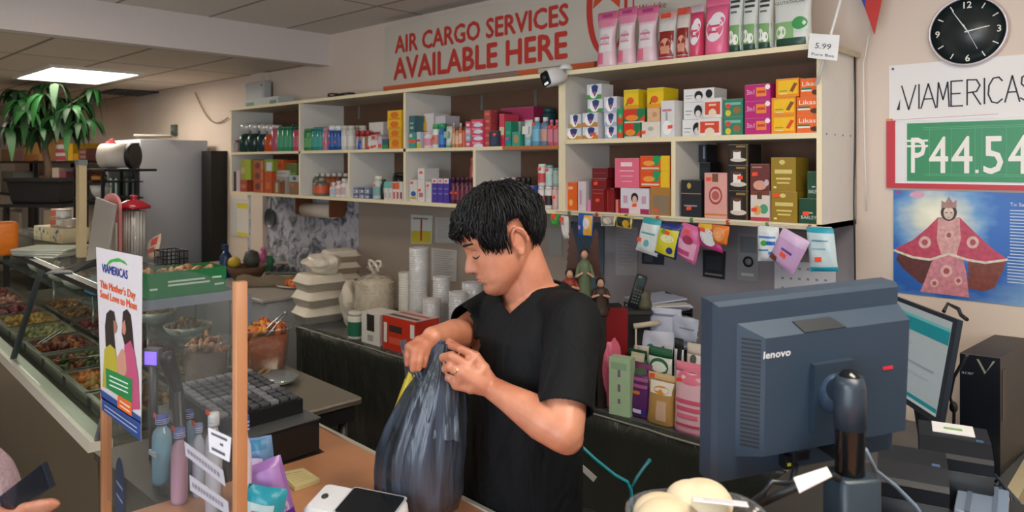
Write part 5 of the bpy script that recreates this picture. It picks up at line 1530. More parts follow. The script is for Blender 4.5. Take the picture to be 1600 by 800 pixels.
a, b_ = onY(160, 400, p.y), onY(186, 400, p.y)
zt = onY(170, 302, p.y).z
pts = [(a.x, p.y, ZT1 + .001), (b_.x, p.y, ZT1 + .001)] + [((a.x + b_.x) / 2 + (b_.x - a.x) / 2 * math.cos(q * PI / 12), p.y, zt - .07 + .07 * math.sin(q * PI / 12)) for q in range(13)]
MB().slab(pts, (0, .015, 0), M('dc8c90', .5)).build('card_back', tp)
MB().box(a.x + .03, b_.x - .02, p.y - .012, p.y - .001, ZT1 + .001, ZT1 + .22, M('cfc8c4', .5)).build('card_front', tp)
p = onT(150, 410)
a, b_ = onY(134, 400, p.y - .05), onY(163, 400, p.y - .05)
tg2 = MB().slab([(a.x, p.y - .05, ZT1 + .001), (b_.x, p.y - .05, ZT1 + .001), (b_.x, p.y, ZT1 + .33), (a.x, p.y, ZT1 + .36)], (0, .012, 0), M('8c8680', .5))
tag(tg2.build('grey_board'), 'grey board leaning beside the pink card on the food case', 'board')
p = onT(127, 402)
tb = thing('menu_post', p, 'beige upright post with grey cap on the food case before the planter', 'post')
zt = onY(127, 258, p.y).z
MB().box(p.x - .03, p.x + .03, p.y - .02, p.y + .02, ZT1 + .001, zt, M('b3a07c', .6)).build('post', tb)
MB().box(p.x - .034, p.x + .034, p.y - .024, p.y + .024, zt + .0005, zt + .03, M('6c7474', .5)).build('post_cap', tb)
p = onT(80, 398)
for k in range(4):
 T2 = frame_at(p + Vector((0, 0, .0005 + k * .0115)), -20 + 6 * k)
 tag(MB(T2).rbox(-.17, .17, -.12, .12, 0, .011, M(('a8a49c', 'c4c8b8', 'b4b0a8', 'b8c0ac')[k], .7), .01).build('paper_stack'), '%s of the flat paper bundles on the food case' % ('lowest', 'second lowest', 'third', 'topmost')[k], 'paper bundle', 'flat paper bundles')
p = onT(72, 384, ZT1)
p = p + Vector((-.05, .05, 0))
p.z = ZT1
fl_ = frame_at(p + Vector((-.25, .12, 0)), -38)
tf_ = thing('tissue_box', fl_ @ Vector((0, 0, 0)), 'floral patterned tissue carton on the food case under the planter', 'tissue box')
MB(fl_).rbox(-.25, .25, -.09, .09, .001, .10, M('c8bc98', .6), .006).build('carton', tf_)
b = MB(fl_)
rd = random.Random(4)
for k in range(26):
 x, z_ = rd.uniform(-.23, .23), rd.uniform(.015, .085)
 r_ = rd.uniform(.008, .016)
 b.poly([(x + r_ * math.cos(q * PI / 4), -.0908 - k * .00003, z_ + r_ * math.sin(q * PI / 4)) for q in range(8)], M(rd.choice(('4a4a78', 'd08a3c', '5a5a88', 'c8c46c', '8a8aa0'))))
b.build('flower_print', tf_)
for k in range(3):
 for r_ in range(2):
  if r_ and k == 2:
   continue
  q = fl_ @ Vector((-.06 + k * .1, 0, .1015 + r_ * .062))
  tn = thing('food_tin', q, '%s tin on the floral carton, %s' % (('lower', 'upper')[r_], ('by the planter stand', 'in the middle', 'on its open side')[k]), 'tin')
  MB().lathe(q, [(.045, 0), (.047, .003), (.046, .006), (.046, .054), (.047, .057), (.045, .06)], M(('c8a890', 'b8b4b0', 'c0b8b0')[k], .35, .4), 20).build('tin_body', tn)
  MB().lathe(q + Vector((0, 0, .012)), [(.0466, 0), (.0466, .036)], M(('c8604c', 'd0ccc4', 'b4a498')[k], .5), 20, cap=False).build('paper_label', tn)
p = onT(14, 398)
ob = MB()
ob.rbox(p.x - .07, p.x + .07, p.y - .12, p.y + .04, ZT1 + .001, ZT1 + .20, M('d0701c', .4, bump=.3, var=.2), .03).box(p.x - .05, p.x + .05, p.y - .121, p.y - .12, ZT1 + .05, ZT1 + .13, M('8c2418'))
tag(ob.build('snack_bag'), 'orange snack bag with dark red patch at the frame edge', 'snack bag')
p = onT(113, 425)
tag(MB(frame_at(p, 20)).slab([(-.11, -.05, .002), (.02, -.06, .002), (.13, .02, .03), (.10, .06, .05), (-.05, .03, .02)], (0, 0, .006), M('1a1b1d', .3)).build('black_tray_lid'), 'black curled plastic lid on the glass top of the food case', 'lid')
# ================================================================== left background: plant, racks, cooler
c = W(71, 318, 7.4)
ZP = c.z
ps = thing('plant_stand', (c.x, c.y, 0), 'tall black metal stand carrying the rectangular planter', 'stand')
TP = frame_at((c.x, c.y, 0), -8) @ Matrix.Diagonal((1.3, 1.3, 1, 1))
TS_ = frame_at((c.x, c.y, ZP), -8) @ Matrix.Scale(1.3, 4) @ Matrix.Translation((0, 0, -ZP))
bm_ = M('191a1b', .45)
MB(TP).box(-.26, .26, -.15, .15, ZP - .03, ZP, bm_).build('stand_top', ps)
for x in (-.23, .23):
 for y in (-.12, .12):
  MB(TP).box(x - .015, x + .015, y - .015, y + .015, 0, ZP - .031, bm_).build('leg', ps)
pl_ = thing('potted_money_tree', (c.x, c.y, ZP), 'leafy green money tree in a black rectangular planter', 'plant')
b = MB(TS_)
rg = []
for z_, a, d in ((0.001, .19, .10), (.02, .20, .11), (.17, .225, .125), (.175, .24, .14), (.20, .24, .14), (.20, .215, .115), (.17, .205, .105)):
 rg.append([Vector((sx * a, sy_ * d, ZP + z_)) for sx, sy_ in ((-1, -1), (1, -1), (1, 1), (-1, 1))])
b.loft(rg, M('1b1c1e', .5), smooth=False)
b.build('planter', pl_)
MB(TS_).box(-.2, .2, -.10, .10, ZP + .15, ZP + .17, M('2c221a', .9, bump=.8)).build('soil', pl_)
tk = MB(TS_)
t0 = Vector((0.02, 0, ZP + .16))
t1 = Vector((0.0, 0, ZP + .56))
tk.tube([t0, Vector((.015, .01, ZP + .3)), Vector((-.005, 0, ZP + .42)), t1], [.032, .026, .024, .018], M('5c4838', .8, bump=.5), 10)
rd = random.Random(11)
tips = []
for k in range(46):
 a = k * 2.39996
 r_ = .05 + .30 * math.sqrt(rd.random())
 h = .0 + .34 * rd.random()
 e_ = t1 + Vector((r_ * math.cos(a), r_ * math.sin(a) * .8, h))
 tk.tube([t1 - Vector((0, 0, .02 + .05 * (k % 3))), t1.lerp(e_, .5) + Vector((0, 0, .05)), e_], [.009, .006, .004], M('6a6a44', .7), 6)
 tips.append(e_)
tk.build('trunk', pl_)
lf = MB(TS_)
greens = [M(c_, .5, var=.25, scale=20) for c_ in ('163f1b', '1c4a21', '102f15', '235828')]
for e_ in tips:
 n_ = rd.choice((6, 7, 8))
 for j in range(n_):
  a = 2 * PI * j / n_ + rd.random()
  L_ = rd.uniform(.11, .20)
  dr = rd.uniform(.8, 1.7)
  d_ = Vector((math.cos(a), math.sin(a), 0))
  s_ = Vector((-d_.y, d_.x, 0))
  vs, fs = [], []
  N = 6
  for q in range(N + 1):
   f = q / N
   p = e_ + d_ * L_ * (f - .25 * f * f * dr) + Vector((0, 0, .05 * math.sin(f * 2) - L_ * dr * f * f * .9))
   w_ = L_ * .17 * math.sin(PI * min(1, (f * .92 + .06))) ** .8
   vs += [p - s_ * w_ + Vector((0, 0, -w_ * .3)), p, p + s_ * w_ + Vector((0, 0, -w_ * .3))]
  for q in range(N):
   o_ = q * 3
   fs += [(o_, o_ + 1, o_ + 4, o_ + 3), (o_ + 1, o_ + 2, o_ + 5, o_ + 4)]
  lf.add(vs, fs, rd.choice(greens), True)
lf.build('foliage', pl_)
R0 = onY(0, 252, 2.75)
x0, x1 = R0.x - .1, onY(137, 252, 2.75).x
rk = thing('storage_rack', ((x0 + x1) / 2, 2.95, 0), 'black metal storage rack along the far wall behind the plant', 'rack')
bm_ = M('1c1e20', .5, .3)
for k, z_ in enumerate((.35, .85, 1.4, 1.88)):
 MB().box(x0, x1, 2.72, 3.2, z_ - .03, z_, bm_).build('rack_shelf', rk)
for x in (x0 + .02, (x0 + x1) / 2, x1 - .02):
 for y in (2.74, 3.18):
  MB().box(x - .02, x + .02, y - .02, y + .02, 0, 1.95 if y > 3 else 1.89, bm_).build('rack_post', rk)
def rackbox(px0, px1, py, z0, col, desc, y=2.78, dep=.3, cat='box', name='storage_box', marks=()):
 a, b = onY(px0, 255, y).x, onY(px1, 255, y).x
 z1 = onY((px0 + px1) / 2, py, y).z
 mb = MB().box(a, b, y, y + dep, z0 + .001, z1, M(col, .6, var=.08))
 prints(mb, marks, a, b, z0, z1, y)
 tag(mb.build(name), desc + ' on the far black rack', cat)
rackbox(2, 24, 233, 1.88, 'c89a6c', 'low tan cardboard box')
rackbox(24.5, 36, 235, 1.88, 'b88a84', 'dusty pink box beside the low tan one')
rackbox(37, 61, 216, 1.88, 'd09a5c', 'tall orange tan cardboard box', marks=(('r', 0, 0, 1, .3, 'b87a44'),))
for k in range(2):
 rackbox(87, 103, 246 - 10 - k * 10, 1.88 + k * .1, 'd8d0cc', 'white packet with red print, %s one,' % ('lower', 'upper')[k], marks=(('r', 0, .05, 1, .5, 'b84a54'),), dep=.15)
rackbox(106, 114, 224, 1.88, 'e0b41c', 'upright yellow packet')
rackbox(115, 123, 240, 1.88, 'd89a1c', 'low amber packet')
rackbox(124, 135, 232, 1.88, '7a4440', 'maroon patterned box', marks=(('r', .1, .2, .9, .4, 'b88a80'), ('r', .1, .6, .9, .8, 'b88a80')))
rackbox(2, 20, 268, 1.4, '8c8c84', 'grey tub box in the rack middle', cat='tub')
rackbox(60, 74, 275, 1.4, '9a7a54', 'brown box in the rack middle')
rackbox(78, 92, 262, 1.4, 'c8b8a8', 'pale carton in the rack middle')
rackbox(93, 103, 268, 1.4, '8a4a54', 'wine red carton in the rack middle')
rackbox(106, 133, 285, 1.4, '5a5450', 'dim grey carton at the rack middle end')
rackbox(2, 30, 330, .85, 'b0a898', 'pale crate low', dep=.35)
rackbox(34, 64, 322, .85, '88807a', 'grey crate low', dep=.35)
rackbox(68, 92, 330, .85, 'a89c84', 'beige crate low', dep=.35)
rackbox(96, 130, 318, .85, 'c0b4a0', 'cream carton low', dep=.35)
fx = -7.18
ck_ = thing('drinks_cooler', (-7.6, 2.87, 0), 'tall drinks cooler seen from its plain grey side', 'cooler')
MB().rbox(-8.0, fx, 2.56, 3.20, .0, 2.075, M('a8abb3', .45, .05, var=.02), .012).build('cabinet', ck_)
MB().box(-7.97, fx - .03, 2.54, 2.559, .25, 1.80, M('20282a', .1)).build('glass_door', ck_)
MB().box(-7.99, -7.97, 2.525, 2.56, .2, 2.04, M('9a9c9e', .3, .6)).box(fx - .03, fx - .01, 2.525, 2.56, .2, 2.04, M('2a2c2e', .4)).build('door_frame', ck_)
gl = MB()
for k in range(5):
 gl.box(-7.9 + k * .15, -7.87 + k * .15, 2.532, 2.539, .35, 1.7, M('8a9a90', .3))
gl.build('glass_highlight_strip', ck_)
ZK = (1.80, 1.690, 1.545)
bx0 = -7.45
tbk = thing('kitchen_shelf', (-6.95, 2.28, 0), 'black metal shelf unit before the cooler holding jar, bowl and drum', 'shelf unit')
MB().box(bx0, -6.62, 2.08, 2.50, ZK[0] - .02, ZK[0], bm_).build('shelf_board', tbk)
for z_ in ZK[1:] + (.9,):
 MB().box(bx0, -6.93, 2.08, 2.50, z_ - .012, z_, bm_).build('shelf_board', tbk)
for x, y in ((bx0 + .015, 2.095), (bx0 + .015, 2.485), (-6.70, 2.095)):
 if True:
  MB().box(x - .012, x + .012, y - .012, y + .012, 0, ZK[0] - .0205, bm_).build('post', tbk)
dc = W(184, 241, 6.3)
dc.z = ZK[0] + .1135
ax = Rd = Vector((R2[0], R2[1], 0))
dr = thing('white_drum', dc, 'white drum lying on its side with a black end ring beside the cooler', 'drum')
MB().cyl(dc - ax * .13, dc + ax * .11, .105, M('d8cfc4', .5), 28).build('drum_body', dr)
MB().cyl(dc + ax * .111, dc + ax * .155, .113, M('1c1c1e', .5), 28).build('end_ring', dr)
ct = MB(frame_at(W(240, 214, 7.0), 20)).rbox(-.16, .16, -.1, .1, 0, .02, M('c8bfae', .6), .01)
tag(ct.build('flat_carton'), 'flat pale carton lying on top of the cooler', 'box')
jb = onY(155, 283, 2.2)
jb.z = ZK[1]
tj = thing('brown_jar', jb, 'big brown jar with red side and orange label by the cooler', 'jar')
MB().lathe(jb, [(.05, .001), (.062, .01), (.062, .05), (.045, .068), (.04, .07), (.04, .075)], M('7a4a1c', .2, coat=.5), 22).build('jar_body', tj)
MB().lathe(jb + Vector((0, 0, .015)), [(.0626, 0), (.0626, .03)], M('c8842c', .5), 22, cap=False).build('jar_label', tj)
MB().lathe(jb + Vector((0, 0, .0755)), [(.044, 0), (.044, .014), (.001, .014)], M('8c2424', .4), 22).build('jar_lid', tj)
wb_ = onY(157, 308, 2.2)
wb_.z = ZK[2]
tag(MB().lathe(wb_, [(.04, .001), (.07, .04), (.085, .11), (.08, .11), (.066, .04), (.03, .009), (.001, .007)], M('d0ccc4', .4), 24, cap=False).build('white_bowl'), 'white bowl under the brown jar by the cooler', 'bowl')
bp = MB().box(-7.14, -6.93, 3.12, YW - .004, 0, 1.97, M('15130f', .6))  # plain black panel filling the gap between cooler and shelving
tag(bp.build('tall_black_panel'), 'tall narrow black panel between the cooler and the shelving', 'cabinet')
ZS = .9025
def blob(name, desc, cat, px, py, d_, rx, ry, rz, col, rough=.6, n=1, seed=1, spread=.0, bump=.4, cols=None, z0=None, kind=None, group=None):
 rd = random.Random(seed)
 c = W(px, py, d_)
 if z0 is not None:
  c.z = z0
 mb = MB()
 for k in range(n):
  o = Vector((rd.uniform(-1, 1) * spread, rd.uniform(-1, 1) * spread, rd.uniform(0, 1) * spread * .6)) if n > 1 else Vector()
  A = Euler((rd.uniform(-.3, .3), rd.uniform(-.3, .3), rd.uniform(0, 3))).to_matrix() if n > 1 else None
  mb.ell(c + o + Vector((0, 0, rz)), rx * rd.uniform(.8, 1.1), ry * rd.uniform(.8, 1.1), rz * rd.uniform(.8, 1.05), M(rd.choice(cols) if cols else col, rough, bump=bump, var=.15), A, 14, 9)
 return tag(mb.build(name), desc, cat, group, kind)
def sitting(px, py, z=ZS):
 p = onZ(px, py, z)
 return (p - Vector((0, 0, CAM_H))).dot(Vector((F2[0], F2[1], 0)))
dd = sitting(390, 436)
fbk = thing('fruit_basket', W(386, 436, dd), 'brown wicker basket with a lemon and dark bottle on the sink counter', 'basket')
c_ = W(386, 436, dd)
c_.z = ZS
MB().lathe(c_, [(.10, 0), (.14, .06), (.16, .11), (.15, .11), (.12, .04), (.001, .01)], M('6a4c38', .8, bump=.8), 20).build('basket', fbk)
blob('lemon', 'yellow lemon lying in the brown basket', 'fruit', 366, 396, dd - .05, .06, .05, .045, 'd8b83c', z0=ZS + .10)
cb_ = c_ + Vector((.02, .03, .10))
tag(MB().lathe(cb_, [(.05, 0), (.07, .05), (.05, .12), (.001, .14)], M('4a4c44', .5, bump=.5), 14).build('cloth_bundle'), 'dull grey green bundle in the brown basket', 'cloth')
c_ = W(353, 402, dd + .1)
c_.z = ZS
tb_ = thing('blue_bottle', c_, 'dark blue spray bottle at the sink counter end', 'bottle')
MB().lathe(c_, [(.045, .001), (.05, .01), (.05, .17), (.02, .22)], M('1f3a66', .3), 16).build('body', tb_)
MB().box(c_.x - .05, c_.x + .02, c_.y - .015, c_.y + .015, c_.z + .221, c_.z + .27, M('24406c', .4)).build('trigger', tb_)
for k, (px, c1, c2, h, n_) in enumerate(((411, 'c45a8c', 'e0a0bc', .22, 'pink detergent bottle'), (421, '2f7a54', 'd0d4cc', .16, 'green detergent bottle'), (436, 'a8acb0', 'c8c8c8', .15, 'grey soap pump bottle'))):
 d_ = sitting(px, 424)
 c_ = W(px, 424, d_)
 c_.z = ZS
 tt = thing('detergent_bottle', c_, n_ + ' by the marbled panel', 'bottle')
 MB().lathe(c_, [(.035, .001), (.042, .01), (.042, h * .65), (.02, h * .85)], M(c1, .25), 16).build('body', tt)
 MB().lathe(c_ + Vector((0, 0, h * .851)), [(.022, 0), (.022, h * .12), (.012, h * .2), (.001, h * .2)], M(c2, .4), 12).build('cap', tt)
 MB().box(c_.x - .025, c_.x + .025, c_.y - .0435, c_.y - .040, c_.z + .04, c_.z + h * .5, M('d8ccd0')).build('label', tt)
T2 = frame_at(onZ(417, 446, ZS), 5)
tg_ = MB(T2)
rg = []
for f in range(11):
 x = -.22 + .44 * f / 10
 h = .075 + .012 * math.sin(f * 1.3)
 rg.append([Vector((x, .09 * math.cos(q * PI / 6), ZS * 0 + .002 + max(0, h * math.sin(q * PI / 6)))) for q in range(12)])
tg_.loft(rg, M('8c7c68', .95, bump=1, scale=120))
tag(tg_.build('folded_towel'), 'taupe folded towel on the near edge of the sink counter', 'towel')
c_ = onZ(446, 448, ZS)
po_ = thing('carrot_plate', c_, 'white plate of orange food on the sink counter corner', 'plate')
c_.z = ZS
MB().lathe(c_ + Vector((.05, .08, 0)), [(.10, .001), (.16, .012), (.165, .016), (.10, .008), (.001, .006)], M('d0ccc6', .4), 26, cap=False).build('plate', po_)
b = MB()
lumps(b, c_.x - .06, c_.x + .16, c_.y, c_.y + .16, ZS + .022, ('d8641c', 'e0782a'), .04, 26, 77, .02)
b.build('food', po_)['kind'] = 'stuff'
T2 = frame_at(onZ(440, 428, ZS) + Vector((0, .1, 0)), 0)
dk = MB(T2)
for k in range(6):
 dk.box(-.16 + k * .06, -.155 + k * .06, -.1, .1, .02, .06, M('8a8c8c', .3, .8))
dk.rbox(-.2, .2, -.12, .12, .001, .02, M('6c7470', .4), .02)
tag(dk.build('dish_rack'), 'low grey dish rack in front of the marbled panel', 'dish rack')
T2 = frame_at(onZ(450, 424, ZS) + Vector((0, .1, .065)), 12)
tag(MB(T2).rbox(-.18, .18, -.10, .10, 0, .025, M('b8a894', .5), .03).build('cutting_board'), 'beige chopping board resting on the dish rack', 'chopping board')
CT = CB + .0025
FOAM = M('e6dccb', .55, var=.04, bump=.05)
def foam_box(c, yaw, w, d, h, desc, group='stacked foam takeaway boxes'):
 t = thing('foam_takeaway_box', c, desc, 'takeaway box', group)
 T2 = frame_at(c, yaw)
 b = MB(T2)
 def ring(z, k, r=.03):
  out = []
  W_, D_ = w / 2 * k, d / 2 * k
  for cx_, cy_, a0 in ((W_ - r, D_ - r, 0), (-W_ + r, D_ - r, 90), (-W_ + r, -D_ + r, 180), (W_ - r, -D_ + r, 270)):
   for q in range(4):
    a = math.radians(a0 + q * 30)
    out.append(Vector((cx_ + r * math.cos(a), cy_ + r * math.sin(a), z)))
  return out
 b.loft([ring(0.0005, .86), ring(h * .47, .98), ring(h * .48, 1.03), ring(h * .5, 1.03)], FOAM)
 b.build('base', t)
 b = MB(T2)
 b.loft([ring(h * .502, 1.03), ring(h * .53, 1.03), ring(h * .54, .98), ring(h * .95, .84), ring(h, .78)], FOAM)
 b.build('lid', t)
for k in range(3):
 c_ = onY(498 + k, 522, 2.66)
 c_.z = CT + k * .106
 foam_box(c_, (38, 45, 41)[k], .29, .26, .105, 'foam takeaway box in the near stack, %s' % ('lowest', 'middle', 'topmost')[k])
for k in range(5):
 c_ = onY(531, 497, 3.02)
 c_.z = CT + k * .083
 foam_box(c_, 42 - k * 2, .25, .22, .082, 'foam takeaway box in the rear stack, %s' % ('lowest', 'second', 'third', 'fourth', 'topmost')[k])
def crumple(name, desc, cat, c, rx, ry, rz, mat, seed, n=26, amp=.18, group=None, par=None):
 """crumpled bag: a faceted, creased closed surface"""
 rd = random.Random(seed)
 dirs = [Vector((rd.gauss(0, 1), rd.gauss(0, 1), rd.gauss(0, 1))).normalized() for _ in range(n)]
 ks = [rd.uniform(.75, 1.0) for _ in range(n)]
 mb = MB()
 nu, nv = 34, 22
 vs = []
 for j in range(nv + 1):
  th = PI * j / nv
  for k in range(nu):
   ph = 2 * PI * k / nu
   v = Vector((math.sin(th) * math.cos(ph), math.sin(th) * math.sin(ph), math.cos(th)))
   r_ = min(1.15, min(kk / max(.02, v.dot(d_)) for d_, kk in zip(dirs, ks) if v.dot(d_) > .02))
   r_ *= 1 + amp * .25 * math.sin(7 * v.x + 5 * v.z + seed) * math.sin(9 * v.y + seed)
   z_ = max(-.82, v.z * r_)
   vs.append(Vector(c) + Vector((v.x * r_ * rx, v.y * r_ * ry, (z_ + .82) * rz)))
 fs = [(j * nu + k, (j + 1) * nu + k, (j + 1) * nu + (k + 1) % nu, j * nu + (k + 1) % nu) for j in range(nv) for k in range(nu)]
 mb.add(vs, fs, mat, False)
 o = mb.build(name, par)
 if par is None:
  tag(o, desc, cat, group)
 return o
WPL = M('d8cdbc', .35, bump=.5, scale=18)
c_ = onY(503, 452, 2.66)
crumple('plastic_bag', 'crumpled white plastic bag heaped on the near foam boxes', 'plastic bag', Vector((c_.x, c_.y, CT + 3 * .106 + .001)), .15, .12, .07, WPL, 3)
c_ = onY(551, 470, 2.72)
crumple('plastic_bag', 'crumpled white plastic bag slumped between foam boxes and cup sack', 'plastic bag', Vector((c_.x, c_.y, CT)), .085, .10, .17, WPL, 9)
c_ = onY(586, 500, 2.74)
c_.z = CT
sk = thing('cup_sack', c_, 'knotted clear sack of stacked cream foam bowls', 'plastic sack')
m_ = MB()
for k in range(13):
 m_.lathe(c_ + Vector((0, 0, .005 + k * .022)), [(.095, 0), (.115, .03), (.118, .034), (.112, .034), (.09, .004)], M('e2d6c0', .5), 24, cap=False)
m_.build('foam_bowls', sk)
m_ = MB()
prof = [(.10, .002), (.125, .05), (.128, .2), (.125, .30), (.08, .335), (.02, .35), (.018, .365), (.04, .385), (.055, .40)]
rg = []
for i, (r_, h) in enumerate(prof):
 rg.append([c_ + Vector((r_ * (1 + .05 * math.sin(7 * q + i)) * math.cos(2 * PI * q / 28), r_ * (1 + .05 * math.sin(5 * q + i)) * math.sin(2 * PI * q / 28), h + .004 * math.sin(3 * q))) for q in range(28)])
m_.loft(rg, glass_mat('sack_film', 'faf6ee', .05, .25, .30, 'f2ecdf'), cap=False)
m_.build('film', sk)
m_ = MB()
for s_ in (-1, 1):
 m_.tube([c_ + Vector((s_ * .05 * math.sin(a * .5), .01 * s_, .36 + .075 * math.sin(a * .33))) for a in range(10)], .009, M('d8d0c4', .4, bump=.4), 6)
m_.build('knot', sk)
p_ = onY(557, 520, 2.535)
p_.z = CT
gj = thing('cleaning_tub', p_, 'white tub with green label at the counter front', 'tub')
MB().lathe(p_, [(.046, .001), (.05, .01), (.05, .13), (.045, .14)], M('d8d4c8', .4), 20).build('body', gj)
MB().lathe(p_ + Vector((0, 0, .02)), [(.0508, 0), (.0508, .085)], M('1f6a4c', .45), 20, cap=False).build('label', gj)
MB().lathe(p_ + Vector((0, 0, .1405)), [(.048, 0), (.048, .02), (.001, .02)], M('d0ccc0', .4), 20).build('lid', gj)
def cbox(desc, quad, Yf, z0, zt_px, dep, col, pr, name='carton', cat='box'):
 a, b = onY(quad[0], 255, Yf).x, onY(quad[1], 255, Yf).x
 z1 = onY((quad[0] + quad[1]) / 2, zt_px, Yf).z
 mb = MB().box(a, b, Yf, Yf + dep, z0 + .0005, z1, M(col, .45))
 prints(mb, pr, a, b, z0, z1, Yf)
 return tag(mb.build(name), desc, cat)
yf_ = cyf + .035
cbox('white cup carton with a dark window panel on the black counter', (565, 593), yf_, CT, 489, .14, 'ddd8d2', (('r', .3, .42, .72, .95, '2c2420'), ('r', .35, .1, .65, .3, 'a8a4a0')))
rb = MB()
a, b = onY(598, 255, yf_).x, onY(640, 255, yf_).x
z1 = onY(620, 497, yf_).z
rbx = thing('foil_carton', ((a + b) / 2, yf_ + .1, CT), 'red and white foil carton with open top behind the man\'s hand', 'box')
rb.box(a, b + .05, yf_, yf_ + .17, CT + .0005, z1, M('c83420', .4))
prints(rb, (('r', .04, .2, .14, .8, 'e0d8d0'), ('r', .2, .55, .6, .75, '3a2a28'), ('r', .2, .2, .8, .4, 'd85a3c'), ('r', .85, .5, .97, .9, 'e8dcd4')), a, b + .05, CT, z1, yf_)
rb.poly([(a, yf_, z1 + .0006), (b + .05, yf_, z1 + .0006), (b + .05, yf_ + .17, z1 + .0006), (a, yf_ + .17, z1 + .0006)], M('c8b8b4'))
rb.poly([(a + .02, yf_ + .03, z1 + .001), (b + .03, yf_ + .03, z1 + .001), (b + .03, yf_ + .06, z1 + .001), (a + .02, yf_ + .06, z1 + .001)], M('5a2028'))
rb.poly([(a + .02, yf_ + .10, z1 + .001), (b + .03, yf_ + .10, z1 + .001), (b + .03, yf_ + .13, z1 + .001), (a + .02, yf_ + .13, z1 + .001)], M('c84a44'))
rb.build('box_body', rbx)
cups = [(633, 421, 512, 17, 'd8d4ca', 'ribbed white cup column beside the tallest one', 0), (655, 383, 508, 25, 'e6e4e2', 'tallest column of nested clear cups in a sleeve', 1), (690, 428, 515, 22, 'dcdad8', 'column of nested lids in front of the notice', 1),
  (716, 455, 520, 24, 'd8d8d8', 'short sleeve of lids behind the man\'s face', 1), (674, 465, 520, 22, 'd4d2d0', 'short sleeve of cups at the counter front', 1), (738, 440, 520, 26, 'd8d8da', 'wide sleeve of lids beside the man\'s chin', 1)]
for k, (px, yt, yb, w_, col, desc, film) in enumerate(cups):
 Yc = (2.82, 2.86, 2.86, 2.74, 2.70, 2.90)[k]
 p_ = onY(px, 400, Yc)
 p_.z = CT
 dpt = (p_ - Vector((0, 0, CAM_H))).dot(Vector((F2[0], F2[1], 0)))
 r_ = w_ * .62 * dpt / 1138
 zt = onY(px, yt, Yc).z
 tt = thing('cup_stack', p_, desc + ' on the black counter', 'cup stack')
 mb = MB()
 N = int((zt - CT) / .014)
 pr_ = []
 for q in range(N):
  z_ = .001 + q * .014
  pr_ += [(r_ * .88, z_), (r_, z_ + .006), (r_, z_ + .010)]
 mb.lathe(p_, pr_, M(col, .4), 20)
 mb.build('nested_cups', tt)
 if film:
  rg = []
  H_ = N * .014
  for f, k_ in ((0, 1.02), (.3, 1.07), (.7, 1.06), (.98, 1.05), (1.01, .6)):
   rg.append([p_ + Vector((r_ * k_ * (1 + .03 * math.sin(4 * q + f * 9)) * math.cos(2 * PI * q / 24), r_ * k_ * (1 + .03 * math.sin(3 * q)) * math.sin(2 * PI * q / 24), f * H_ + .001)) for q in range(24)])
  MB().loft(rg, glass_mat('sleeve_film', 'fafafa', .06, .2, .16, 'f0f0f0'), cap=False).build('film', tt)
crumple('red_sack', 'dark red sack lying behind the white drum', 'sack', (W(172, 240, 6.72).x, W(172, 240, 6.72).y, ZK[0] + .001), .19, .09, .15, M('961f2a', .5, bump=.3), 14)
# ================================================================== things on the black counter, right part
CT = CB + .0025
yp_ = cyf + .03
ST = 'on the black counter beside the monitor'
pouch('large pale pink pouch with rose lettering %s' % ST, 1046, 1101, 572, yp_, CT, 'dcb4c0', 'd87890',
      (('e', .5, .80, .4, .1, 'd8728c'), ('r', .1, .44, .9, .50, 'd05a78'), ('r', .15, .34, .85, .40, 'd05a78'), ('r', .2, .24, .8, .30, 'd86a84'), ('r', .15, .12, .85, .16, 'c84a6a'), ('r', .05, .01, .95, .07, 'd88aa0')), fill=.05, st=(.3, .78), tail='.')
pouch('gold snack pouch with white window %s' % ST, 1004, 1050, 588, yp_ + .01, CT, 'b08a50', 'c8a878',
      (('r', .12, .62, .92, .86, 'e0dcd0'), ('e', .55, .70, .28, .08, 'd08a2c'), ('r', .45, .12, .8, .5, 'c8a890')), fill=.045, waist=.06, st=(.35, 1.0), tail='.')
pouch('purple snack pouch %s' % ST, 979, 1012, 570, yp_ + .03, CT, '5a2a68', '6a2a58',
      (('e', .5, .85, .3, .07, '4a5a48'), ('r', .1, .68, .9, .74, 'a85a88'), ('r', .1, .56, .9, .62, 'a85a88'), ('r', .1, .44, .6, .5, 'd87a34'), ('r', .1, .08, .9, .2, '3c2a7c'), ('r', .3, .1, .7, .17, 'd8d0e0')), fill=.035, st=(.1, .5), tail='.')
T2 = frame_at(onZ(955, 647, CT), -34)
pe = thing('green_drink_box', T2 @ Vector((0, 0, 0)), 'tall pale green carton with dark green foot by the man\'s sleeve', 'box')
H_ = onY(960, 558, yp_).z - CT
gb = MB(T2)
gb.box(-.01, .085, 0, .05, .0005, H_, M('a8c4a0', .45))
gb.poly([(-.0106, .0, .001), (-.0106, .05, .001), (-.0106, .05, .12), (-.0106, 0, .06)], M('2a6a3c'))
for k, (z0, z1) in enumerate(((.16, .19), (.10, .13), (.05, .07))):
 gb.poly([(.03, -.0008, z0), (.042, -.0008, z0), (.042, -.0008, z1), (.03, -.0008, z1)], M('7a6a80'))
gb.poly([(.0, -.0008, H_ - .05), (.07, -.0008, H_ - .05), (.07, -.0008, H_ - .02), (.0, -.0008, H_ - .02)], M('90b08c'))
gb.build('carton', pe)
red = frame_at(onZ(930, 640, CT) + Vector((0, .12, 0)), 0)
tag(MB(red).rbox(-.06, .06, -.03, .06, .0005, .05, M('a82434', .4), .01).build('red_packet'), 'small red packet low behind the man\'s sleeve', 'packet')
c_ = W(957, 545, 3.13)
c_.z = CT
crumple('pink_bag', 'crumpled rose pink plastic bag behind the pale green carton', 'plastic bag', c_, .05, .045, .16, M('d0607c', .4, bump=.3), 21)
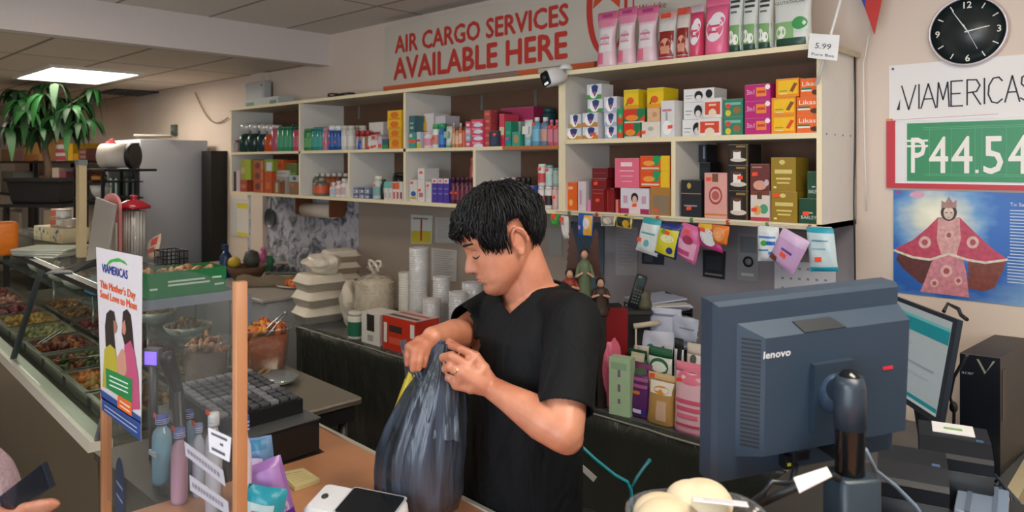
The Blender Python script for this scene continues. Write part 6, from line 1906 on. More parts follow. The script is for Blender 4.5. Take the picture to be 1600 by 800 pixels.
pouch('white pouch with round green badge behind the purple one', 1008, 1044, 545, yp_ + .10, CT, 'c8ccc8', '1f5a3c',
      (('e', .5, .72, .42, .13, '2a6a44'), ('e', .5, .72, .32, .08, 'dce4dc')), fill=.03, tail='.')
pouch('white bag with black mark beside the paper pile', 1066, 1096, 540, yp_ + .13, CT, 'd0ccc4', 'c8c0b4',
      (('e', .4, .8, .18, .06, '5a5a58'),), fill=.04, st=(.9, .6), tail='.')
pouch('green and cream pouch below the paper pile', 975, 1005, 548, yp_ + .14, CT, '1f5a38', '1c4a34', (('r', .2, .8, .9, .95, 'd8d4b8'),), fill=.03, st=(.5, .75), tail='.')
pouch('black and white slim pouch standing before the papers', 1050, 1064, 530, yp_ + .17, CT, 'd0d0d0', '1f2226', (('r', .4, .3, .9, .9, '1f2226'),), fill=.02, tail='.')
c_ = W(1043, 560, 3.36)
T2 = frame_at((c_.x, c_.y, CT), 18)
tr_ = thing('letter_tray', T2 @ Vector((0, 0, 0)), 'black letter tray tower under the heap of papers', 'letter tray')
LX = (-.12, .13)
for z_ in (.18, .27, .35):
 MB(T2).box(LX[0], LX[1], .0, .2, z_, z_ + .006, M('1d1f22', .4)).build('tray_level', tr_)
for x in LX:
 MB(T2).box(x - .003, x + .003, .0, .2, 0, .38, M('1d1f22', .4)).build('side_frame', tr_)
rd = random.Random(5)
for k in range(16):
 z_ = (.187, .277, .357)[k % 3] + (k // 3) * .012
 if k % 3 == 1 and k // 3 > 4:
  continue
 a = rd.uniform(-9, 9)
 A = T2 @ Matrix.Translation((rd.uniform(-.01, .01), .08 + rd.uniform(-.05, .02), z_)) @ Matrix.Rotation(math.radians(a), 4, 'Z') @ Matrix.Rotation(math.radians(rd.uniform(-3, 3)), 4, 'Y')
 mb = MB(A)
 w_ = .11
 pts = [(-w_, -.10, 0), (w_, -.10, 0), (w_, .10, 0), (-w_, .10, 0)]
 mb.slab(pts, (0, 0, .007), M(('c4cce0', 'd0d4e4', 'b4bcd4', 'd8d4d4')[k % 4], .6))
 tag(mb.build('paper_bundle'), 'sheaf of white papers in the letter tray heap by the monitor', 'papers', 'papers heaped in the letter tray')
for k, (quad, col, ds, marks) in enumerate((
  ([(999, 478), (1065, 484), (1062, 545), (1000, 540)], 'ccd2e6', 'tall upright sheaf of bluish papers in the letter tray', (('r', .1, .8, .9, .86, '8a90a8'), ('r', .1, .6, .5, .64, '8a90a8'), ('r', .2, .3, .28, .5, '4a5070'))),
  ([(1000, 515), (1053, 520), (1050, 575), (998, 568)], 'd4d8e8', 'folded letter with blue stamp before the upright papers', (('e', .35, .55, .1, .08, '4a7a9c'), ('r', .7, .3, .78, .6, '5a5a70'))),
  ([(1052, 492), (1092, 500), (1088, 536), (1050, 528)], 'b8c0d4', 'loose envelope leaning on the tray\'s far side', (('r', .3, .5, .9, .55, '7a8098'),)),
  ([(988, 538), (1020, 542), (1016, 572), (986, 566)], 'd0ccc0', 'cream folded leaflet low in front of the letters', (('r', .5, .5, .9, .7, 'a8b078'),)))):
 packet(ds, quad, (2.80, 2.76, 2.79, 2.73)[k], col, marks, puff=.006, name='upright_papers', cat='papers')
c_ = W(1048, 470, 3.1)
packet('dark green glossy leaflet sticking up behind the papers', [(1040, 455), (1052, 460), (1072, 478), (1034, 478)], 3.08, '24442c', (('r', .4, .2, .8, .5, 'a8a03c'),), puff=.003, name='leaflet', cat='leaflet')
T2 = frame_at(W(958, 545, 2.97) * 1.0, 8)
c_ = W(957, 520, 3.27)
T2 = frame_at((c_.x, c_.y, CT), 10)
tag(MB(T2).box(-.055, .055, -.05, .06, .001, .40, M('8c1c24', .35)).box(-.045, .045, .0, .05, .4005, .41, M('1d1d1f', .5)).build('red_carton'), 'dark red carton standing below the small figures', 'box')
c_ = W(1002, 480, 3.24)
T2 = frame_at((c_.x, c_.y, CT), 0)
sd = thing('black_shelf_stand', T2 @ Vector((0, 0, 0)), 'black stand carrying the phone behind the red carton', 'stand')
MB(T2).box(-.055, .04, -.0, .1, .001, .375, M('1c1d1f', .4)).build('stand_body', sd)
MB(T2).box(-.065, .05, -.01, .1, .376, .392, M('3a3c3a', .4)).build('stand_top', sd)
T3 = T2 @ Matrix.Translation((-.04, .02, .394)) @ Matrix.Rotation(math.radians(18), 4, 'Y')
ph = thing('cordless_phone', T3 @ Vector((0, 0, 0)), 'black cordless phone handset leaning upright against the wall', 'phone')
MB(T3).rbox(-.024, .024, -.012, .014, .006, .16, M('1e2226', .35), .008).build('handset', ph)
k_ = MB(T3)
for r_ in range(5):
 for c in range(3):
  k_.box(-.016 + c * .012, -.008 + c * .012, -.0135, -.0122, .03 + r_ * .014, .038 + r_ * .014, M('5a6066', .4))
k_.box(-.017, .017, -.0135, -.0122, .115, .145, M('3a5458', .2))
k_.build('keys', ph)
tr = MB(T2).lathe((.02, .03, .3925), [(.03, 0), (.034, .02), (.026, .05), (.03, .07), (.001, .09)], M('5a5a44', .5, bump=.4), 16)
tag(tr.build('trinket'), 'small grey olive ornament beside the cordless phone', 'ornament')
tag(MB(T2 @ Matrix.Translation((.02, -.035, 0))).cyl((-.06, 0, .33), (.05, 0, .345), .012, M('c8bca8', .5)).cyl((-.05, 0.0, .0), (-.05, 0, .33), .004, M('c8bca8', .5)).build('rolled_paper'), 'cream rolled paper before the black stand', 'paper')
c_ = W(900, 470, 3.14)
T2 = frame_at((c_.x, c_.y, CT), 5)
al = thing('altar_block', T2 @ Vector((0, 0, 0)), 'dark block carrying the devotional figures behind the man', 'block')
ZA = .42
MB(T2).box(-.10, .062, -.05, .08, .001, ZA, M('2c2420', .5)).build('block_body', al)
packet('blue grey backing board behind the winged figure', [(892, 346), (944, 348), (942, 478), (890, 478)], YW - .014, '4c6070', (), puff=.003, name='backing_board', cat='board')
def figure(px, z0, h, robe, cloak, desc, wings=None, skin='c89a80', yaw=0, off=0, wingw=1.0):
 d_ = 3.14
 c_ = W(px, 470, d_)
 T = frame_at((c_.x, c_.y, CT + z0 + .001), yaw)
 t = thing('figurine', T @ Vector((0, 0, 0)), desc, 'figurine')
 b = MB(T)
 b.lathe((0, 0, 0), [(.032, 0), (.036, .008), (.034, h * .12), (.026, h * .45), (.03, h * .6), (.027, h * .72), (.01, h * .80)], M(robe, .5, var=.3, bump=.4, scale=60), 18)
 for s in (-1, 1):
  b.cap((s * .024, -.004, h * .68), (s * .036, -.02, h * .52), .009, .007, M(robe, .5, var=.3))
  b.cap((s * .036, -.02, h * .52), (s * .012, -.032, h * .58), .007, .005, M(skin, .5))
 b.build('robe', t)
 hd_ = MB(T).ell((0, 0, h * .87), .016, .018, .021, M(skin, .5)).cyl((0, 0, h * .76), (0, 0, h * .84), .008, M(skin, .5))
 hd_.ell((0, -.017, h * .865), .003, .004, .004, M(skin, .5))
 ho = hd_.build('head', t)
 MB(T).ell((0, .005, h * .89), .020, .019, .022, M('2a1c18', .7)).build('hair', ho)
 m = MB(T)
 for s in (-1, 1):
  m.slab([(0, .012, h * .78), (s * .034, .016, h * .62), (s * .044, .02, h * .1), (0, .026, h * .02)], (0, .006, 0), M(cloak, .6, var=.2))
 m.build('cloak', t)
 if wings:
  wm2 = MB(T)
  for s in (-1, 1):
   for q in range(6):
    f = q / 5
    wm2.slab([(s * .008, .03, h * .6), (s * (.05 + .02 * f) * wingw, .034, h * (1.28 - .12 * q)), (s * (.066 + .012 * f) * wingw, .036, h * (1.18 - .14 * q)), (s * .02, .032, h * .5)], (0, .003, 0), M(wings, .6, var=.3))
  wm2.build('wings', t)
 return t
figure(913, ZA, .27, '5a6a4c', '54707c', 'winged figurine in green robe on the dark block behind the man', wings='4a2c24', off=0)
figure(890, ZA, .17, '8c3020', '6a2a1c', 'smaller red and gold robed figurine beside the winged one')
figure(938, ZA - .03, .16, '3c2c22', '2c221a', 'dark brown carved figurine at the block\'s outer side')
tag(MB(frame_at((W(938, 470, 3.14).x, W(938, 470, 3.14).y, CT), 5)).box(-.018, .02, -.03, .03, .0005, ZA - .0295, M('241c18', .5)).build('small_plinth'), 'small dark plinth under the brown figurine', 'plinth')
for o_ in list(COL.objects):
 pass
MB().box(-.45, -.41, cyf + .01, YW - .014, .70, CB + .003, M('c8bd9c', .5)).build('end_trim', bpy.data.objects['back_counter'])
T2 = frame_at(W(975, 900, 2.42) * 1.0, 0)
bk_c = W(960, 760, 2.25)
bkp = thing('black_backpack', (bk_c.x, bk_c.y, 0), 'black backpack with teal piping and grey tag below the back counter', 'bag')
q = [W(845, 640, 2.2), W(905, 690, 2.25), W(985, 765, 2.25), W(990, 1100, 2.25), W(850, 1100, 2.2)]
rg = []
TB_ = frame_at((bk_c.x, bk_c.y, 0), 6)
b = MB(TB_)
prof = [(.02, .17, .10), (.15, .185, .12), (.45, .18, .12), (.62, .155, .10), (.74, .09, .06), (.78, .03, .02)]
for z_, a, d_ in prof:
 rg.append([Vector((-.10 + a * math.copysign(abs(math.cos(2 * PI * k / 28)) ** .6, math.cos(2 * PI * k / 28)), d_ * math.copysign(abs(math.sin(2 * PI * k / 28)) ** .7, math.sin(2 * PI * k / 28)), z_)) for k in range(28)])
b.loft(rg, M('17181a', .6, bump=.3, scale=40))
b.build('bag_body', bkp)
pp_ = [W(900, 690, 2.12), W(930, 718, 2.12), W(960, 742, 2.12), W(980, 753, 2.12), W(986, 766, 2.12), W(987, 790, 2.12), W(987, 830, 2.13)]
MB().tube(pp_, .0055, M('1f8a98', .5), 8).build('piping', bkp)
MB().tube([W(986, 764, 2.12), W(996, 745, 2.13), W(1008, 728, 2.15), W(1016, 718, 2.16)], [.004, .005, .005, .006], M('2a7a84', .5), 8).build('zip_pull', bkp)
tg4 = MB().slab([W(902, 729, 2.11), W(907, 724, 2.11), W(932, 746, 2.11), W(927, 753, 2.11)], (0, .003, 0), M('a8a8a6', .5))
tg4.build('brand_tag', bkp)
# ================================================================== right hand desk and computers
DZ = 1.03
t = thing('computer_desk', (.05, 1.65, 0), 'dark desk beside the service counter carrying computer and printers', 'desk')
MB().rbox(-.80, .9, 1.262, 2.12, DZ - .03, DZ, M('2c2a28', .45), .008).build('desk_top', t)
MB().box(-.78, .88, 1.29, 2.10, 0, DZ - .031, M('232120', .6)).build('desk_base', t)
TM = frame_at(Vector((R2[0] * .5508 + F2[0] * 1.3459, R2[1] * .5508 + F2[1] * 1.3459, CAM_H - .404)), 16.79, 5.33, -2.59)
NV = M('2c3c4d', .45, var=.05, scale=50)
ND = M('161c22', .45)
lm = thing('lcd_monitor', W(1328, 1000, 1.25).xy.to_3d() + Vector((0, 0, DZ)), 'large dark blue monitor seen from behind with white lenovo lettering', 'monitor')
b = MB(TM)
w_, h_ = .2, .1675
b.loft([[Vector((x, y, z)) for x, z in ((-a, -c), (a, -c), (a, c), (-a, c))] for y, a, c in ((.052, w_ - .002, h_ - .002), (.048, w_, h_), (.012, w_, h_), (0, w_ - .006, h_ - .006))][::-1], NV, smooth=False)
b.build('casing', lm)
MB(TM).box(-w_ + .016, w_ - .016, .0521, .053, -h_ + .02, h_ - .016, M('101216', .15)).build('screen', lm)
b = MB(TM)
o_ = [(-.158, -.118), (.196, -.118), (.196, .128), (-.158, .128)]
i_ = [(-.122, -.108), (.190, -.108), (.190, .108), (-.122, .108)]
b.loft([[Vector((x, .0005, z)) for x, z in o_], [Vector((x, -.034, z)) for x, z in i_]], NV, smooth=False)
bulge = b.build('back_bulge', lm)
b = MB(TM)
for k in range(26):          # perforated vent on the bevel at the side
 z = -.095 + k * .0078
 b.slab([(-.1515, -.0052 - .0004, z), (-.1275, -.0288, z), (-.1275, -.0288, z + .0042), (-.1515, -.0056, z + .0042)], (-.0006, -.0004, 0), M('151b22', .6))
b.build('side_vent', bulge)
MB(TM).slab([(-.042, -.0335, .1085), (.048, -.0335, .1085), (.030, -.010, .1225), (-.050, -.010, .1225)], (0, -.001, .0018), ND).build('grip_recess', bulge)
MB(TM).text('lenovo', (-.127, -.0348, .072), (1, 0, 0), (0, 0, 1), .0135, M('d4d8da', .4), width=.055, fat=.0004, shear=.1).build('lettering', bulge)
MB(TM).box(.132, .154, -.0352, -.034, .018, .024, M('c42c38', .4)).build('red_logo', bulge)
b = MB(TM)
for z in (.052, .017, -.018):
 b.ell((.203, .026, z), .010, .018, .0165, NV)
b.build('side_buttons', lm)
b = MB(TM)
b.rbox(.002, .088, -.0095, 0, -.0, .001, NV, .002) if 0 else None
b.box(-.028, .056, -.046, -.0342, -.078, .052, M('273543', .4)).build('mount_plate', lm)
b = MB(TM)
hc = TM @ Vector((.012, -.046, -.004))
colp = W(1328, 600, 1.245)
MB().ell(hc, .030, .030, .036, M('2c3c50', .3)).build('hinge_ball', lm)
arm = MB()
arm.cap(hc, W(1326, 604, 1.245), .020, .024, M('26323e', .35), 16)
arm.build('hinge_arm', lm)
cl = MB()
c0 = Vector((colp.x, colp.y, DZ))
cl.lathe(c0, [(.024, .02), (.024, colp.z - DZ - .03), (.0245, colp.z - DZ - .012), (.020, colp.z - DZ + .012), (.012, colp.z - DZ + .022), (.001, colp.z - DZ + .025)], M('0e1114', .18), 28)
cl.lathe(c0, [(.0255, colp.z - DZ - .075), (.0262, colp.z - DZ - .03), (.0255, colp.z - DZ - .005), (.021, colp.z - DZ + .014)], M('26323e', .4), 28)
cl.build('column', lm)
zsl = W(1328, 737, 1.25).z
TS = frame_at(c0, 8)
MB(TS).rbox(-.034, .040, -.034, .034, .012, zsl - DZ, M('26343f', .4), .012).build('column_sleeve', lm)
MB(TS).rbox(-.12, .12, -.10, .10, .0005, .014, M('1b242c', .4), .04).build('foot_plate', lm)
b = MB(TM)
b.box(-.055, -.030, -.04, -.0342, -.125, -.108, M('0f1114', .4)).build('socket', lm)
b = MB(TM)
b.box(.02, .055, -.045, -.0, -.1305, -.111, M('12161b', .4)).build('socket', lm)
b = MB(TM)
b.box(-.064, -.05, -.02, 0, -.15, -.125, M('14181c', .4)).box(-.061, -.055, -.023, -.02, -.142, -.137, M('c8c83c', .4))
b.build('plug', lm)
b = MB()
s0 = TM @ Vector((-.05, -.03, -.135))
b.tube([s0, s0 + Vector((.0, -.02, -.03)), W(1205, 752, 1.27), W(1190, 775, 1.27), W(1150, 810, 1.3), W(1130, 850, 1.32)], .0055, M('1a2028', .4), 8)
b.build('cable', lm)
ct_ = MB().slab([W(1240, 748, 1.16), W(1292, 731, 1.18), W(1300, 745, 1.17), W(1249, 771, 1.15)], (0, 0, .002), M('d8ccca', .6))
ct_.build('paper_tag', lm)
MB().tube([W(1160, 800, 1.25), W(1245, 760, 1.17), W(1300, 742, 1.19), W(1330, 760, 1.3)], .0065, M('14171b', .5), 8).build('tagged_cable', lm)
a_top, b_top = 1.25, 0
s_near_t, s_near_b = W(1495, 501, 2.10), W(1466, 663, 2.10)
up_ = (s_near_t - s_near_b)
far_ = (F2[0] * .42 + R2[0] * .018, F2[1] * .42 + R2[1] * .018, 0)
far_ = Vector(far_)
sm = thing('desktop_monitor', (s_near_b + far_ * .5).xy.to_3d() + Vector((0, 0, CB)), 'second monitor with a lit grey and teal screen behind the big one', 'monitor')
nb = far_.cross(up_).normalized()
if nb.dot(Vector((R2[0], R2[1], 0))) < 0:
 nb = -nb
def sp(u, v, w_=0):    # u from the near edge to the far edge, v up
 return s_near_b + far_ * u + up_ * v + nb * w_
MB().slab([sp(-.01, -.01), sp(1.01, -.01), sp(1.01, 1.01), sp(-.01, 1.01)], nb * .016, M('1f2a36', .4)).build('casing', sm)
scn = MB()
EM = .22
scn.slab([sp(.04, .05, -.001), sp(.97, .05, -.001), sp(.97, .97, -.001), sp(.04, .97, -.001)], -nb * .0005, M('98a2a6', .3, emit=EM))
scr = scn.build('screen', sm)
sc2 = MB()
for i, (u0, v0, u1, v1, c_) in enumerate(((.04, .74, .97, .87, '127a84'), (.04, .87, .97, .90, '5aa0a4'), (.04, .08, .97, .12, '127a84'), (.04, .05, .97, .08, 'a8b4b4'), (.15, .42, .8, .44, '78868c'), (.2, .32, .8, .335, '88949a'), (.5, .6, .9, .615, '88949a'))):
 sc2.poly([sp(u0, v0, -.0022 - i * .0001), sp(u1, v0, -.0022 - i * .0001), sp(u1, v1, -.0022 - i * .0001), sp(u0, v1, -.0022 - i * .0001)], M(c_, .3, emit=EM))
sc2.build('screen_window', scr)
b = MB()
cm_ = sp(.5, .3, .03)
b.cap(cm_, Vector((cm_.x + .05, cm_.y + .02, CB + .04)), .025, .03, M('1b2026', .4))
b.build('stand_neck', sm)
MB(frame_at(Vector((cm_.x + .05, cm_.y + .02, CB)), 0)).rbox(-.1, .1, -.12, .12, .0025, .02, M('1b2026', .4), .04).build('stand_foot', sm)
b = MB()
b.tube([sp(.3, 1.02, .03), sp(.35, 1.1, .05), sp(.25, 1.08, .06), sp(.15, 1.04, .045), sp(.05, 1.02, .04)], .006, M('17191c', .5), 6)
tag(b.build('coiled_cable'), 'black cable looped over the second monitor\'s top', 'cable')
b = MB()
b.tube([sp(-.02, .7, .04), W(1490, 590, 2.2), W(1484, 620, 2.2), W(1491, 640, 2.25), W(1490, 670, 2.3), Vector((W(1490, 700, 2.35).x, W(1490, 700, 2.35).y, CB + .01))], .005, M('17191c', .5), 6)
b.ell(W(1490, 636, 2.25), .012, .012, .018, M('17191c', .5))
tag(b.build('hanging_cable'), 'black cable with ferrite lump hanging between second monitor and tower', 'cable')
fl0 = W(1500, 550, 2.507)
fr0 = W(1563, 558, 2.441)
bkv = W(1554, 522, 2.77) - fl0
fl0.z = fr0.z = 1.198
bkv.z = 0
tw = thing('computer_tower', ((fl0 + fr0) / 2).xy.to_3d() + Vector((0, 0, CB)), 'slim black computer tower with a silver chevron on the front', 'computer')
HT = 1.198 - CB - .003
dn = Vector((0, 0, -HT))
bb = MB()
p = [fl0, fr0, fr0 + bkv, fl0 + bkv]
bb.slab([q + dn for q in p], -dn, M('1a1b1e', .4))
bb.build('case', tw)
ff = (fr0 - fl0)
fn = Vector((ff.y, -ff.x, 0)).normalized()
if fn.dot(-fl0.xy.to_3d()) < 0:
 fn = -fn
b = MB()
b.slab([fl0 + dn + fn * .0006, fr0 + dn + fn * .0006, fr0 + fn * .0006, fl0 + fn * .0006], fn * .012, M('10141c', .25))
fbz = b.build('front_bezel', tw)
def fp(u, v, e=.0135):
 return fl0 + ff * u + dn * (1 - v) + fn * e
b = MB()
for (a, c) in (((.42, .97), (.62, .88)), ((.82, .97), (.62, .88))):
 b.poly([fp(a[0], a[1]), fp(a[0] + .06, a[1]), fp(c[0] + .03, c[1] - .01), fp(c[0], c[1] - .03)], M('b8b49c', .3, .6))
b.build('chevron', fbz)
b = MB().text('acer', fp(.05, .83), ff, (0, 0, 1), .012, M('b8bcc0', .3, .5), width=.035)
b.build('lettering', fbz)
b = MB()
sdn = bkv.normalized()
outw = Vector((sdn.y, -sdn.x, 0))
if outw.dot(ff) < 0:
 outw = -outw
b.slab([fr0 + sdn * .02 + dn * .55 + outw * .0006, fr0 + sdn * .06 + dn * .55 + outw * .0006, fr0 + sdn * .06 + dn * .12 + outw * .0006, fr0 + sdn * .02 + dn * .12 + outw * .0006], outw * .001, M('33302c', .4))
b.build('side_sticker', tw)
def printer(c, yaw, w, d, h, desc, seed):
 T = frame_at(c, yaw)
 t = thing('receipt_printer', c, desc, 'printer')
 b = MB(T)
 b.rbox(-w / 2, w / 2, -d / 2, d / 2, .002, h * .618, M('0f131a', .4), .002)
 b.build('lower_body', t)
 b = MB(T)
 prof = [(-d / 2, h * .625), (d / 2, h * .625), (d / 2, h * .96), (d / 2 - .02, h), (-d * .2, h), (-d / 2 + .01, h * .86), (-d / 2, h * .8)]
 b.slab([(-w / 2, y, z) for y, z in prof], (w, 0, 0), M('10151d', .5, spec=.3))
 b.build('cover', t)
 MB(T).box(w / 2 - .03, w / 2 - .015, -d * .18, -d * .1, h * .985, h * 1.004, M('3a5a80', .3)).build('status_light', t)
 return t, T
c1_ = onZ(1425, 712, 1.20)
printer(Vector((c1_.x, c1_.y, DZ + .0005)), -28, .135, .17, .165, 'black receipt printer in front, its cover sloping', 1)
c2_ = onZ(1490, 688, 1.165)
pr2, TP2 = printer(Vector((c2_.x, c2_.y, DZ + .0005)), -28, .15, .19, .150, 'black receipt printer with a white card on its cover', 2)
b = MB(TP2)
b.box(-.045, .045, -.005, .07, .1506, .1535, M('e4e6e8', .4))
b.box(-.02, .02, .02, .035, .1536, .154, M('7aa86a'))
tag(b.build('white_card'), 'white rounded card lying on the rear receipt printer', 'card')
gb_ = MB(frame_at(onZ(1543, 792, DZ + .06) * 1.0, -35)) if 0 else None
c3 = onZ(1535, 778, DZ + .05)
T2 = frame_at((c3.x, c3.y, DZ), -35)
gbx = thing('network_box', (c3.x, c3.y, DZ), 'blue grey metal box among cables at the desk\'s outer end', 'electronics')
MB(T2).rbox(-.05, .05, -.10, .08, .001, .05, M('8a9cb4', .35, .4), .004).build('casing', gbx)
MB(T2).box(-.03, -.02, -.10, .08, .0502, .053, M('6a7a90', .35, .4)).box(.02, .03, -.10, .08, .0502, .053, M('6a7a90', .35, .4)).build('ridge', gbx)
rd = random.Random(8)
for k in range(6):
 a = W(1500 + 12 * k, 748 + 3 * k, 1.9)
 e_ = W(1545 + 14 * k, 830, 1.75)
 m1 = W(1540 + 5 * k, 742 + 6 * (k % 3), 1.86)
 m2 = W(1562 + 6 * k, 765 + 4 * k, 1.82)
 tag(MB().tube([a, m1, m2, e_], .004, M(('1a2430', '24303c', '2c3c48')[k % 3], .4), 6).build('loose_cable'), 'dark cable in the tangle beside the blue grey box', 'cable', 'tangled cables by the blue grey box')
b = MB().tube([W(1352, 702, 1.30), W(1368, 735, 1.35), W(1400, 760, 1.4), W(1430, 790, 1.4), W(1450, 820, 1.4)], .004, M('7a8ca0', .4), 8)
tag(b.build('grey_cable'), 'light grey cable running down beside the monitor column', 'cable')
c_ = W(1092, 900, 1.12)
RZ = 1.222
tag(MB(frame_at((c_.x, c_.y, ZC1), 0)).box(-.115, .115, -.10, .10, .0005, RZ - ZC1, M('2c2c2e', .5)).build('display_riser'), 'dark riser block lifting the bun container', 'riser')
T2 = frame_at((c_.x, c_.y, RZ), 0)
bc_ = thing('bun_container', (c_.x, c_.y, RZ), 'clear plastic container full of cream buns on the dark riser', 'food container')
def oval(a, d, z, n=32, p=.75):
 return [Vector((a * math.copysign(abs(math.cos(2 * PI * k / n)) ** p, math.cos(2 * PI * k / n)), d * math.copysign(abs(math.sin(2 * PI * k / n)) ** p, math.sin(2 * PI * k / n)), z)) for k in range(n)]
b = MB(T2)
b.loft([oval(.075, .07, .001), oval(.095, .085, .05), oval(.104, .095, .078), oval(.110, .10, .080), oval(.110, .10, .084), oval(.104, .096, .084)], glass_mat('clamshell', 'e8ecee', .16, .06, .14, 'c8ccd4'), cap=False)
b.build('tub', bc_)
for k, (x, y, z, r_, c) in enumerate(((-.045, .02, .075, .052, 'c9ba9c'), (.015, .05, .088, .05, 'cfc1a4'), (.07, -.01, .062, .044, 'c9ba9c'), (-.06, -.045, .055, .045, 'c9ba9c'), (.02, -.03, .060, .047, 'c9ba9c'), (-.005, -.005, .04, .045, 'e2ccaa'))):
 bn = MB(T2)
 for q in range(3):
  bn.ell((x + .012 * math.cos(q * 2.1 + k), y + .012 * math.sin(q * 2.1 + k), z), r_ * .86, r_ * .82, r_ * (.50 + .05 * q), M(c, .7, bump=.3, var=.08, scale=10), None, 24, 14)
 tag(bn.build('steamed_bun'), 'pale cream bun %s in the clear container' % ('at the upper left of the heap', 'on top of the heap', 'by the container\'s outer side', 'low at the near rim', 'in the middle front', 'at the bottom of the heap')[k], 'bun')
b = MB(T2 @ Matrix.Translation((.03, -.01, .112)) @ Matrix.Rotation(math.radians(-14), 4, 'Z') @ Matrix.Rotation(math.radians(-16), 4, 'X'))
b.box(-.04, .04, -.024, .024, 0, .001, M('dcdae0', .5))
for k in range(4):
 b.box(-.025, .02, .012 - k * .008, .0135 - k * .008, .001, .0013, M('b0b4c4'))
tag(b.build('paper_label'), 'white printed label lying on the cream buns', 'label')
# ================================================================== service counter, left part
YP2 = .61
gp_ = thing('sneeze_guard', (-1.6, YP2, ZC1), 'clear acrylic guard between two orange wooden sticks', 'acrylic guard')
xr, xl_ = onY(375, 500, YP2).x, onY(166, 500, YP2).x
OW = M('b07a54', .45, var=.12, scale=12)
zt_ = 1.64
for x in (xr, xl_):
 MB().rbox(x - .0078, x + .0078, YP2 - .011, YP2 + .011, ZC1 + .0005 if x == xr else 0.001, zt_ if x == xr else zt_ - .12, OW, .002).build('stick', gp_)
MB().box(xl_ + .011, xr - .011, YP2 - .0015, YP2 + .0015, ZC1 + .01, zt_ - .004, glass_mat('acrylic', 'f2f4f4', .035, .03, .035, 'c0bcb8')).build('acrylic_sheet', gp_)
yq = YP2 - .014
po2 = thing('remittance_poster', onY(188, 690, yq), 'tall white poster with two women and blue foot taped to the guard', 'poster')
q = [onY(x, y, yq) for x, y in ((150, 386), (222, 401), (220, 690), (159, 640))]
MB().slab(q, (0, .001, 0), M('c8c2c6', .45, var=.03)).build('poster_print', po2)
pg = MB()
def pz(pts, col, i=0, k=1):
 pg.poly([onY(x, y, yq - .0006 - i * .0002) for x, y in pts], M(col, .5))
pz([(159, 620), (220, 660), (220, 690), (159, 640)], '2a4a8c', 1)
pz([(157, 608), (220, 652), (220, 662), (158, 622)], '2a4a8c', 1)
pz([(166, 490), (172, 484), (178, 487), (180, 500), (178, 520), (180, 545), (172, 560), (165, 540), (164, 510)], '2a221e', 2)
pz([(177, 500), (181, 503), (183, 512), (181, 520), (178, 521)], '9a6a54', 3)
pz([(163, 545), (172, 538), (180, 546), (184, 575), (178, 612), (160, 604)], 'a89a30', 3)
pz([(192, 487), (198, 483), (204, 492), (207, 520), (209, 545), (203, 560), (196, 545), (190, 520)], '2a1e1a', 2)
pz([(191, 505), (195, 500), (197, 515), (195, 524), (191, 520)], 'b07a64', 3)
pz([(194, 540), (204, 532), (210, 550), (216, 590), (218, 640), (206, 640), (196, 590)], 'b04a6c', 3)
pz([(182, 560), (190, 545), (196, 552), (198, 580), (192, 596), (184, 590)], 'b88470', 4)
pz([(165, 575), (207, 593), (206, 632), (166, 606)], '1f7a40', 5)
pz([(184, 617), (206, 630), (206, 651), (183, 636)], 'd8642c', 6)
for k in range(3):
 pz([(171, 586 + k * 7), (200, 599 + k * 7), (200, 601 + k * 7), (171, 588 + k * 7)], 'd4dcd4', 7)
for k in range(2):
 pz([(187, 625 + k * 7), (203, 636 + k * 7), (203, 638 + k * 7), (187, 627 + k * 7)], 'ecd8c8', 8)
for k in range(2):
 pz([(163, 632 + k * 6), (214, 668 + k * 7), (214, 670 + k * 7), (163, 634 + k * 6)], 'a8b4d0', 8)
a_, b_ = onY(160, 424, yq), onY(200, 434, yq)
pg.text('VIAMERICAS', (a_.x, yq - .001, onY(180, 430, yq).z), (1, 0, 0), (0, 0, 1), .020, M('2a3a8c'), width=b_.x - a_.x, fat=.0006)
aw = [(163, 417), (172, 406), (184, 403), (194, 408), (199, 415), (188, 409), (176, 409), (168, 414)]
pz(aw, '3a9a3c', 2)
pg.text("This Mother's Day", (onY(157, 440, yq).x, yq - .001, onY(185, 458, yq).z), (1, 0, 0), (0, 0, 1), .018, M('e05a20'), width=onY(212, 450, yq).x - onY(157, 440, yq).x, fat=.0006)
pg.text('Send Love to Mom', (onY(157, 450, yq).x, yq - .001, onY(185, 474, yq).z), (1, 0, 0), (0, 0, 1), .018, M('e05a20'), width=onY(214, 460, yq).x - onY(157, 450, yq).x, fat=.0006)
pg.build('printed_design', po2)
yst = YP2 - .004
c_ = onY(187, 765, yst)
ov = MB()
ov.add([(c_.x, yst, c_.z)] + [(c_.x + .033 * math.cos(k * PI / 12), yst, c_.z + .075 * math.sin(k * PI / 12)) for k in range(24)], [(0, 1 + (k + 1) % 24, 1 + k) for k in range(24)], M('2a3a5c', .4))
for k in range(2):
 ov.poly([(c_.x - .02, yst - .0005, c_.z + .012 - k * .03), (c_.x + .02, yst - .0005, c_.z + .002 - k * .03), (c_.x + .02, yst - .0005, c_.z + .008 - k * .03), (c_.x - .02, yst - .0005, c_.z + .018 - k * .03)], M('8a94b0', .4))
tag(ov.build('oval_sticker'), 'dark blue oval sticker low on the acrylic guard', 'sticker')
q = [onY(x, y, yst) for x, y in ((325, 668), (361, 684), (358, 722), (327, 706))]
nt_ = thing('note_card', q[3], 'white note card with two dark text bars on the guard', 'card')
b = MB().slab(q, (0, .0012, 0), M('dcd8dc', .5))
b.build('card', nt_)
b = MB()
def on4(q, u, v, e=.0006):
 return q[3].lerp(q[2], u).lerp(q[0].lerp(q[1], u), v) + Vector((0, -e, 0))
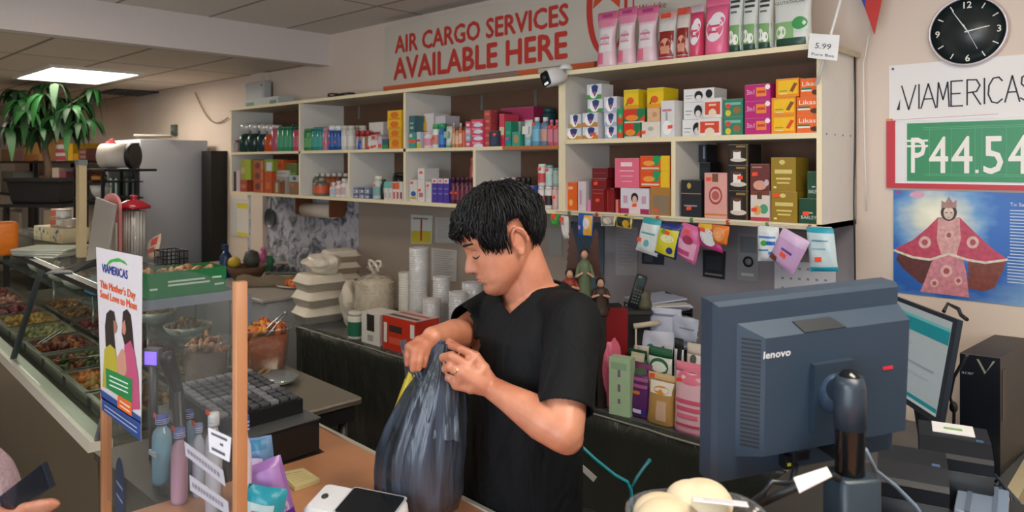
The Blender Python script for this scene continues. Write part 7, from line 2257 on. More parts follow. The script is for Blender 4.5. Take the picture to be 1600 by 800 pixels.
for u0, v0, u1, v1 in ((.15, .78, .85, .88), (.55, .5, .7, .6), (.15, .15, .8, .27)):
 b.poly([on4(q, u0, v0), on4(q, u1, v0), on4(q, u1, v1), on4(q, u0, v1)], M('5c5a64'))
b.build('text_bars', nt_)
for i, (quad, ds) in enumerate((([(288, 690), (348, 735), (352, 760), (290, 712)], 'upper slanting pale strip sign on the guard'), ([(296, 742), (356, 784), (358, 806), (297, 766)], 'lower slanting pale strip sign on the guard'))):
 q = [onY(x, y, yst - .001) for x, y in quad]
 tt = thing('strip_sign', q[3], ds, 'sign')
 MB().slab(q, (0, .001, 0), M('b8b2ba', .45, alpha=.9)).build('strip', tt)
 b = MB()
 rd = random.Random(i)
 u = .08
 while u < .9:
  w2 = rd.uniform(.03, .06)
  b.poly([on4(q, u, .35), on4(q, u + w2, .35), on4(q, u + w2, .65), on4(q, u, .65)], M('7c7880'))
  u += w2 + .03
 b.build('text_marks', tt)
def sbottle(px0, px1, pyt, Y, body, liquid, cap, desc, lab=None, capfrac=.13, flat=.9):
 a, b_ = onY(px0, 255, Y).x, onY(px1, 255, Y).x
 cx = (a + b_) / 2
 pc0 = onY((px0 + px1) / 2, pyt, Y + .025)
 dd0 = (pc0 - Vector((0, 0, CAM_H))).dot(Vector((F2[0], F2[1], 0)))
 r = (px1 - px0) / 2 * dd0 / 1138
 cx = pc0.x
 a, b_ = cx - r, cx + r
 z1 = pc0.z
 H = z1 - ZC1
 t = thing('sanitiser_bottle', (cx, Y + r, ZC1), desc, 'bottle')
 hb = H * (1 - capfrac)
 m = MB()
 rg = []
 for rr, h in ((.93, 0.0008), (1, .01), (1, hb * .78), (.86, hb * .88), (.5, hb * .95), (.42, hb)):
  rg.append([Vector((cx + r * rr * math.cos(2 * PI * k / 24), Y + r * flat + r * flat * rr * math.sin(2 * PI * k / 24), ZC1 + h)) for k in range(24)])
 m.loft(rg, M(body, .12, alpha=.55))
 m.build('body', t)
 m = MB()
 rg = []
 for rr, h in ((.88, .004), (.94, .012), (.94, hb * .7)):
  rg.append([Vector((cx + r * rr * math.cos(2 * PI * k / 24), Y + r * flat + r * flat * rr * math.sin(2 * PI * k / 24), ZC1 + h)) for k in range(24)])
 m.loft(rg, M(liquid, .2))
 m.build('liquid', t)
 m = MB().lathe((cx, Y + r * flat, ZC1 + hb), [(r * .62, 0), (r * .62, H * capfrac * .75), (r * .55, H * capfrac), (.001, H * capfrac)], M(cap, .35), 20)
 for k in range(3):
  m.lathe((cx, Y + r * flat, ZC1 + hb + H * capfrac * (.15 + .22 * k)), [(r * .626, 0), (r * .626, H * capfrac * .08)], M('d4d8e8', .4), 20, cap=False)
 m.build('cap', t)
 if lab:
  m = MB().box(a + r * .25, b_ - r * .25, Y - .0015, Y + .003, ZC1 + hb * .5, ZC1 + hb * .58, M(lab, .4))
  m.build('label', t)
 sticker(t, cx - r * .1, Y + r * .3 - .001, z1 + .0015, .009, tilt=.1)
sbottle(238, 270, 648, .72, 'a8d0e4', '6ab4dc', '4a60b8', 'clear bottle of light blue sanitiser behind the guard', 'c0d4e4')
sbottle(270, 298, 668, .71, 'e8c0d8', 'e09cc4', '6070b8', 'clear bottle of pink sanitiser with blue striped cap', None)
sbottle(287, 311, 640, .80, '8aa8c4', '5c7c9c', '1f3f98', 'taller bottle with deep blue striped cap behind the pink one', None)
sbottle(306, 327, 660, .76, 'd0d4e4', 'a8b0cc', '7a84b8', 'small pale bottle with lilac blue cap behind the strip signs', None)
sbottle(324, 352, 643, .74, 'd8d4e0', 'c4c0c8', 'dcdcdc', 'wide pale bottle with white cap behind the note card', None)
sbottle(378, 401, 647, .74, 'e4dce4', 'ccc4d0', '3a4a98', 'slim pale bottle with blue cap beside the wooden stick', 'd8d4d8')
TWP = 'standing in the wipes heap by the wooden stick'
def wpack(c, yaw, tilt, w, h, d, col, pr, desc, st=None, roll=0):
 T = frame_at(c, yaw, tilt, roll)
 q = [T @ Vector(v) for v in ((-w / 2, 0, h), (w / 2, 0, h), (w / 2, 0, 0), (-w / 2, 0, 0))]
 packet(desc, None, 0, col, pr, puff=d / 2, world=q, name='wipes_pack', cat='wipes pack', st=st)
def gz(px, d_, z=ZC1):
 p = W(px, 700, d_)
 p.z = z
 return p
wpack(gz(436, 1.62, ZC1 + .004), 20, -8, .085, .155, .05, '9a6cb4', (('r', .1, .1, .9, .9, 'a87cc0'), ('e', .6, .3, .3, .18, 'd0b4dc'), ('r', .6, .0, 1, .25, '5a2c94')), 'purple wipes pack ' + TWP, roll=-14)
wpack(gz(415, 1.70, ZC1 + .004), 10, -4, .06, .175, .035, '6a8cb4', (('r', .1, .1, .6, .7, 'c8c0c8'), ('r', .2, .85, .8, .98, '3a7aa0')), 'blue pointed wipes pack behind the purple one', st=(.45, .62), roll=-6)
wpack(gz(404, 1.56, ZC1 + .004), 0, -6, .085, .12, .05, '1f8a9c', (('r', .05, .05, .8, .75, 'a8c0c4'), ('r', .1, .2, .6, .5, '7aa8b8'), ('e', .5, .3, .2, .15, '4a7a98')), 'teal edged wipes pack ' + TWP, st=(.4, .55), roll=8)
wpack(gz(388, 1.66, ZC1 + .004), -6, -4, .06, .14, .03, 'b8a8c8', (('r', .1, .6, .9, .9, '4a3a5c'),), 'pale lilac wipes pack with dark band ' + TWP)
b0 = MB()
cd = thing('cash_drawer', (-2.03, .98, ZC1), 'black cash drawer at the counter end', 'cash drawer')
TD = CF((-1.815, 1.13, ZC1), 0)
MB(TD).rbox(-.42, -.004, -.30, 0, .004, .095, M('131517', .35), .004).build('drawer_case', cd)
MB(TD).box(-.004, .0, -.298, -.002, .006, .088, M('17191b', .25)).build('drawer_front', cd)
MB(TD).box(-.43, .002, -.302, .002, .0955, .100, M('6c6f70', .3, .5)).build('top_lip', cd)
MB(TD).box(-.35, -.02, -.2, -.03, .001, .0035, M('1f3a8c', .4)).build('foot_pad', cd)
kt = thing('keypad_terminal', (-1.98, .97, ZC1 + .1), 'black point of sale keypad on the cash drawer', 'keypad')
TK2 = Matrix.Translation((-2.03, .99, ZC1 + .1005)) @ Matrix.Rotation(math.radians(0), 4, 'Z')
kb = MB(TK2)
kb.slab([(-.17, -.125, 0), (.15, -.125, 0), (.15, -.125, .04), (-.17, -.125, .065)], (0, .25, 0), M('16181b', .4))
kb.build('keypad_body', kt)
kk = MB(TK2)
for r_ in range(9):
 for c in range(8):
  x = -.155 + r_ * .0335
  zz = .065 - (x + .17) / .32 * .025
  y = -.115 + c * .0295
  kk.rbox(x, x + .027, y, y + .024, zz - .004, zz + .008, M('3c4046' if (r_ * c) % 5 else '70747a', .5), .003)
kk.build('keys', kt)
scn_ = frame_at(W(268, 620, 1.93), -20, 12)
hsn = thing('barcode_scanner', W(268, 620, 1.93), 'dark barcode scanner in its stand beside the keypad', 'scanner')
p_ = W(275, 615, 1.93)
q_ = gz(285, 1.84)
MB().cap(W(262, 562, 1.9), W(278, 612, 1.93), .022, .014, M('23282c', .4)).build('scanner_head', hsn)
MB().cap(W(278, 612, 1.93), Vector((q_.x, q_.y, ZC1 + .03)), .015, .018, M('1c2024', .4)).build('handle', hsn)
MB().lathe((q_.x, q_.y, ZC1), [(.05, .0008), (.052, .008), (.02, .03), (.001, .03)], M('1c2024', .4), 20).build('foot', hsn)
c_ = gz(240, 2.02)
dsb = thing('customer_display', c_, 'small pole display glowing purple behind the poster edge', 'display')
T2 = frame_at(c_, -10)
zc_ = W(241, 558, 2.02).z
MB(T2).cyl((0, 0, 0), (0, 0, zc_ - ZC1 - .02), .012, M('3a3a3c', .4)).build('pole', dsb)
MB(T2).rbox(-.024, .024, -.012, .012, zc_ - ZC1 - .026, zc_ - ZC1 + .026, M('4a4450', .4), .004).build('head', dsb)
MB(T2).box(-.018, .018, -.0135, -.0122, zc_ - ZC1 - .018, zc_ - ZC1 + .018, M('7a5cf0', .4, emit=1.3)).build('lit_panel', dsb)
q = [onZ(x, y, ZC1 + .012) for x, y in ((437, 738), (474, 731), (500, 748), (461, 761))]
npd = thing('notepad', sum(q, Vector()) / 4, 'small yellowish notepad lying on the orange counter', 'notepad')
npd.location.z = ZC1
MB().slab([Vector((v.x, v.y, ZC1 + .0008)) for v in q], (0, 0, .011), M('d8cc94', .7, var=.1)).build('paper_block', npd)
b = MB()
for k in range(5):
 a, c = q[0].lerp(q[3], .2 + .14 * k), q[1].lerp(q[2], .2 + .14 * k)
 e_ = (c - a)
 s_ = (q[3] - q[0]).normalized() * .0025
 b.poly([a + e_ * .1, a + e_ * .8, a + e_ * .8 + s_, a + e_ * .1 + s_][::-1], M('c8a850' if k else '6a7a98'))
b.build('written_lines', npd)
pc_ = W(560, 792, 1.60)
T2 = frame_at(Vector((pc_.x, pc_.y, ZC1)), -22, 0)
pt_ = thing('card_terminal', Vector((pc_.x, pc_.y, ZC1)), 'white card payment terminal with dark touch screen on the counter', 'card terminal')
TT = T2 @ Matrix.Translation((0, 0, .052)) @ Matrix.Rotation(math.radians(14), 4, 'X') @ Matrix.Scale(1.12, 4)
MB(TT).rbox(-.105, .095, -.045, .045, -.026, .022, M('d4d4d8', .35), .02).build('terminal_body', pt_)
MB(TT).rbox(-.03, .088, -.034, .038, .0222, .0245, M('101418', .12), .006).build('screen', pt_)
MB(TT).rbox(-.034, .092, -.038, .042, .0212, .0228, M('b4b8c0', .3, .3), .008).build('screen_bezel', pt_)
MB(TT).lathe((-.075, 0, .022), [(.007, 0), (.007, .002), (.001, .002)], M('2c3034'), 14).build('button', pt_)
MB(T2).rbox(-.08, .07, -.035, .035, .0006, .03, M('9a9ca4', .4), .01).build('foot', pt_)
bcl = MB(frame_at(gz(470, 1.63), 5)).rbox(-.05, .09, -.08, .05, .0005, .012, M('15181a', .4), .006)
tag(bcl.build('black_folder'), 'black flat folder under the card terminal end', 'folder')
ZS1 = .9505
c_ = onZ(415, 574, ZS1)
c_.z = ZS1
bn_ = thing('snack_bin', c_, 'clear plastic bin of glossy orange fried snacks', 'food bin')
T2 = frame_at(c_, 25)
b = MB(T2)
b.loft([oval(.085, .06, .001, p=.5), oval(.10, .075, .17, p=.5), oval(.108, .083, .172, p=.5), oval(.108, .083, .18, p=.5), oval(.10, .075, .18, p=.5)], glass_mat('bin_plastic', 'eef0ee', .12, .08, .10, 'c8c8c4'), cap=False)
b.build('bin_shell', bn_)
b = MB(T2)
b.loft([oval(.078, .054, .006, p=.5), oval(.09, .066, .15, p=.5)], M('a8501c', .35, var=.4, bump=.8, scale=30))
rd = random.Random(31)
for k in range(60):
 x, y = rd.uniform(-.08, .08), rd.uniform(-.055, .055)
 A = Euler((rd.uniform(0, 3), rd.uniform(0, 3), rd.uniform(0, 3))).to_matrix()
 b.ell((x, y, .155 + .03 * (1 - (x / .09) ** 2) * rd.uniform(.5, 1.2)), .026, .017, .014, M(rd.choice(('c8641c', 'b0501a', 'd88a2c', '8a3c1c')), .25, var=.2), A, 9, 6)
b.build('snacks', bn_)['kind'] = 'stuff'
b = MB()
for o in ((0, 0), (5, 6)):
 b.tube([W(396 + o[0], 535 + o[1], 3.14), W(420 + o[0], 510 + o[1], 3.16), W(444 + o[0] * .4, 488 + o[1] * .4, 3.18)], .0045, M('b4b8bc', .2, .9), 8)
b.ell(W(446, 489, 3.18), .009, .009, .009, M('8a8e92', .3, .8))
tag(b.build('metal_tongs'), 'steel tongs stuck upright in the orange snack bin', 'tongs')
c_ = onZ(322, 612, ZS1)
c_.z = ZS1
T2 = frame_at(c_, 15)
b2_ = thing('snack_bin', c_, 'clear plastic bin of dark roasted pieces behind the guard', 'food bin')
b = MB(T2)
b.loft([oval(.07, .06, .001, p=.5), oval(.09, .075, .20, p=.5), oval(.096, .08, .20, p=.5), oval(.096, .08, .205, p=.5), oval(.09, .075, .205, p=.5)], glass_mat('bin_plastic'), cap=False)
b.build('bin_shell', b2_)
b = MB(T2)
lumps(b, -.07, .07, -.055, .055, .17, ('4a3422', '6a4a30', 'a8784c', '3a3022'), .024, 50, 90, .04)
b.loft([oval(.066, .055, .006, p=.5), oval(.08, .066, .165, p=.5)], M('57442f', .5, var=.4, bump=.8, scale=30))
b.build('roasted_pieces', b2_)['kind'] = 'stuff'
c_ = onZ(434, 597, ZS1)
c_.z = ZS1
fp_ = thing('film_wrapped_plate', c_, 'grey plate wrapped in clear film beside the snack bin', 'plate')
MB().lathe(c_, [(.05, .001), (.075, .012), (.088, .02), (.076, .026), (.04, .03), (.001, .03)], M('8a9496', .3, bump=.4, scale=30), 28).build('plate', fp_)
b = MB()
b.lathe(c_ + Vector((0, 0, .012)), [(.09, 0), (.096, .012), (.07, .022), (.03, .026), (.001, .026)], glass_mat('wrap_film', 'f0f2f2', .22, .12, .10, 'c8ccd0'), 28, cap=False)
b.build('wrap_film', fp_)
b = MB()
for o in ((0, 0), (7, 4)):
 b.tube([onZ(380 + o[0], 601 + o[1], ZS1 + .010), onZ(414 + o[0], 576 + o[1], ZS1 + .035)], .006, M('c8a874', .4, .3), 8)
tag(b.build('wooden_tongs'), 'pale golden tongs lying beside the wrapped plate', 'tongs')
# ================================================================== the shopkeeper
def skin_mat():
 m = bpy.data.materials.new('skin')
 m.use_nodes = True
 nt = m.node_tree
 p = nt.nodes['Principled BSDF']
 tc = nt.nodes.new('ShaderNodeTexCoord')
 nz = nt.nodes.new('ShaderNodeTexNoise')
 nz.inputs['Scale'].default_value = 14
 nz.inputs['Detail'].default_value = 5
 rp = nt.nodes.new('ShaderNodeValToRGB')
 rp.color_ramp.elements[0].position, rp.color_ramp.elements[0].color = .3, rgb('a9684e')
 rp.color_ramp.elements[1].position, rp.color_ramp.elements[1].color = .7, rgb('c88a6e')
 n2 = nt.nodes.new('ShaderNodeTexNoise')
 n2.inputs['Scale'].default_value = 220
 bp = nt.nodes.new('ShaderNodeBump')
 bp.inputs['Strength'].default_value = .12
 bp.inputs['Distance'].default_value = .002
 nt.links.new(tc.outputs['Object'], nz.inputs['Vector'])
 nt.links.new(tc.outputs['Object'], n2.inputs['Vector'])
 nt.links.new(nz.outputs['Fac'], rp.inputs[0])
 nt.links.new(rp.outputs[0], p.inputs['Base Color'])
 nt.links.new(n2.outputs['Fac'], bp.inputs['Height'])
 nt.links.new(bp.outputs['Normal'], p.inputs['Normal'])
 p.inputs['Roughness'].default_value = .45
 p.inputs['Subsurface Weight'].default_value = .12
 p.inputs['Subsurface Radius'].default_value = (.012, .004, .002)
 p.inputs['Subsurface Scale'].default_value = .5
 return m
SKIN = skin_mat()
Rv, Tv = Vector((R2[0], R2[1], 0)), Vector((-F2[0], -F2[1], 0))     # picture right, towards the camera
S_AX = (Rv * .5 + Tv * .86).normalized()        # from his right shoulder to his left
F_AX = (Rv * -.86 + Tv * .5).normalized()       # the way his chest faces
man = thing('person', (W(812, 700, 1.85).x, W(812, 700, 1.85).y, 0), 'man in a black V-neck T-shirt looking down into a dark plastic bag', 'person')
SHL, SHR = W(896, 499, 1.70), W(786, 478, 2.05)
ELL_, WRL = W(880, 674, 1.54), W(770, 607, 1.65)
ELR, WRR = W(722, 522, 1.88), W(676, 527, 1.72)
def tor(mb, grow, zmin=.90, mat=SKIN, top=1.0):
 lv = [(.90, .168, .118, 811, 1.86), (1.00, .172, .120, 811, 1.86), (1.10, .168, .122, 811, 1.86), (1.22, .168, .122, 812, 1.86), (1.33, .178, .122, 816, 1.86), (1.42, .185, .118, 824, 1.865), (1.475, .172, .098, 833, 1.87), (1.515, .12, .075, 838, 1.87), (1.54, .075, .06, 838, 1.87)]
 rings = []
 for z, a, d, px, dd in lv:
  if z < zmin:
   continue
  c = W(px, 600, dd)
  c.z = z
  rings.append([c + S_AX * ((a + grow) * math.copysign(abs(math.cos(2 * PI * k / 32)) ** .85, math.cos(2 * PI * k / 32))) + F_AX * ((d + grow) * math.copysign(abs(math.sin(2 * PI * k / 32)) ** .85, math.sin(2 * PI * k / 32))) for k in range(32)])
 mb.loft(rings, mat)
body = MB()
tor(body, -.008, .90)
PITCH, YAWH = math.radians(24), math.radians(13)
fH = (Rv * -math.cos(YAWH) + Tv * math.sin(YAWH))
lH = Vector((0, 0, 1)).cross(fH)
fwd = (fH * math.cos(PITCH) + Vector((0, 0, -1)) * math.sin(PITCH)).normalized()
upv = (fH * math.sin(PITCH) + Vector((0, 0, 1)) * math.cos(PITCH)).normalized()
HC = W(782, 375, 1.83)
TH_ = Matrix(((fwd.x, lH.x, upv.x, HC.x), (fwd.y, lH.y, upv.y, HC.y), (fwd.z, lH.z, upv.z, HC.z), (0, 0, 0, 1))) @ Matrix.Scale(1.06, 4)
ZP_ = (-.120, -.116, -.110, -.100, -.088, -.078, -.066, -.050, -.030, 0, .015, .03, .05, .07, .09, .105, .118, .123)
XF_ = (.050, .062, .072, .080, .082, .079, .083, .083, .081, .078, .082, .087, .088, .082, .067, .048, .018, -.01)
XB_ = (.030, .015, .002, -.008, -.022, -.034, -.048, -.064, -.080, -.098, -.104, -.108, -.108, -.102, -.088, -.065, -.035, -.012)
WD_ = (.008, .018, .028, .039, .050, .057, .062, .066, .069, .072, .073, .075, .076, .072, .060, .044, .022, .003)
def gs(v, c, s):
 return math.exp(-((v - c) / s) ** 2)
def face_d(y, z):
 """how far the features stand out of the plain head, forward"""
 ay = abs(y)
 A = np.interp(z, (-.047, -.042, -.036, -.028, -.015, 0, .016, .03), (0, .011, .026, .028, .021, .012, .005, 0))
 s_ = np.interp(z, (-.04, -.02, .0, .02), (.0125, .0105, .008, .010))
 d = A * gs(y, 0, s_)
 d += .007 * gs(ay, .0145, .006) * gs(z, -.036, .007)
 d -= .009 * gs(ay, .030, .015) * gs(z, .004, .012)
 d += .0065 * gs(ay, .031, .012) * gs(z, -.001, .008)
 d += .004 * gs(ay, .026, .020) * gs(z, .024, .008)
 d += .004 * gs(ay, .044, .018) * gs(z, -.020, .016)
 d += .0075 * gs(y, 0, .021) * gs(z, -.0570, .0045) + .0070 * gs(y, 0, .019) * gs(z, -.0672, .005)
 d -= .0035 * gs(y, 0, .024) * gs(z, -.0620, .0018)
 d -= .003 * gs(y, 0, .02) * gs(z, -.079, .006)
 d += .0035 * gs(y, 0, .018) * gs(z, -.097, .012)
 return d
PE = .9
def face_x(y, z):
 xf, xb, w_ = (float(np.interp(z, ZP_, q)) for q in (XF_, XB_, WD_))
 cx_ = (xf + xb) / 2 + .006
 sn_ = min(1, abs(y) / w_) ** (1 / PE)
 cf = math.sqrt(max(0, 1 - sn_ * sn_))
 return cx_ + (xf - cx_) * cf ** PE + face_d(y, z) * min(1, cf * 2.2)
def hd_parts(mb):
 e = mb.ell
 m = SKIN
 rings = []
 N = 96
 zs = [-.120 + .243 * (k / 84) for k in range(85)]
 for z in zs:
  xf, xb, w_ = (float(np.interp(z, ZP_, q)) for q in (XF_, XB_, WD_))
  cx_ = (xf + xb) / 2 + .006
  ring = []
  for k in range(N):
   t = 2 * PI * k / N
   c_, s_ = math.cos(t), math.sin(t)
   y = w_ * math.copysign(abs(s_) ** PE, s_)
   ex = (xf - cx_) if c_ > 0 else (cx_ - xb)
   x = cx_ + ex * math.copysign(abs(c_) ** PE, c_)
   if c_ > 0:
    x += face_d(y, z) * min(1, c_ * 2.2)
   ring.append(Vector((x, y, z)))
  rings.append(ring)
 mb.loft(rings, m)
 for s in (-1, 1):
  rim = [(-.030 + .017 * math.cos(a), s * (.077 + .006 * math.sin(a * .5)), -.004 + .028 * math.sin(a)) for a in [math.radians(q) for q in range(-80, 215, 22)]]
  mb.tube(rim, .0048, m, 8)
  e((-.028, s * .072, -.008), .016, .006, .024, m)
  e((-.022, s * .075, -.032), .0085, .005, .009, m)
  e((-.015, s * .075, -.010), .005, .005, .008, m)
hm = MB(TH_)
hd_parts(hm)
body.v += hm.v
off = len(body.v) - len(hm.v)
body.mi(SKIN)
body.f += [[off + k for k in f] for f in hm.f]
body.m += hm.m
body.sm += hm.sm
nb0 = W(840, 468, 1.87)
nb1 = TH_ @ Vector((-.030, 0, -.055))
body.cap(nb0 + Vector((0, 0, -.03)), nb1, .066, .054, SKIN, 24)
body.cap(nb0 + F_AX * .02 + Vector((0, 0, -.03)), TH_ @ Vector((.0, 0, -.075)), .05, .042, SKIN, 20)
for s, sh in ((1, SHL), (-1, SHR)):
 body.cap(nb0 + Vector((0, 0, -.012)), sh + Vector((0, 0, .0)), .055, .052, SKIN, 20)
def arm(mb, sh, el, wr, r=(.054, .049, .044, .046, .030, .026)):
 m1 = sh.lerp(el, .45)
 mb.cap(sh, m1, r[0], r[1], SKIN, 20)
 mb.cap(m1, el, r[1], r[2], SKIN, 20)
 f1 = el.lerp(wr, .28)
 mb.cap(el, f1, r[2], r[3], SKIN, 20)
 mb.cap(f1, el.lerp(wr, .8), r[3], r[4], SKIN, 20)
 mb.cap(el.lerp(wr, .8), wr, r[4], r[5], SKIN, 20)
arm(body, SHL, ELL_, WRL)
body.ell(ELL_ + Vector((0, 0, -.014)) + Rv * .008, .036, .036, .034, SKIN)
arm(body, SHR, ELR, WRR, (.05, .045, .040, .040, .029, .026))
def finger(mb, pts, r):
 for i in range(len(pts) - 1):
  mb.cap(pts[i], pts[i + 1], r[i], r[i + 1], SKIN, 12)
wl_ = WRL
K = [W(743, 557, 1.655), W(731, 572, 1.635), W(721, 587, 1.635), W(713, 601, 1.645)]
for k in K:
 body.cap(wl_, k, .021, .0125, SKIN, 14)
body.cap(wl_, K[1].lerp(K[2], .5) * 1.0, .024, .020, SKIN, 14)
for a, b in zip(K[:-1], K[1:]):
 body.cap(a, b, .0125, .0125, SKIN, 12)
 body.cap(a.lerp(wl_, .4), b.lerp(wl_, .4), .018, .018, SKIN, 12)
finger(body, [K[0], W(718, 545, 1.650), W(706, 541, 1.665), W(700, 539, 1.675)], [.0115, .0105, .009, .0078])
finger(body, [K[1], W(705, 556, 1.630), W(692, 558, 1.650), W(695, 568, 1.672)], [.0115, .0108, .0095, .008])
finger(body, [K[2], W(703, 573, 1.628), W(694, 576, 1.650), W(700, 584, 1.670)], [.0112, .0102, .009, .0078])
finger(body, [K[3], W(703, 590, 1.640), W(697, 591, 1.658), W(704, 597, 1.672)], [.010, .009, .008, .007])
finger(body, [wl_.lerp(W(744, 566, 1.68), .35), W(736, 566, 1.69), W(716, 545, 1.685), W(702, 534, 1.680)], [.016, .0135, .011, .009])
K2 = [W(640, 543, 1.665), W(648, 548, 1.650), W(656, 551, 1.655), W(664, 552, 1.670)]
for k in K2:
 body.cap(WRR, k, .020, .0125, SKIN, 14)
for a, b in zip(K2[:-1], K2[1:]):
 body.cap(a, b, .0125, .0125, SKIN, 12)
 body.cap(a.lerp(WRR, .45), b.lerp(WRR, .45), .018, .018, SKIN, 12)
for k, (x, y, d) in enumerate(((637, 568, 1.655), (645, 577, 1.640), (654, 576, 1.645), (662, 571, 1.660))):
 m_ = K2[k].lerp(W(x, y, d), .5) + Tv * .006
 finger(body, [K2[k], m_, W(x, y, d)], [.0112, .0102, .0078])
finger(body, [WRR.lerp(K2[0], .5), W(646, 545, 1.70), W(636, 563, 1.69)], [.015, .012, .0085])
hipc = W(811, 600, 1.86)
for s in (-1, 1):
 hp = Vector((hipc.x, hipc.y, .92)) + S_AX * s * .09
 kn = Vector((hipc.x, hipc.y, .50)) + S_AX * s * .10 + F_AX * .02
 an = Vector((hipc.x, hipc.y, .09)) + S_AX * s * .11 - F_AX * .01
 body.cap(hp, kn, .088, .058, SKIN, 18)
 body.cap(kn, an, .056, .036, SKIN, 18)
 body.cap(an + Vector((0, 0, -.045)), an + F_AX * .15 + Vector((0, 0, -.055)), .036, .028, SKIN, 14)
skin = bake(body, 'body', man, SKIN, .0031, 3, .4)
LIP = M('a8625a', .45)
lp = MB(TH_)
def patch(mb, ys, zlo, zhi, mat, lift=.0007, n=14, m=5):
 """thin film lying on the face between two curves"""
 vs, fs = [], []
 for k in range(n + 1):
  y = ys[0] + (ys[1] - ys[0]) * k / n
  for j in range(m + 1):
   z = zlo(y) + (zhi(y) - zlo(y)) * j / m
   vs.append((face_x(y, z) + lift, y, z))
 for k in range(n):
  for j in range(m):
   o_ = k * (m + 1) + j
   fs.append((o_, o_ + 1, o_ + m + 2, o_ + m + 1))
 mb.add(vs, fs, mat, True)
patch(lp, (-.022, .022), lambda y: -.0622 + .0012 * (y / .022) ** 2, lambda y: -.0540 - .007 * (y / .022) ** 2, LIP)
patch(lp, (-.020, .020), lambda y: -.0715 + .0092 * (y / .020) ** 2, lambda y: -.0625 + .0010 * (y / .02) ** 2, LIP)
lp.build('lips', man)
bw = MB(TH_)
HR = M('1a1716', .6)
for s in (-1, 1):
 patch(bw, (s * .011, s * .050), lambda y: .0235 + .10 * (abs(y) - .011) - 3.2 * max(0, abs(y) - .036) * (abs(y) - .03), lambda y: .0300 + .10 * (abs(y) - .011) - .10 * max(0, abs(y) - .03) - 3.2 * max(0, abs(y) - .036) * (abs(y) - .03), HR, .0012)
bw.build('eyebrows', man)
el_ = MB(TH_)
for s in (-1, 1):
 pts = [(face_x(s * y, z) + .0012, s * y, z) for y, z in ((.016, -.0045), (.022, -.0075), (.030, -.0088), (.038, -.0075), (.045, -.0035))]
 el_.tube(pts, [.0010, .0017, .0019, .0017, .0008], HR, 6)
 pts = [(face_x(s * y, z) + .0004, s * y, z) for y, z in ((.017, .0075), (.026, .0105), (.036, .0095), (.045, .005))]
 el_.tube(pts, [.0005, .0008, .0008, .0005], M('7a4c3c', .5), 6)
el_.build('eyelashes', man)
ns = MB(TH_)
for s in (-1, 1):
 ns.ell((face_x(s * .008, -.041) - .001, s * .0078, -.0418), .0042, .0030, .0018, M('4a241c', .6))
ns.build('nostrils', man)
rd = random.Random(2)
HAIR = M('0c0c0e', .6, var=.3, scale=40, spec=.3)
HAIR2 = M('14161a', .5, var=.2, scale=40, spec=.45)
hb = MB(TH_)
nu, nv = 40, 26
CEN = Vector((-.012, 0, .038))
def scalp(th, ph, k=1.0):
 x = .108 * math.sin(th) * math.cos(ph)
 y = .086 * math.sin(th) * math.sin(ph)
 z = .093 * math.cos(th)
 return CEN + Vector((x, y, z)) * k
def zlow(x, y):
 if x > .066:
  return .056
 if x > .030:
  return .056 - (.066 - x) / .036 * .036
 if x > -.006:
  return .010 + .0 * x
 if x > -.050:
  return .046 if abs(y) > .05 else .0
 return -.052
vs = []
for j in range(nv + 1):
 th = PI * .80 * j / nv
 for k in range(nu):
  ph = 2 * PI * k / nu
  p = scalp(th, ph, 1.0 + .035 * math.sin(5 * ph + 3 * th) * math.sin(th) + .02 * math.sin(11 * ph))
  zl = zlow(p.x, p.y)
  if p.z < zl:
   q = scalp(th, ph, .80)
   p = Vector((q.x, q.y, max(p.z, zl - .006)))
  vs.append(p)
fs = [(j * nu + k, (j + 1) * nu + k, (j + 1) * nu + (k + 1) % nu, j * nu + (k + 1) % nu) for j in range(nv) for k in range(nu)]
hb.add(vs, fs, HAIR, True)
CROWN = Vector((-.045, .01, .135))
cnt = 0
while cnt < 4600:
 th = math.acos(rd.uniform(-.45, 1))
 ph = rd.uniform(-PI, PI)
 p = scalp(th, ph, rd.uniform(.96, 1.04))
 if p.z < zlow(p.x, p.y) + .006:
  continue
 n_ = (p - CEN).normalized()
 fl = (p - CROWN)
 fl = (fl - n_ * fl.dot(n_))
 if fl.length < 1e-3:
  continue
 fl.normalize()
 fl = (fl + Vector((.25 if p.x > 0 else -.1, 0, -.45)) + Vector((rd.gauss(0, .34), rd.gauss(0, .34), rd.gauss(0, .22)))).normalized()
 fl = (fl - n_ * fl.dot(n_) * .85).normalized()
 L_ = rd.uniform(.026, .062)
 if p.x > .05:
  L_ = rd.uniform(.020, .052)
 lift = rd.uniform(.004, .013) if p.z > .06 else rd.uniform(.001, .006)
 pts = []
 for q in range(4):
  f = q / 3
  pts.append(p + fl * L_ * f + n_ * (lift * math.sin(PI * min(1, f * .85 + .1)) - .35 * L_ * f * f) + Vector((0, 0, -.10 * L_ * f * f)))
 w_ = rd.uniform(.0008, .0019)
 if any(abs(q.y) > .045 and -.054 < q.x < -.006 and q.z < .034 for q in pts) or (pts[-1].x > .055 and pts[-1].z < .030):
  continue
 hb.tube(pts, [w_, w_ * 1.1, w_ * .8, w_ * .15], HAIR if rd.random() < .7 else HAIR2, 5)
 cnt += 1
hb.build('hair', man)
sh_ = MB()
tor(sh_, .012, .90)
cap_l, cap_r = SHL.lerp(ELL_, .60), SHR.lerp(ELR, .62)
body_c = W(830, 500, 1.87)
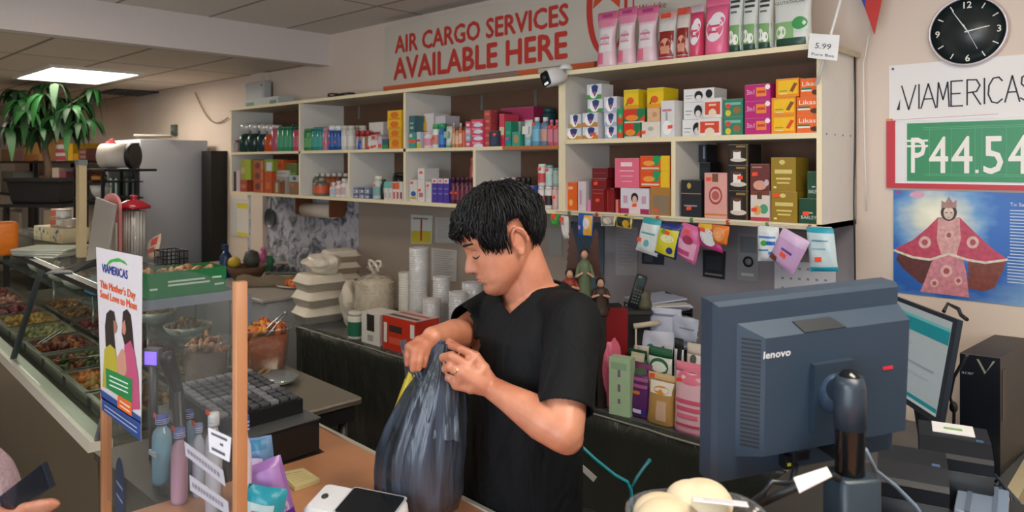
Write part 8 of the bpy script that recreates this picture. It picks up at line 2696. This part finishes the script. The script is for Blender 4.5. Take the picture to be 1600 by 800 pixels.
for s, sh, el, e_, r0, r1 in ((1, SHL, ELL_, SHL.lerp(ELL_, .92), .062, .058), (-1, SHR, ELR, SHR.lerp(ELR, .90), .062, .064)):
 sh_.cap(nb0 + Vector((0, 0, -.020)), sh, .058, r0 - .002, SKIN, 20)
 sh_.cap(sh, e_, r0, r1, SKIN, 22)
 lowr = W(824, 570, 1.865) + S_AX * s * .13
 sh_.cap(sh + Vector((0, 0, -.02)), Vector((lowr.x, lowr.y, 1.34)), .068, .075, SKIN, 20)
o = bake(sh_, 'shirt_tmp', None, SKIN, .005, 4, .5)
me = o.data
V = np.empty(len(me.vertices) * 3)
me.vertices.foreach_get('co', V)
V = V.reshape(-1, 3)
S_, F_ = np.array(S_AX), np.array(F_AX)
def along(P, a, b):
 a, b = np.array(a), np.array(b)
 u = (b - a) / np.linalg.norm(b - a)
 return (P - a) @ u, np.linalg.norm((P - a) - np.outer((P - a) @ u, u), axis=1), np.linalg.norm(b - a)
keep = np.ones(len(V), bool)
t_, r_, L_ = along(V, nb0 + Vector((0, 0, -.03)), nb1)
keep &= ~((t_ > -.01) & (r_ < .074))
vb = W(797, 490, 1.77)
rel = V - np.array(nb0)
hz = V[:, 2]
sx = rel @ S_
fx_ = rel @ F_
vdepth = (np.array(vb)[2])
ztop = nb0.z + .02
half = np.clip((hz - vdepth) / (ztop - vdepth), 0, 1) * .072
sxc = (np.array(vb) - np.array(nb0)) @ S_
shift_c = sxc * (1 - np.clip((hz - vdepth) / (ztop - vdepth), 0, 1))
keep &= ~((fx_ > .015) & (np.abs(sx - shift_c) < half) & (hz > vdepth))
tl, rl, Ll = along(V, SHL, ELL_)
keep &= ~((tl > Ll * .82) & (rl < .10) & (tl < Ll * 1.3) & ((V - np.array(SHL)) @ S_ > -.075))
tr2, rr2, Lr = along(V, SHR, ELR)
tcx = W(826, 500, 1.866)
keep &= ~((tr2 > Lr * .80) & (rr2 < .085) & (tr2 < Lr * 1.5) & (((V - np.array(tcx)) @ F_) > .135))
keep &= hz > .915
faces = [tuple(p.vertices) for p in me.polygons if all(keep[i] for i in p.vertices)]
ec = {}
for f in faces:
 for q in range(len(f)):
  k_ = tuple(sorted((f[q], f[(q + 1) % len(f)])))
  ec[k_] = ec.get(k_, 0) + 1
rim_v = {i for k_, c_ in ec.items() if c_ == 1 for i in k_}
uL = np.array((ELL_ - SHL).normalized())
uR = np.array((ELR - SHR).normalized())
uN = np.array((nb1 - (nb0 + Vector((0, 0, -.03)))).normalized())
pN = np.array(nb0 + Vector((0, 0, -.03)))
for i in rim_v:
 opts = []
 if rl[i] < .12 and tl[i] > 0:
  opts.append((abs(tl[i] - Ll * .82), uL * (Ll * .82 - tl[i])))
 if rr2[i] < .12 and tr2[i] > 0:
  opts.append((abs(tr2[i] - Lr * .80), uR * (Lr * .80 - tr2[i])))
 rad = (V[i] - pN) - uN * ((V[i] - pN) @ uN)
 opts.append((abs(r_[i] - .074), rad / max(1e-6, r_[i]) * (.074 - r_[i])))
 if fx_[i] > 0 and hz[i] > vdepth - .02:
  dlt = abs(sx[i] - shift_c[i]) - half[i]
  opts.append((abs(dlt), -S_ * math.copysign(1, sx[i] - shift_c[i]) * dlt))
 opts.append((abs(hz[i] - .915), np.array((0, 0, .915 - hz[i]))))
 dd_, mv = min(opts, key=lambda q: q[0])
 if dd_ < .014:
  V[i] = V[i] + mv
used_ = sorted({i for f in faces for i in f})
mp_ = {i: k for k, i in enumerate(used_)}
nm_ = bpy.data.meshes.new('t_shirt')
Mi = wm(man).inverted()
nm_.from_pydata([tuple(Mi @ Vector(V[i])) for i in used_], [], [tuple(mp_[i] for i in f) for f in faces])
def cloth_mat(name, col, rough=.8):
 m = bpy.data.materials.new(name)
 m.use_nodes = True
 nt = m.node_tree
 p = nt.nodes['Principled BSDF']
 tc = nt.nodes.new('ShaderNodeTexCoord')
 mp = nt.nodes.new('ShaderNodeMapping')
 mp.inputs['Scale'].default_value = (7, 7, 2.6)
 mp.inputs['Rotation'].default_value = (.3, .5, 0)
 nz = nt.nodes.new('ShaderNodeTexNoise')
 nz.inputs['Scale'].default_value = 1.6
 nz.inputs['Detail'].default_value = 3
 nz.inputs['Distortion'].default_value = .8
 b = nt.nodes.new('ShaderNodeBump')
 b.inputs['Strength'].default_value = .7
 b.inputs['Distance'].default_value = .03
 nt.links.new(tc.outputs['Object'], mp.inputs[0])
 nt.links.new(mp.outputs[0], nz.inputs['Vector'])
 nt.links.new(nz.outputs['Fac'], b.inputs['Height'])
 nt.links.new(b.outputs['Normal'], p.inputs['Normal'])
 p.inputs['Base Color'].default_value = rgb(col)
 p.inputs['Roughness'].default_value = rough
 p.inputs['Specular IOR Level'].default_value = .25
 return m
nm_.materials.append(cloth_mat('black_jersey', '080b0f'))
for p in nm_.polygons:
 p.use_smooth = True
ts_ = bpy.data.objects.new('t_shirt', nm_)
COL.objects.link(ts_)
ts_.parent = man
so = ts_.modifiers.new('cloth_thickness', 'SOLIDIFY')
so.thickness = .0035
so.offset = 1
sm_ = ts_.modifiers.new('soften', 'SMOOTH')
sm_.factor, sm_.iterations = .5, 2
COL.objects.unlink(o)
bpy.data.objects.remove(o)
tz = MB()
for s in (-1, 1):
 hp = Vector((hipc.x, hipc.y, .90)) + S_AX * s * .085
 kn = Vector((hipc.x, hipc.y, .50)) + S_AX * s * .10 + F_AX * .02
 an = Vector((hipc.x, hipc.y, .10)) + S_AX * s * .11 - F_AX * .01
 tz.cap(hp, kn, .104, .080, SKIN, 18)
 tz.cap(kn, an, .080, .062, SKIN, 18)
tor_c = W(811, 600, 1.86)
tz.ell((tor_c.x, tor_c.y, .90), .0, .0, .0, SKIN) if 0 else None
rings = []
for z, a, d in ((.80, .17, .125), (.88, .182, .132), (.96, .178, .128)):
 c = Vector((tor_c.x, tor_c.y, z))
 rings.append([c + S_AX * (a * math.cos(2 * PI * k / 28)) + F_AX * (d * math.sin(2 * PI * k / 28)) for k in range(28)])
tz.loft(rings, SKIN)
bake(tz, 'trousers', man, cloth_mat('dark_denim', '1c2430'), .010, 4, .5)
for s in (-1, 1):
 f_ = MB()
 a0 = Vector((hipc.x, hipc.y, 0)) + S_AX * s * .11
 for q, (r_, h) in enumerate(((-.07, .05), (0, .05), (.07, .045), (.14, .038), (.18, .034))):
  pass
 T = Matrix(((S_AX.x, F_AX.x, 0, a0.x), (S_AX.y, F_AX.y, 0, a0.y), (0, 0, 1, 0), (0, 0, 0, 1)))
 f_ = MB(T)
 rgs = []
 for z_, a, fr, bkk in ((.001, .048, .20, .095), (.02, .052, .205, .10), (.05, .050, .19, .098), (.08, .045, .10, .09), (.105, .042, .05, .08)):
  rgs.append([Vector((a * math.cos(2 * PI * k / 24), (fr + bkk) / 2 * math.sin(2 * PI * k / 24) + (fr - bkk) / 2, z_)) for k in range(24)])
 f_.loft(rgs, M('1a1b1e', .5))
 f_.build('shoe', man)
rp_ = K[2].lerp(W(703, 573, 1.628), .55)
ax_ = (W(703, 573, 1.628) - K[2]).normalized()
MB().lathe(rp_ - ax_ * .002, [(.0118, 0), (.0125, .002), (.0118, .004)], M('c8b890', .2, 1), 20, ax_, cap=False).build('finger_ring', man)
# ================================================================== the dark plastic carrier bag
def bag_mat():
 m = bpy.data.materials.new('dark_bag_plastic')
 m.use_nodes = True
 nt = m.node_tree
 p = nt.nodes['Principled BSDF']
 tc = nt.nodes.new('ShaderNodeTexCoord')
 mp = nt.nodes.new('ShaderNodeMapping')
 mp.inputs['Scale'].default_value = (26, 26, 2.2)
 nz = nt.nodes.new('ShaderNodeTexNoise')
 nz.inputs['Scale'].default_value = 1.2
 nz.inputs['Detail'].default_value = 4
 nz.inputs['Distortion'].default_value = .6
 rp = nt.nodes.new('ShaderNodeValToRGB')
 rp.color_ramp.elements[0].position, rp.color_ramp.elements[0].color = .35, rgb('1e2226')
 rp.color_ramp.elements[1].position, rp.color_ramp.elements[1].color = .7, rgb('434e60')
 b = nt.nodes.new('ShaderNodeBump')
 b.inputs['Strength'].default_value = .4
 b.inputs['Distance'].default_value = .02
 nt.links.new(tc.outputs['Object'], mp.inputs[0])
 nt.links.new(mp.outputs[0], nz.inputs['Vector'])
 nt.links.new(nz.outputs['Fac'], rp.inputs[0])
 nt.links.new(rp.outputs[0], p.inputs['Base Color'])
 nt.links.new(nz.outputs['Fac'], b.inputs['Height'])
 nt.links.new(b.outputs['Normal'], p.inputs['Normal'])
 p.inputs['Roughness'].default_value = .3
 p.inputs['Alpha'].default_value = .90
 return m
BAGM = bag_mat()
bagc = W(655, 794, 1.66)
bag = thing('plastic_carrier_bag', (bagc.x, bagc.y, ZC1), 'dark blue grey plastic carrier bag held open by the man', 'plastic bag')
lv = [   # py, centre px, half width px, half depth m, depth
 (797, 656, 48, .050, 1.70), (790, 656, 60, .070, 1.70), (765, 656, 68, .085, 1.70), (730, 656, 68, .088, 1.69), (695, 660, 68, .085, 1.69), (660, 668, 62, .075, 1.69),
 (630, 676, 54, .062, 1.685), (605, 681, 45, .050, 1.68), (585, 684, 33, .040, 1.68), (566, 687, 22, .028, 1.675), (548, 691, 14, .018, 1.675), (536, 694, 10, .012, 1.675)]
rg = []
N = 96
for i, (py, px, hw, hd2, d) in enumerate(lv):
 c = W(px, py, d)
 f = i / (len(lv) - 1)
 a = hw * d / 1138
 ring = []
 for k in range(N):
  t = 2 * PI * k / N
  pl = 1 + (.035 * math.sin(9 * t + 1.3 * f) + .025 * math.sin(17 * t + 3) + .02 * math.sin(31 * t + f * 2)) * (.35 + 1.2 * f)
  ring.append(c + Rv * (a * pl * math.cos(t)) + Tv * (hd2 * pl * math.sin(t)))
 rg.append(ring)
b = MB()
b.loft(rg, BAGM, cap=False)
b.f.append(list(range(N))[::-1])
b.m.append(0)
b.sm.append(True)
b.build('bag_body', bag)
def sheet_strip(rows, name, par):
 """rows of points, each row the same length: pleated film"""
 mb = MB()
 n = len(rows[0])
 vs = [v for r in rows for v in r]
 fs = [(j * n + k, j * n + k + 1, (j + 1) * n + k + 1, (j + 1) * n + k) for j in range(len(rows) - 1) for k in range(n - 1)]
 mb.add(vs, fs, BAGM, True)
 return mb.build(name, par)
def row(a, b, n=14, wob=.006, ph=0):
 return [a.lerp(b, k / (n - 1)) + Tv * wob * math.sin(k * 1.9 + ph) for k in range(n)]
rows = [row(W(624, 534, 1.70), W(634, 530, 1.69), ph=0, wob=.002), row(W(628, 548, 1.685), W(646, 556, 1.67), ph=.4, wob=.004), row(W(632, 568, 1.69), W(662, 588, 1.65), ph=.8),
  row(W(634, 592, 1.70), W(676, 604, 1.64), ph=1.2), row(W(628, 622, 1.70), W(678, 630, 1.63), ph=1.6), row(W(618, 650, 1.70), W(670, 660, 1.62), ph=2)]
sheet_strip(rows, 'far_handle', bag)
rows = [row(W(688, 531, 1.68), W(703, 535, 1.69), ph=0, wob=.002), row(W(676, 542, 1.672), W(700, 548, 1.69), ph=.5, wob=.003), row(W(670, 562, 1.665), W(700, 572, 1.68), ph=1, wob=.004),
  row(W(662, 592, 1.65), W(708, 600, 1.66), ph=1.5), row(W(652, 632, 1.63), W(716, 640, 1.64), ph=2), row(W(642, 680, 1.615), W(720, 690, 1.625), ph=2.5)]
sheet_strip(rows, 'near_handle', bag)
yb2 = MB(frame_at(W(655, 592, 1.70), 10, 0, 20)).rbox(-.03, .03, -.02, .02, -.09, .012, M('c8b428', .4), .006)
tag(yb2.build('yellow_packet'), 'yellow packet peeping out of the dark carrier bag', 'packet')
# ================================================================== customer at the food case
cu = thing('person', (-2.0, .22, 0), 'customer in a fuzzy grey pink fleece sleeve holding a phone over the case front', 'person')
cb2 = MB()
FX, FY = Vector((.35, .94, 0)).normalized(), Vector((-.94, .35, 0)).normalized()
cc0 = Vector((-2.06, .10, 0))
rings = []
for z, a, d in ((.80, .16, .11), (1.0, .17, .115), (1.15, .165, .12), (1.28, .18, .12), (1.36, .16, .10), (1.41, .09, .07)):
 rings.append([cc0 + Vector((0, 0, z)) + FY * a * math.cos(2 * PI * k / 24) + FX * d * math.sin(2 * PI * k / 24) for k in range(24)])
cb2.loft(rings, SKIN)
cb2.cap(cc0 + Vector((0, 0, 1.38)), cc0 + FX * .02 + Vector((0, 0, 1.50)), .055, .05, SKIN)
cb2.ell(cc0 + FX * .03 + Vector((0, 0, 1.58)), .082, .09, .115, SKIN)
cb2.ell(cc0 + FX * .115 + Vector((0, 0, 1.565)), .014, .012, .022, SKIN)
cb2.ell(cc0 + FX * .09 + Vector((0, 0, 1.50)), .02, .028, .018, SKIN)
hands = []
wr = W(2, 812, 1.36)
e_r = cc0 - FY * .20 + FX * .12 + Vector((0, 0, 1.10))
s_r = cc0 - FY * .17 + Vector((0, 0, 1.33))
cb2.cap(s_r, e_r, .05, .042, SKIN)
cb2.cap(e_r, wr, .042, .028, SKIN)
s_l = cc0 + FY * .17 + Vector((0, 0, 1.33))
e_l = s_l + Vector((0, 0, -.28)) + FX * .02
cb2.cap(s_l, e_l, .05, .04, SKIN)
cb2.cap(e_l, e_l + Vector((0, 0, -.24)), .04, .028, SKIN)
for k in range(4):
 h0 = e_l + Vector((0, 0, -.30)) + FX * (.012 * k - .02)
 cb2.cap(e_l + Vector((0, 0, -.24)), h0, .022, .012, SKIN)
 cb2.cap(h0, h0 + Vector((.004, .008, -.07 + .006 * abs(k - 1.5))), .010, .008, SKIN)
cb2.cap(e_l + Vector((0, 0, -.25)), e_l + FX * .04 + Vector((0, 0, -.31)), .014, .010, SKIN)
kn2 = [W(26, 806, 1.35), W(38, 803, 1.345), W(50, 803, 1.34), W(62, 806, 1.34)]
tip2 = [W(44, 790, 1.325), W(60, 786, 1.32), W(78, 784, 1.315), W(90, 787, 1.32)]
for k in range(4):
 cb2.cap(wr, kn2[k], .022, .013, SKIN)
 cb2.cap(kn2[k], kn2[k].lerp(tip2[k], .55) + Vector((0, 0, .004)), .0115, .0105, SKIN)
 cb2.cap(kn2[k].lerp(tip2[k], .55) + Vector((0, 0, .004)), tip2[k], .0105, .008, SKIN)
cb2.cap(wr, W(22, 796, 1.39), .018, .013, SKIN)
cb2.cap(W(22, 796, 1.39), W(40, 788, 1.40), .013, .010, SKIN)
for s in (-1, 1):
 cb2.cap(cc0 + FY * s * .09 + Vector((0, 0, .85)), cc0 + FY * s * .09 + Vector((0, 0, .46)), .085, .055, SKIN)
 cb2.cap(cc0 + FY * s * .09 + Vector((0, 0, .46)), cc0 + FY * s * .09 + Vector((0, 0, .08)), .053, .036, SKIN)
 cb2.cap(cc0 + FY * s * .09 + Vector((0, 0, .04)), cc0 + FY * s * .09 + FX * .15 + Vector((0, 0, .034)), .036, .03, SKIN)
bake(cb2, 'body', cu, SKIN, .006, 3)
fz = MB()
FZ = M('a8929a', .95, bump=1, scale=90, var=.12)
rings = []
for z, a, d in ((.74, .19, .14), (1.0, .195, .14), (1.15, .19, .145), (1.28, .205, .145), (1.37, .18, .12), (1.43, .085, .075)):
 rings.append([cc0 + Vector((0, 0, z)) + FY * a * math.cos(2 * PI * k / 24) + FX * d * math.sin(2 * PI * k / 24) for k in range(24)])
fz.loft(rings, FZ)
for a, b, r0, r1 in ((s_r, e_r, .075, .068), (s_l, e_l, .075, .065), (e_l, e_l + Vector((0, 0, -.2)), .062, .05)):
 fz.cap(a, b, r0, r1, FZ)
sl = [e_r, W(-60, 770, 1.38), W(-35, 790, 1.37), W(-6, 800, 1.365)]
fz.cap(e_r, sl[1], .068, .062, FZ)
for k, (px, py, r_) in enumerate(((-62, 730, .06), (-48, 742, .062), (-34, 752, .06), (-22, 766, .055), (-12, 780, .05), (-4, 792, .044))):
 fz.ell(W(px, py, 1.39), r_ * 1.05, r_ * 1.05, r_, FZ)
bake(fz, 'fleece_jacket', cu, FZ, .008, 2)
jn = MB()
for s in (-1, 1):
 jn.cap(cc0 + FY * s * .09 + Vector((0, 0, .80)), cc0 + FY * s * .09 + Vector((0, 0, .46)), .10, .075, FZ)
 jn.cap(cc0 + FY * s * .09 + Vector((0, 0, .46)), cc0 + FY * s * .09 + Vector((0, 0, .10)), .075, .06, FZ)
bake(jn, 'trousers', cu, cloth_mat('grey_trousers', '3a3c42'), .012, 2)
hr = MB().ell(cc0 + FX * .0 + Vector((0, 0, 1.60)), .095, .10, .12, HAIR).ell(cc0 - FX * .05 + Vector((0, 0, 1.50)), .06, .07, .11, HAIR)
hr.build('hair', cu)
q = [W(0, 775, 1.36), W(66, 724, 1.31), W(80, 762, 1.30), W(20, 802, 1.345)]
phn = thing('mobile_phone', q[3], 'dark mobile phone in the customer\'s hand at the frame corner', 'phone')
q0 = [W(-10, 783, 1.365), W(66, 724, 1.31), W(80, 762, 1.30), W(8, 806, 1.355)]
nn = (q0[1] - q0[0]).cross(q0[3] - q0[0]).normalized() * .009
MB().slab(q0, nn, M('18202c', .2)).build('phone_case', phn)
cxp = sum(q0, Vector()) / 4
MB().slab([cxp + (v - cxp) * .93 - nn * .02 for v in q0], -nn * .05, M('0c121c', .08)).build('screen', phn)
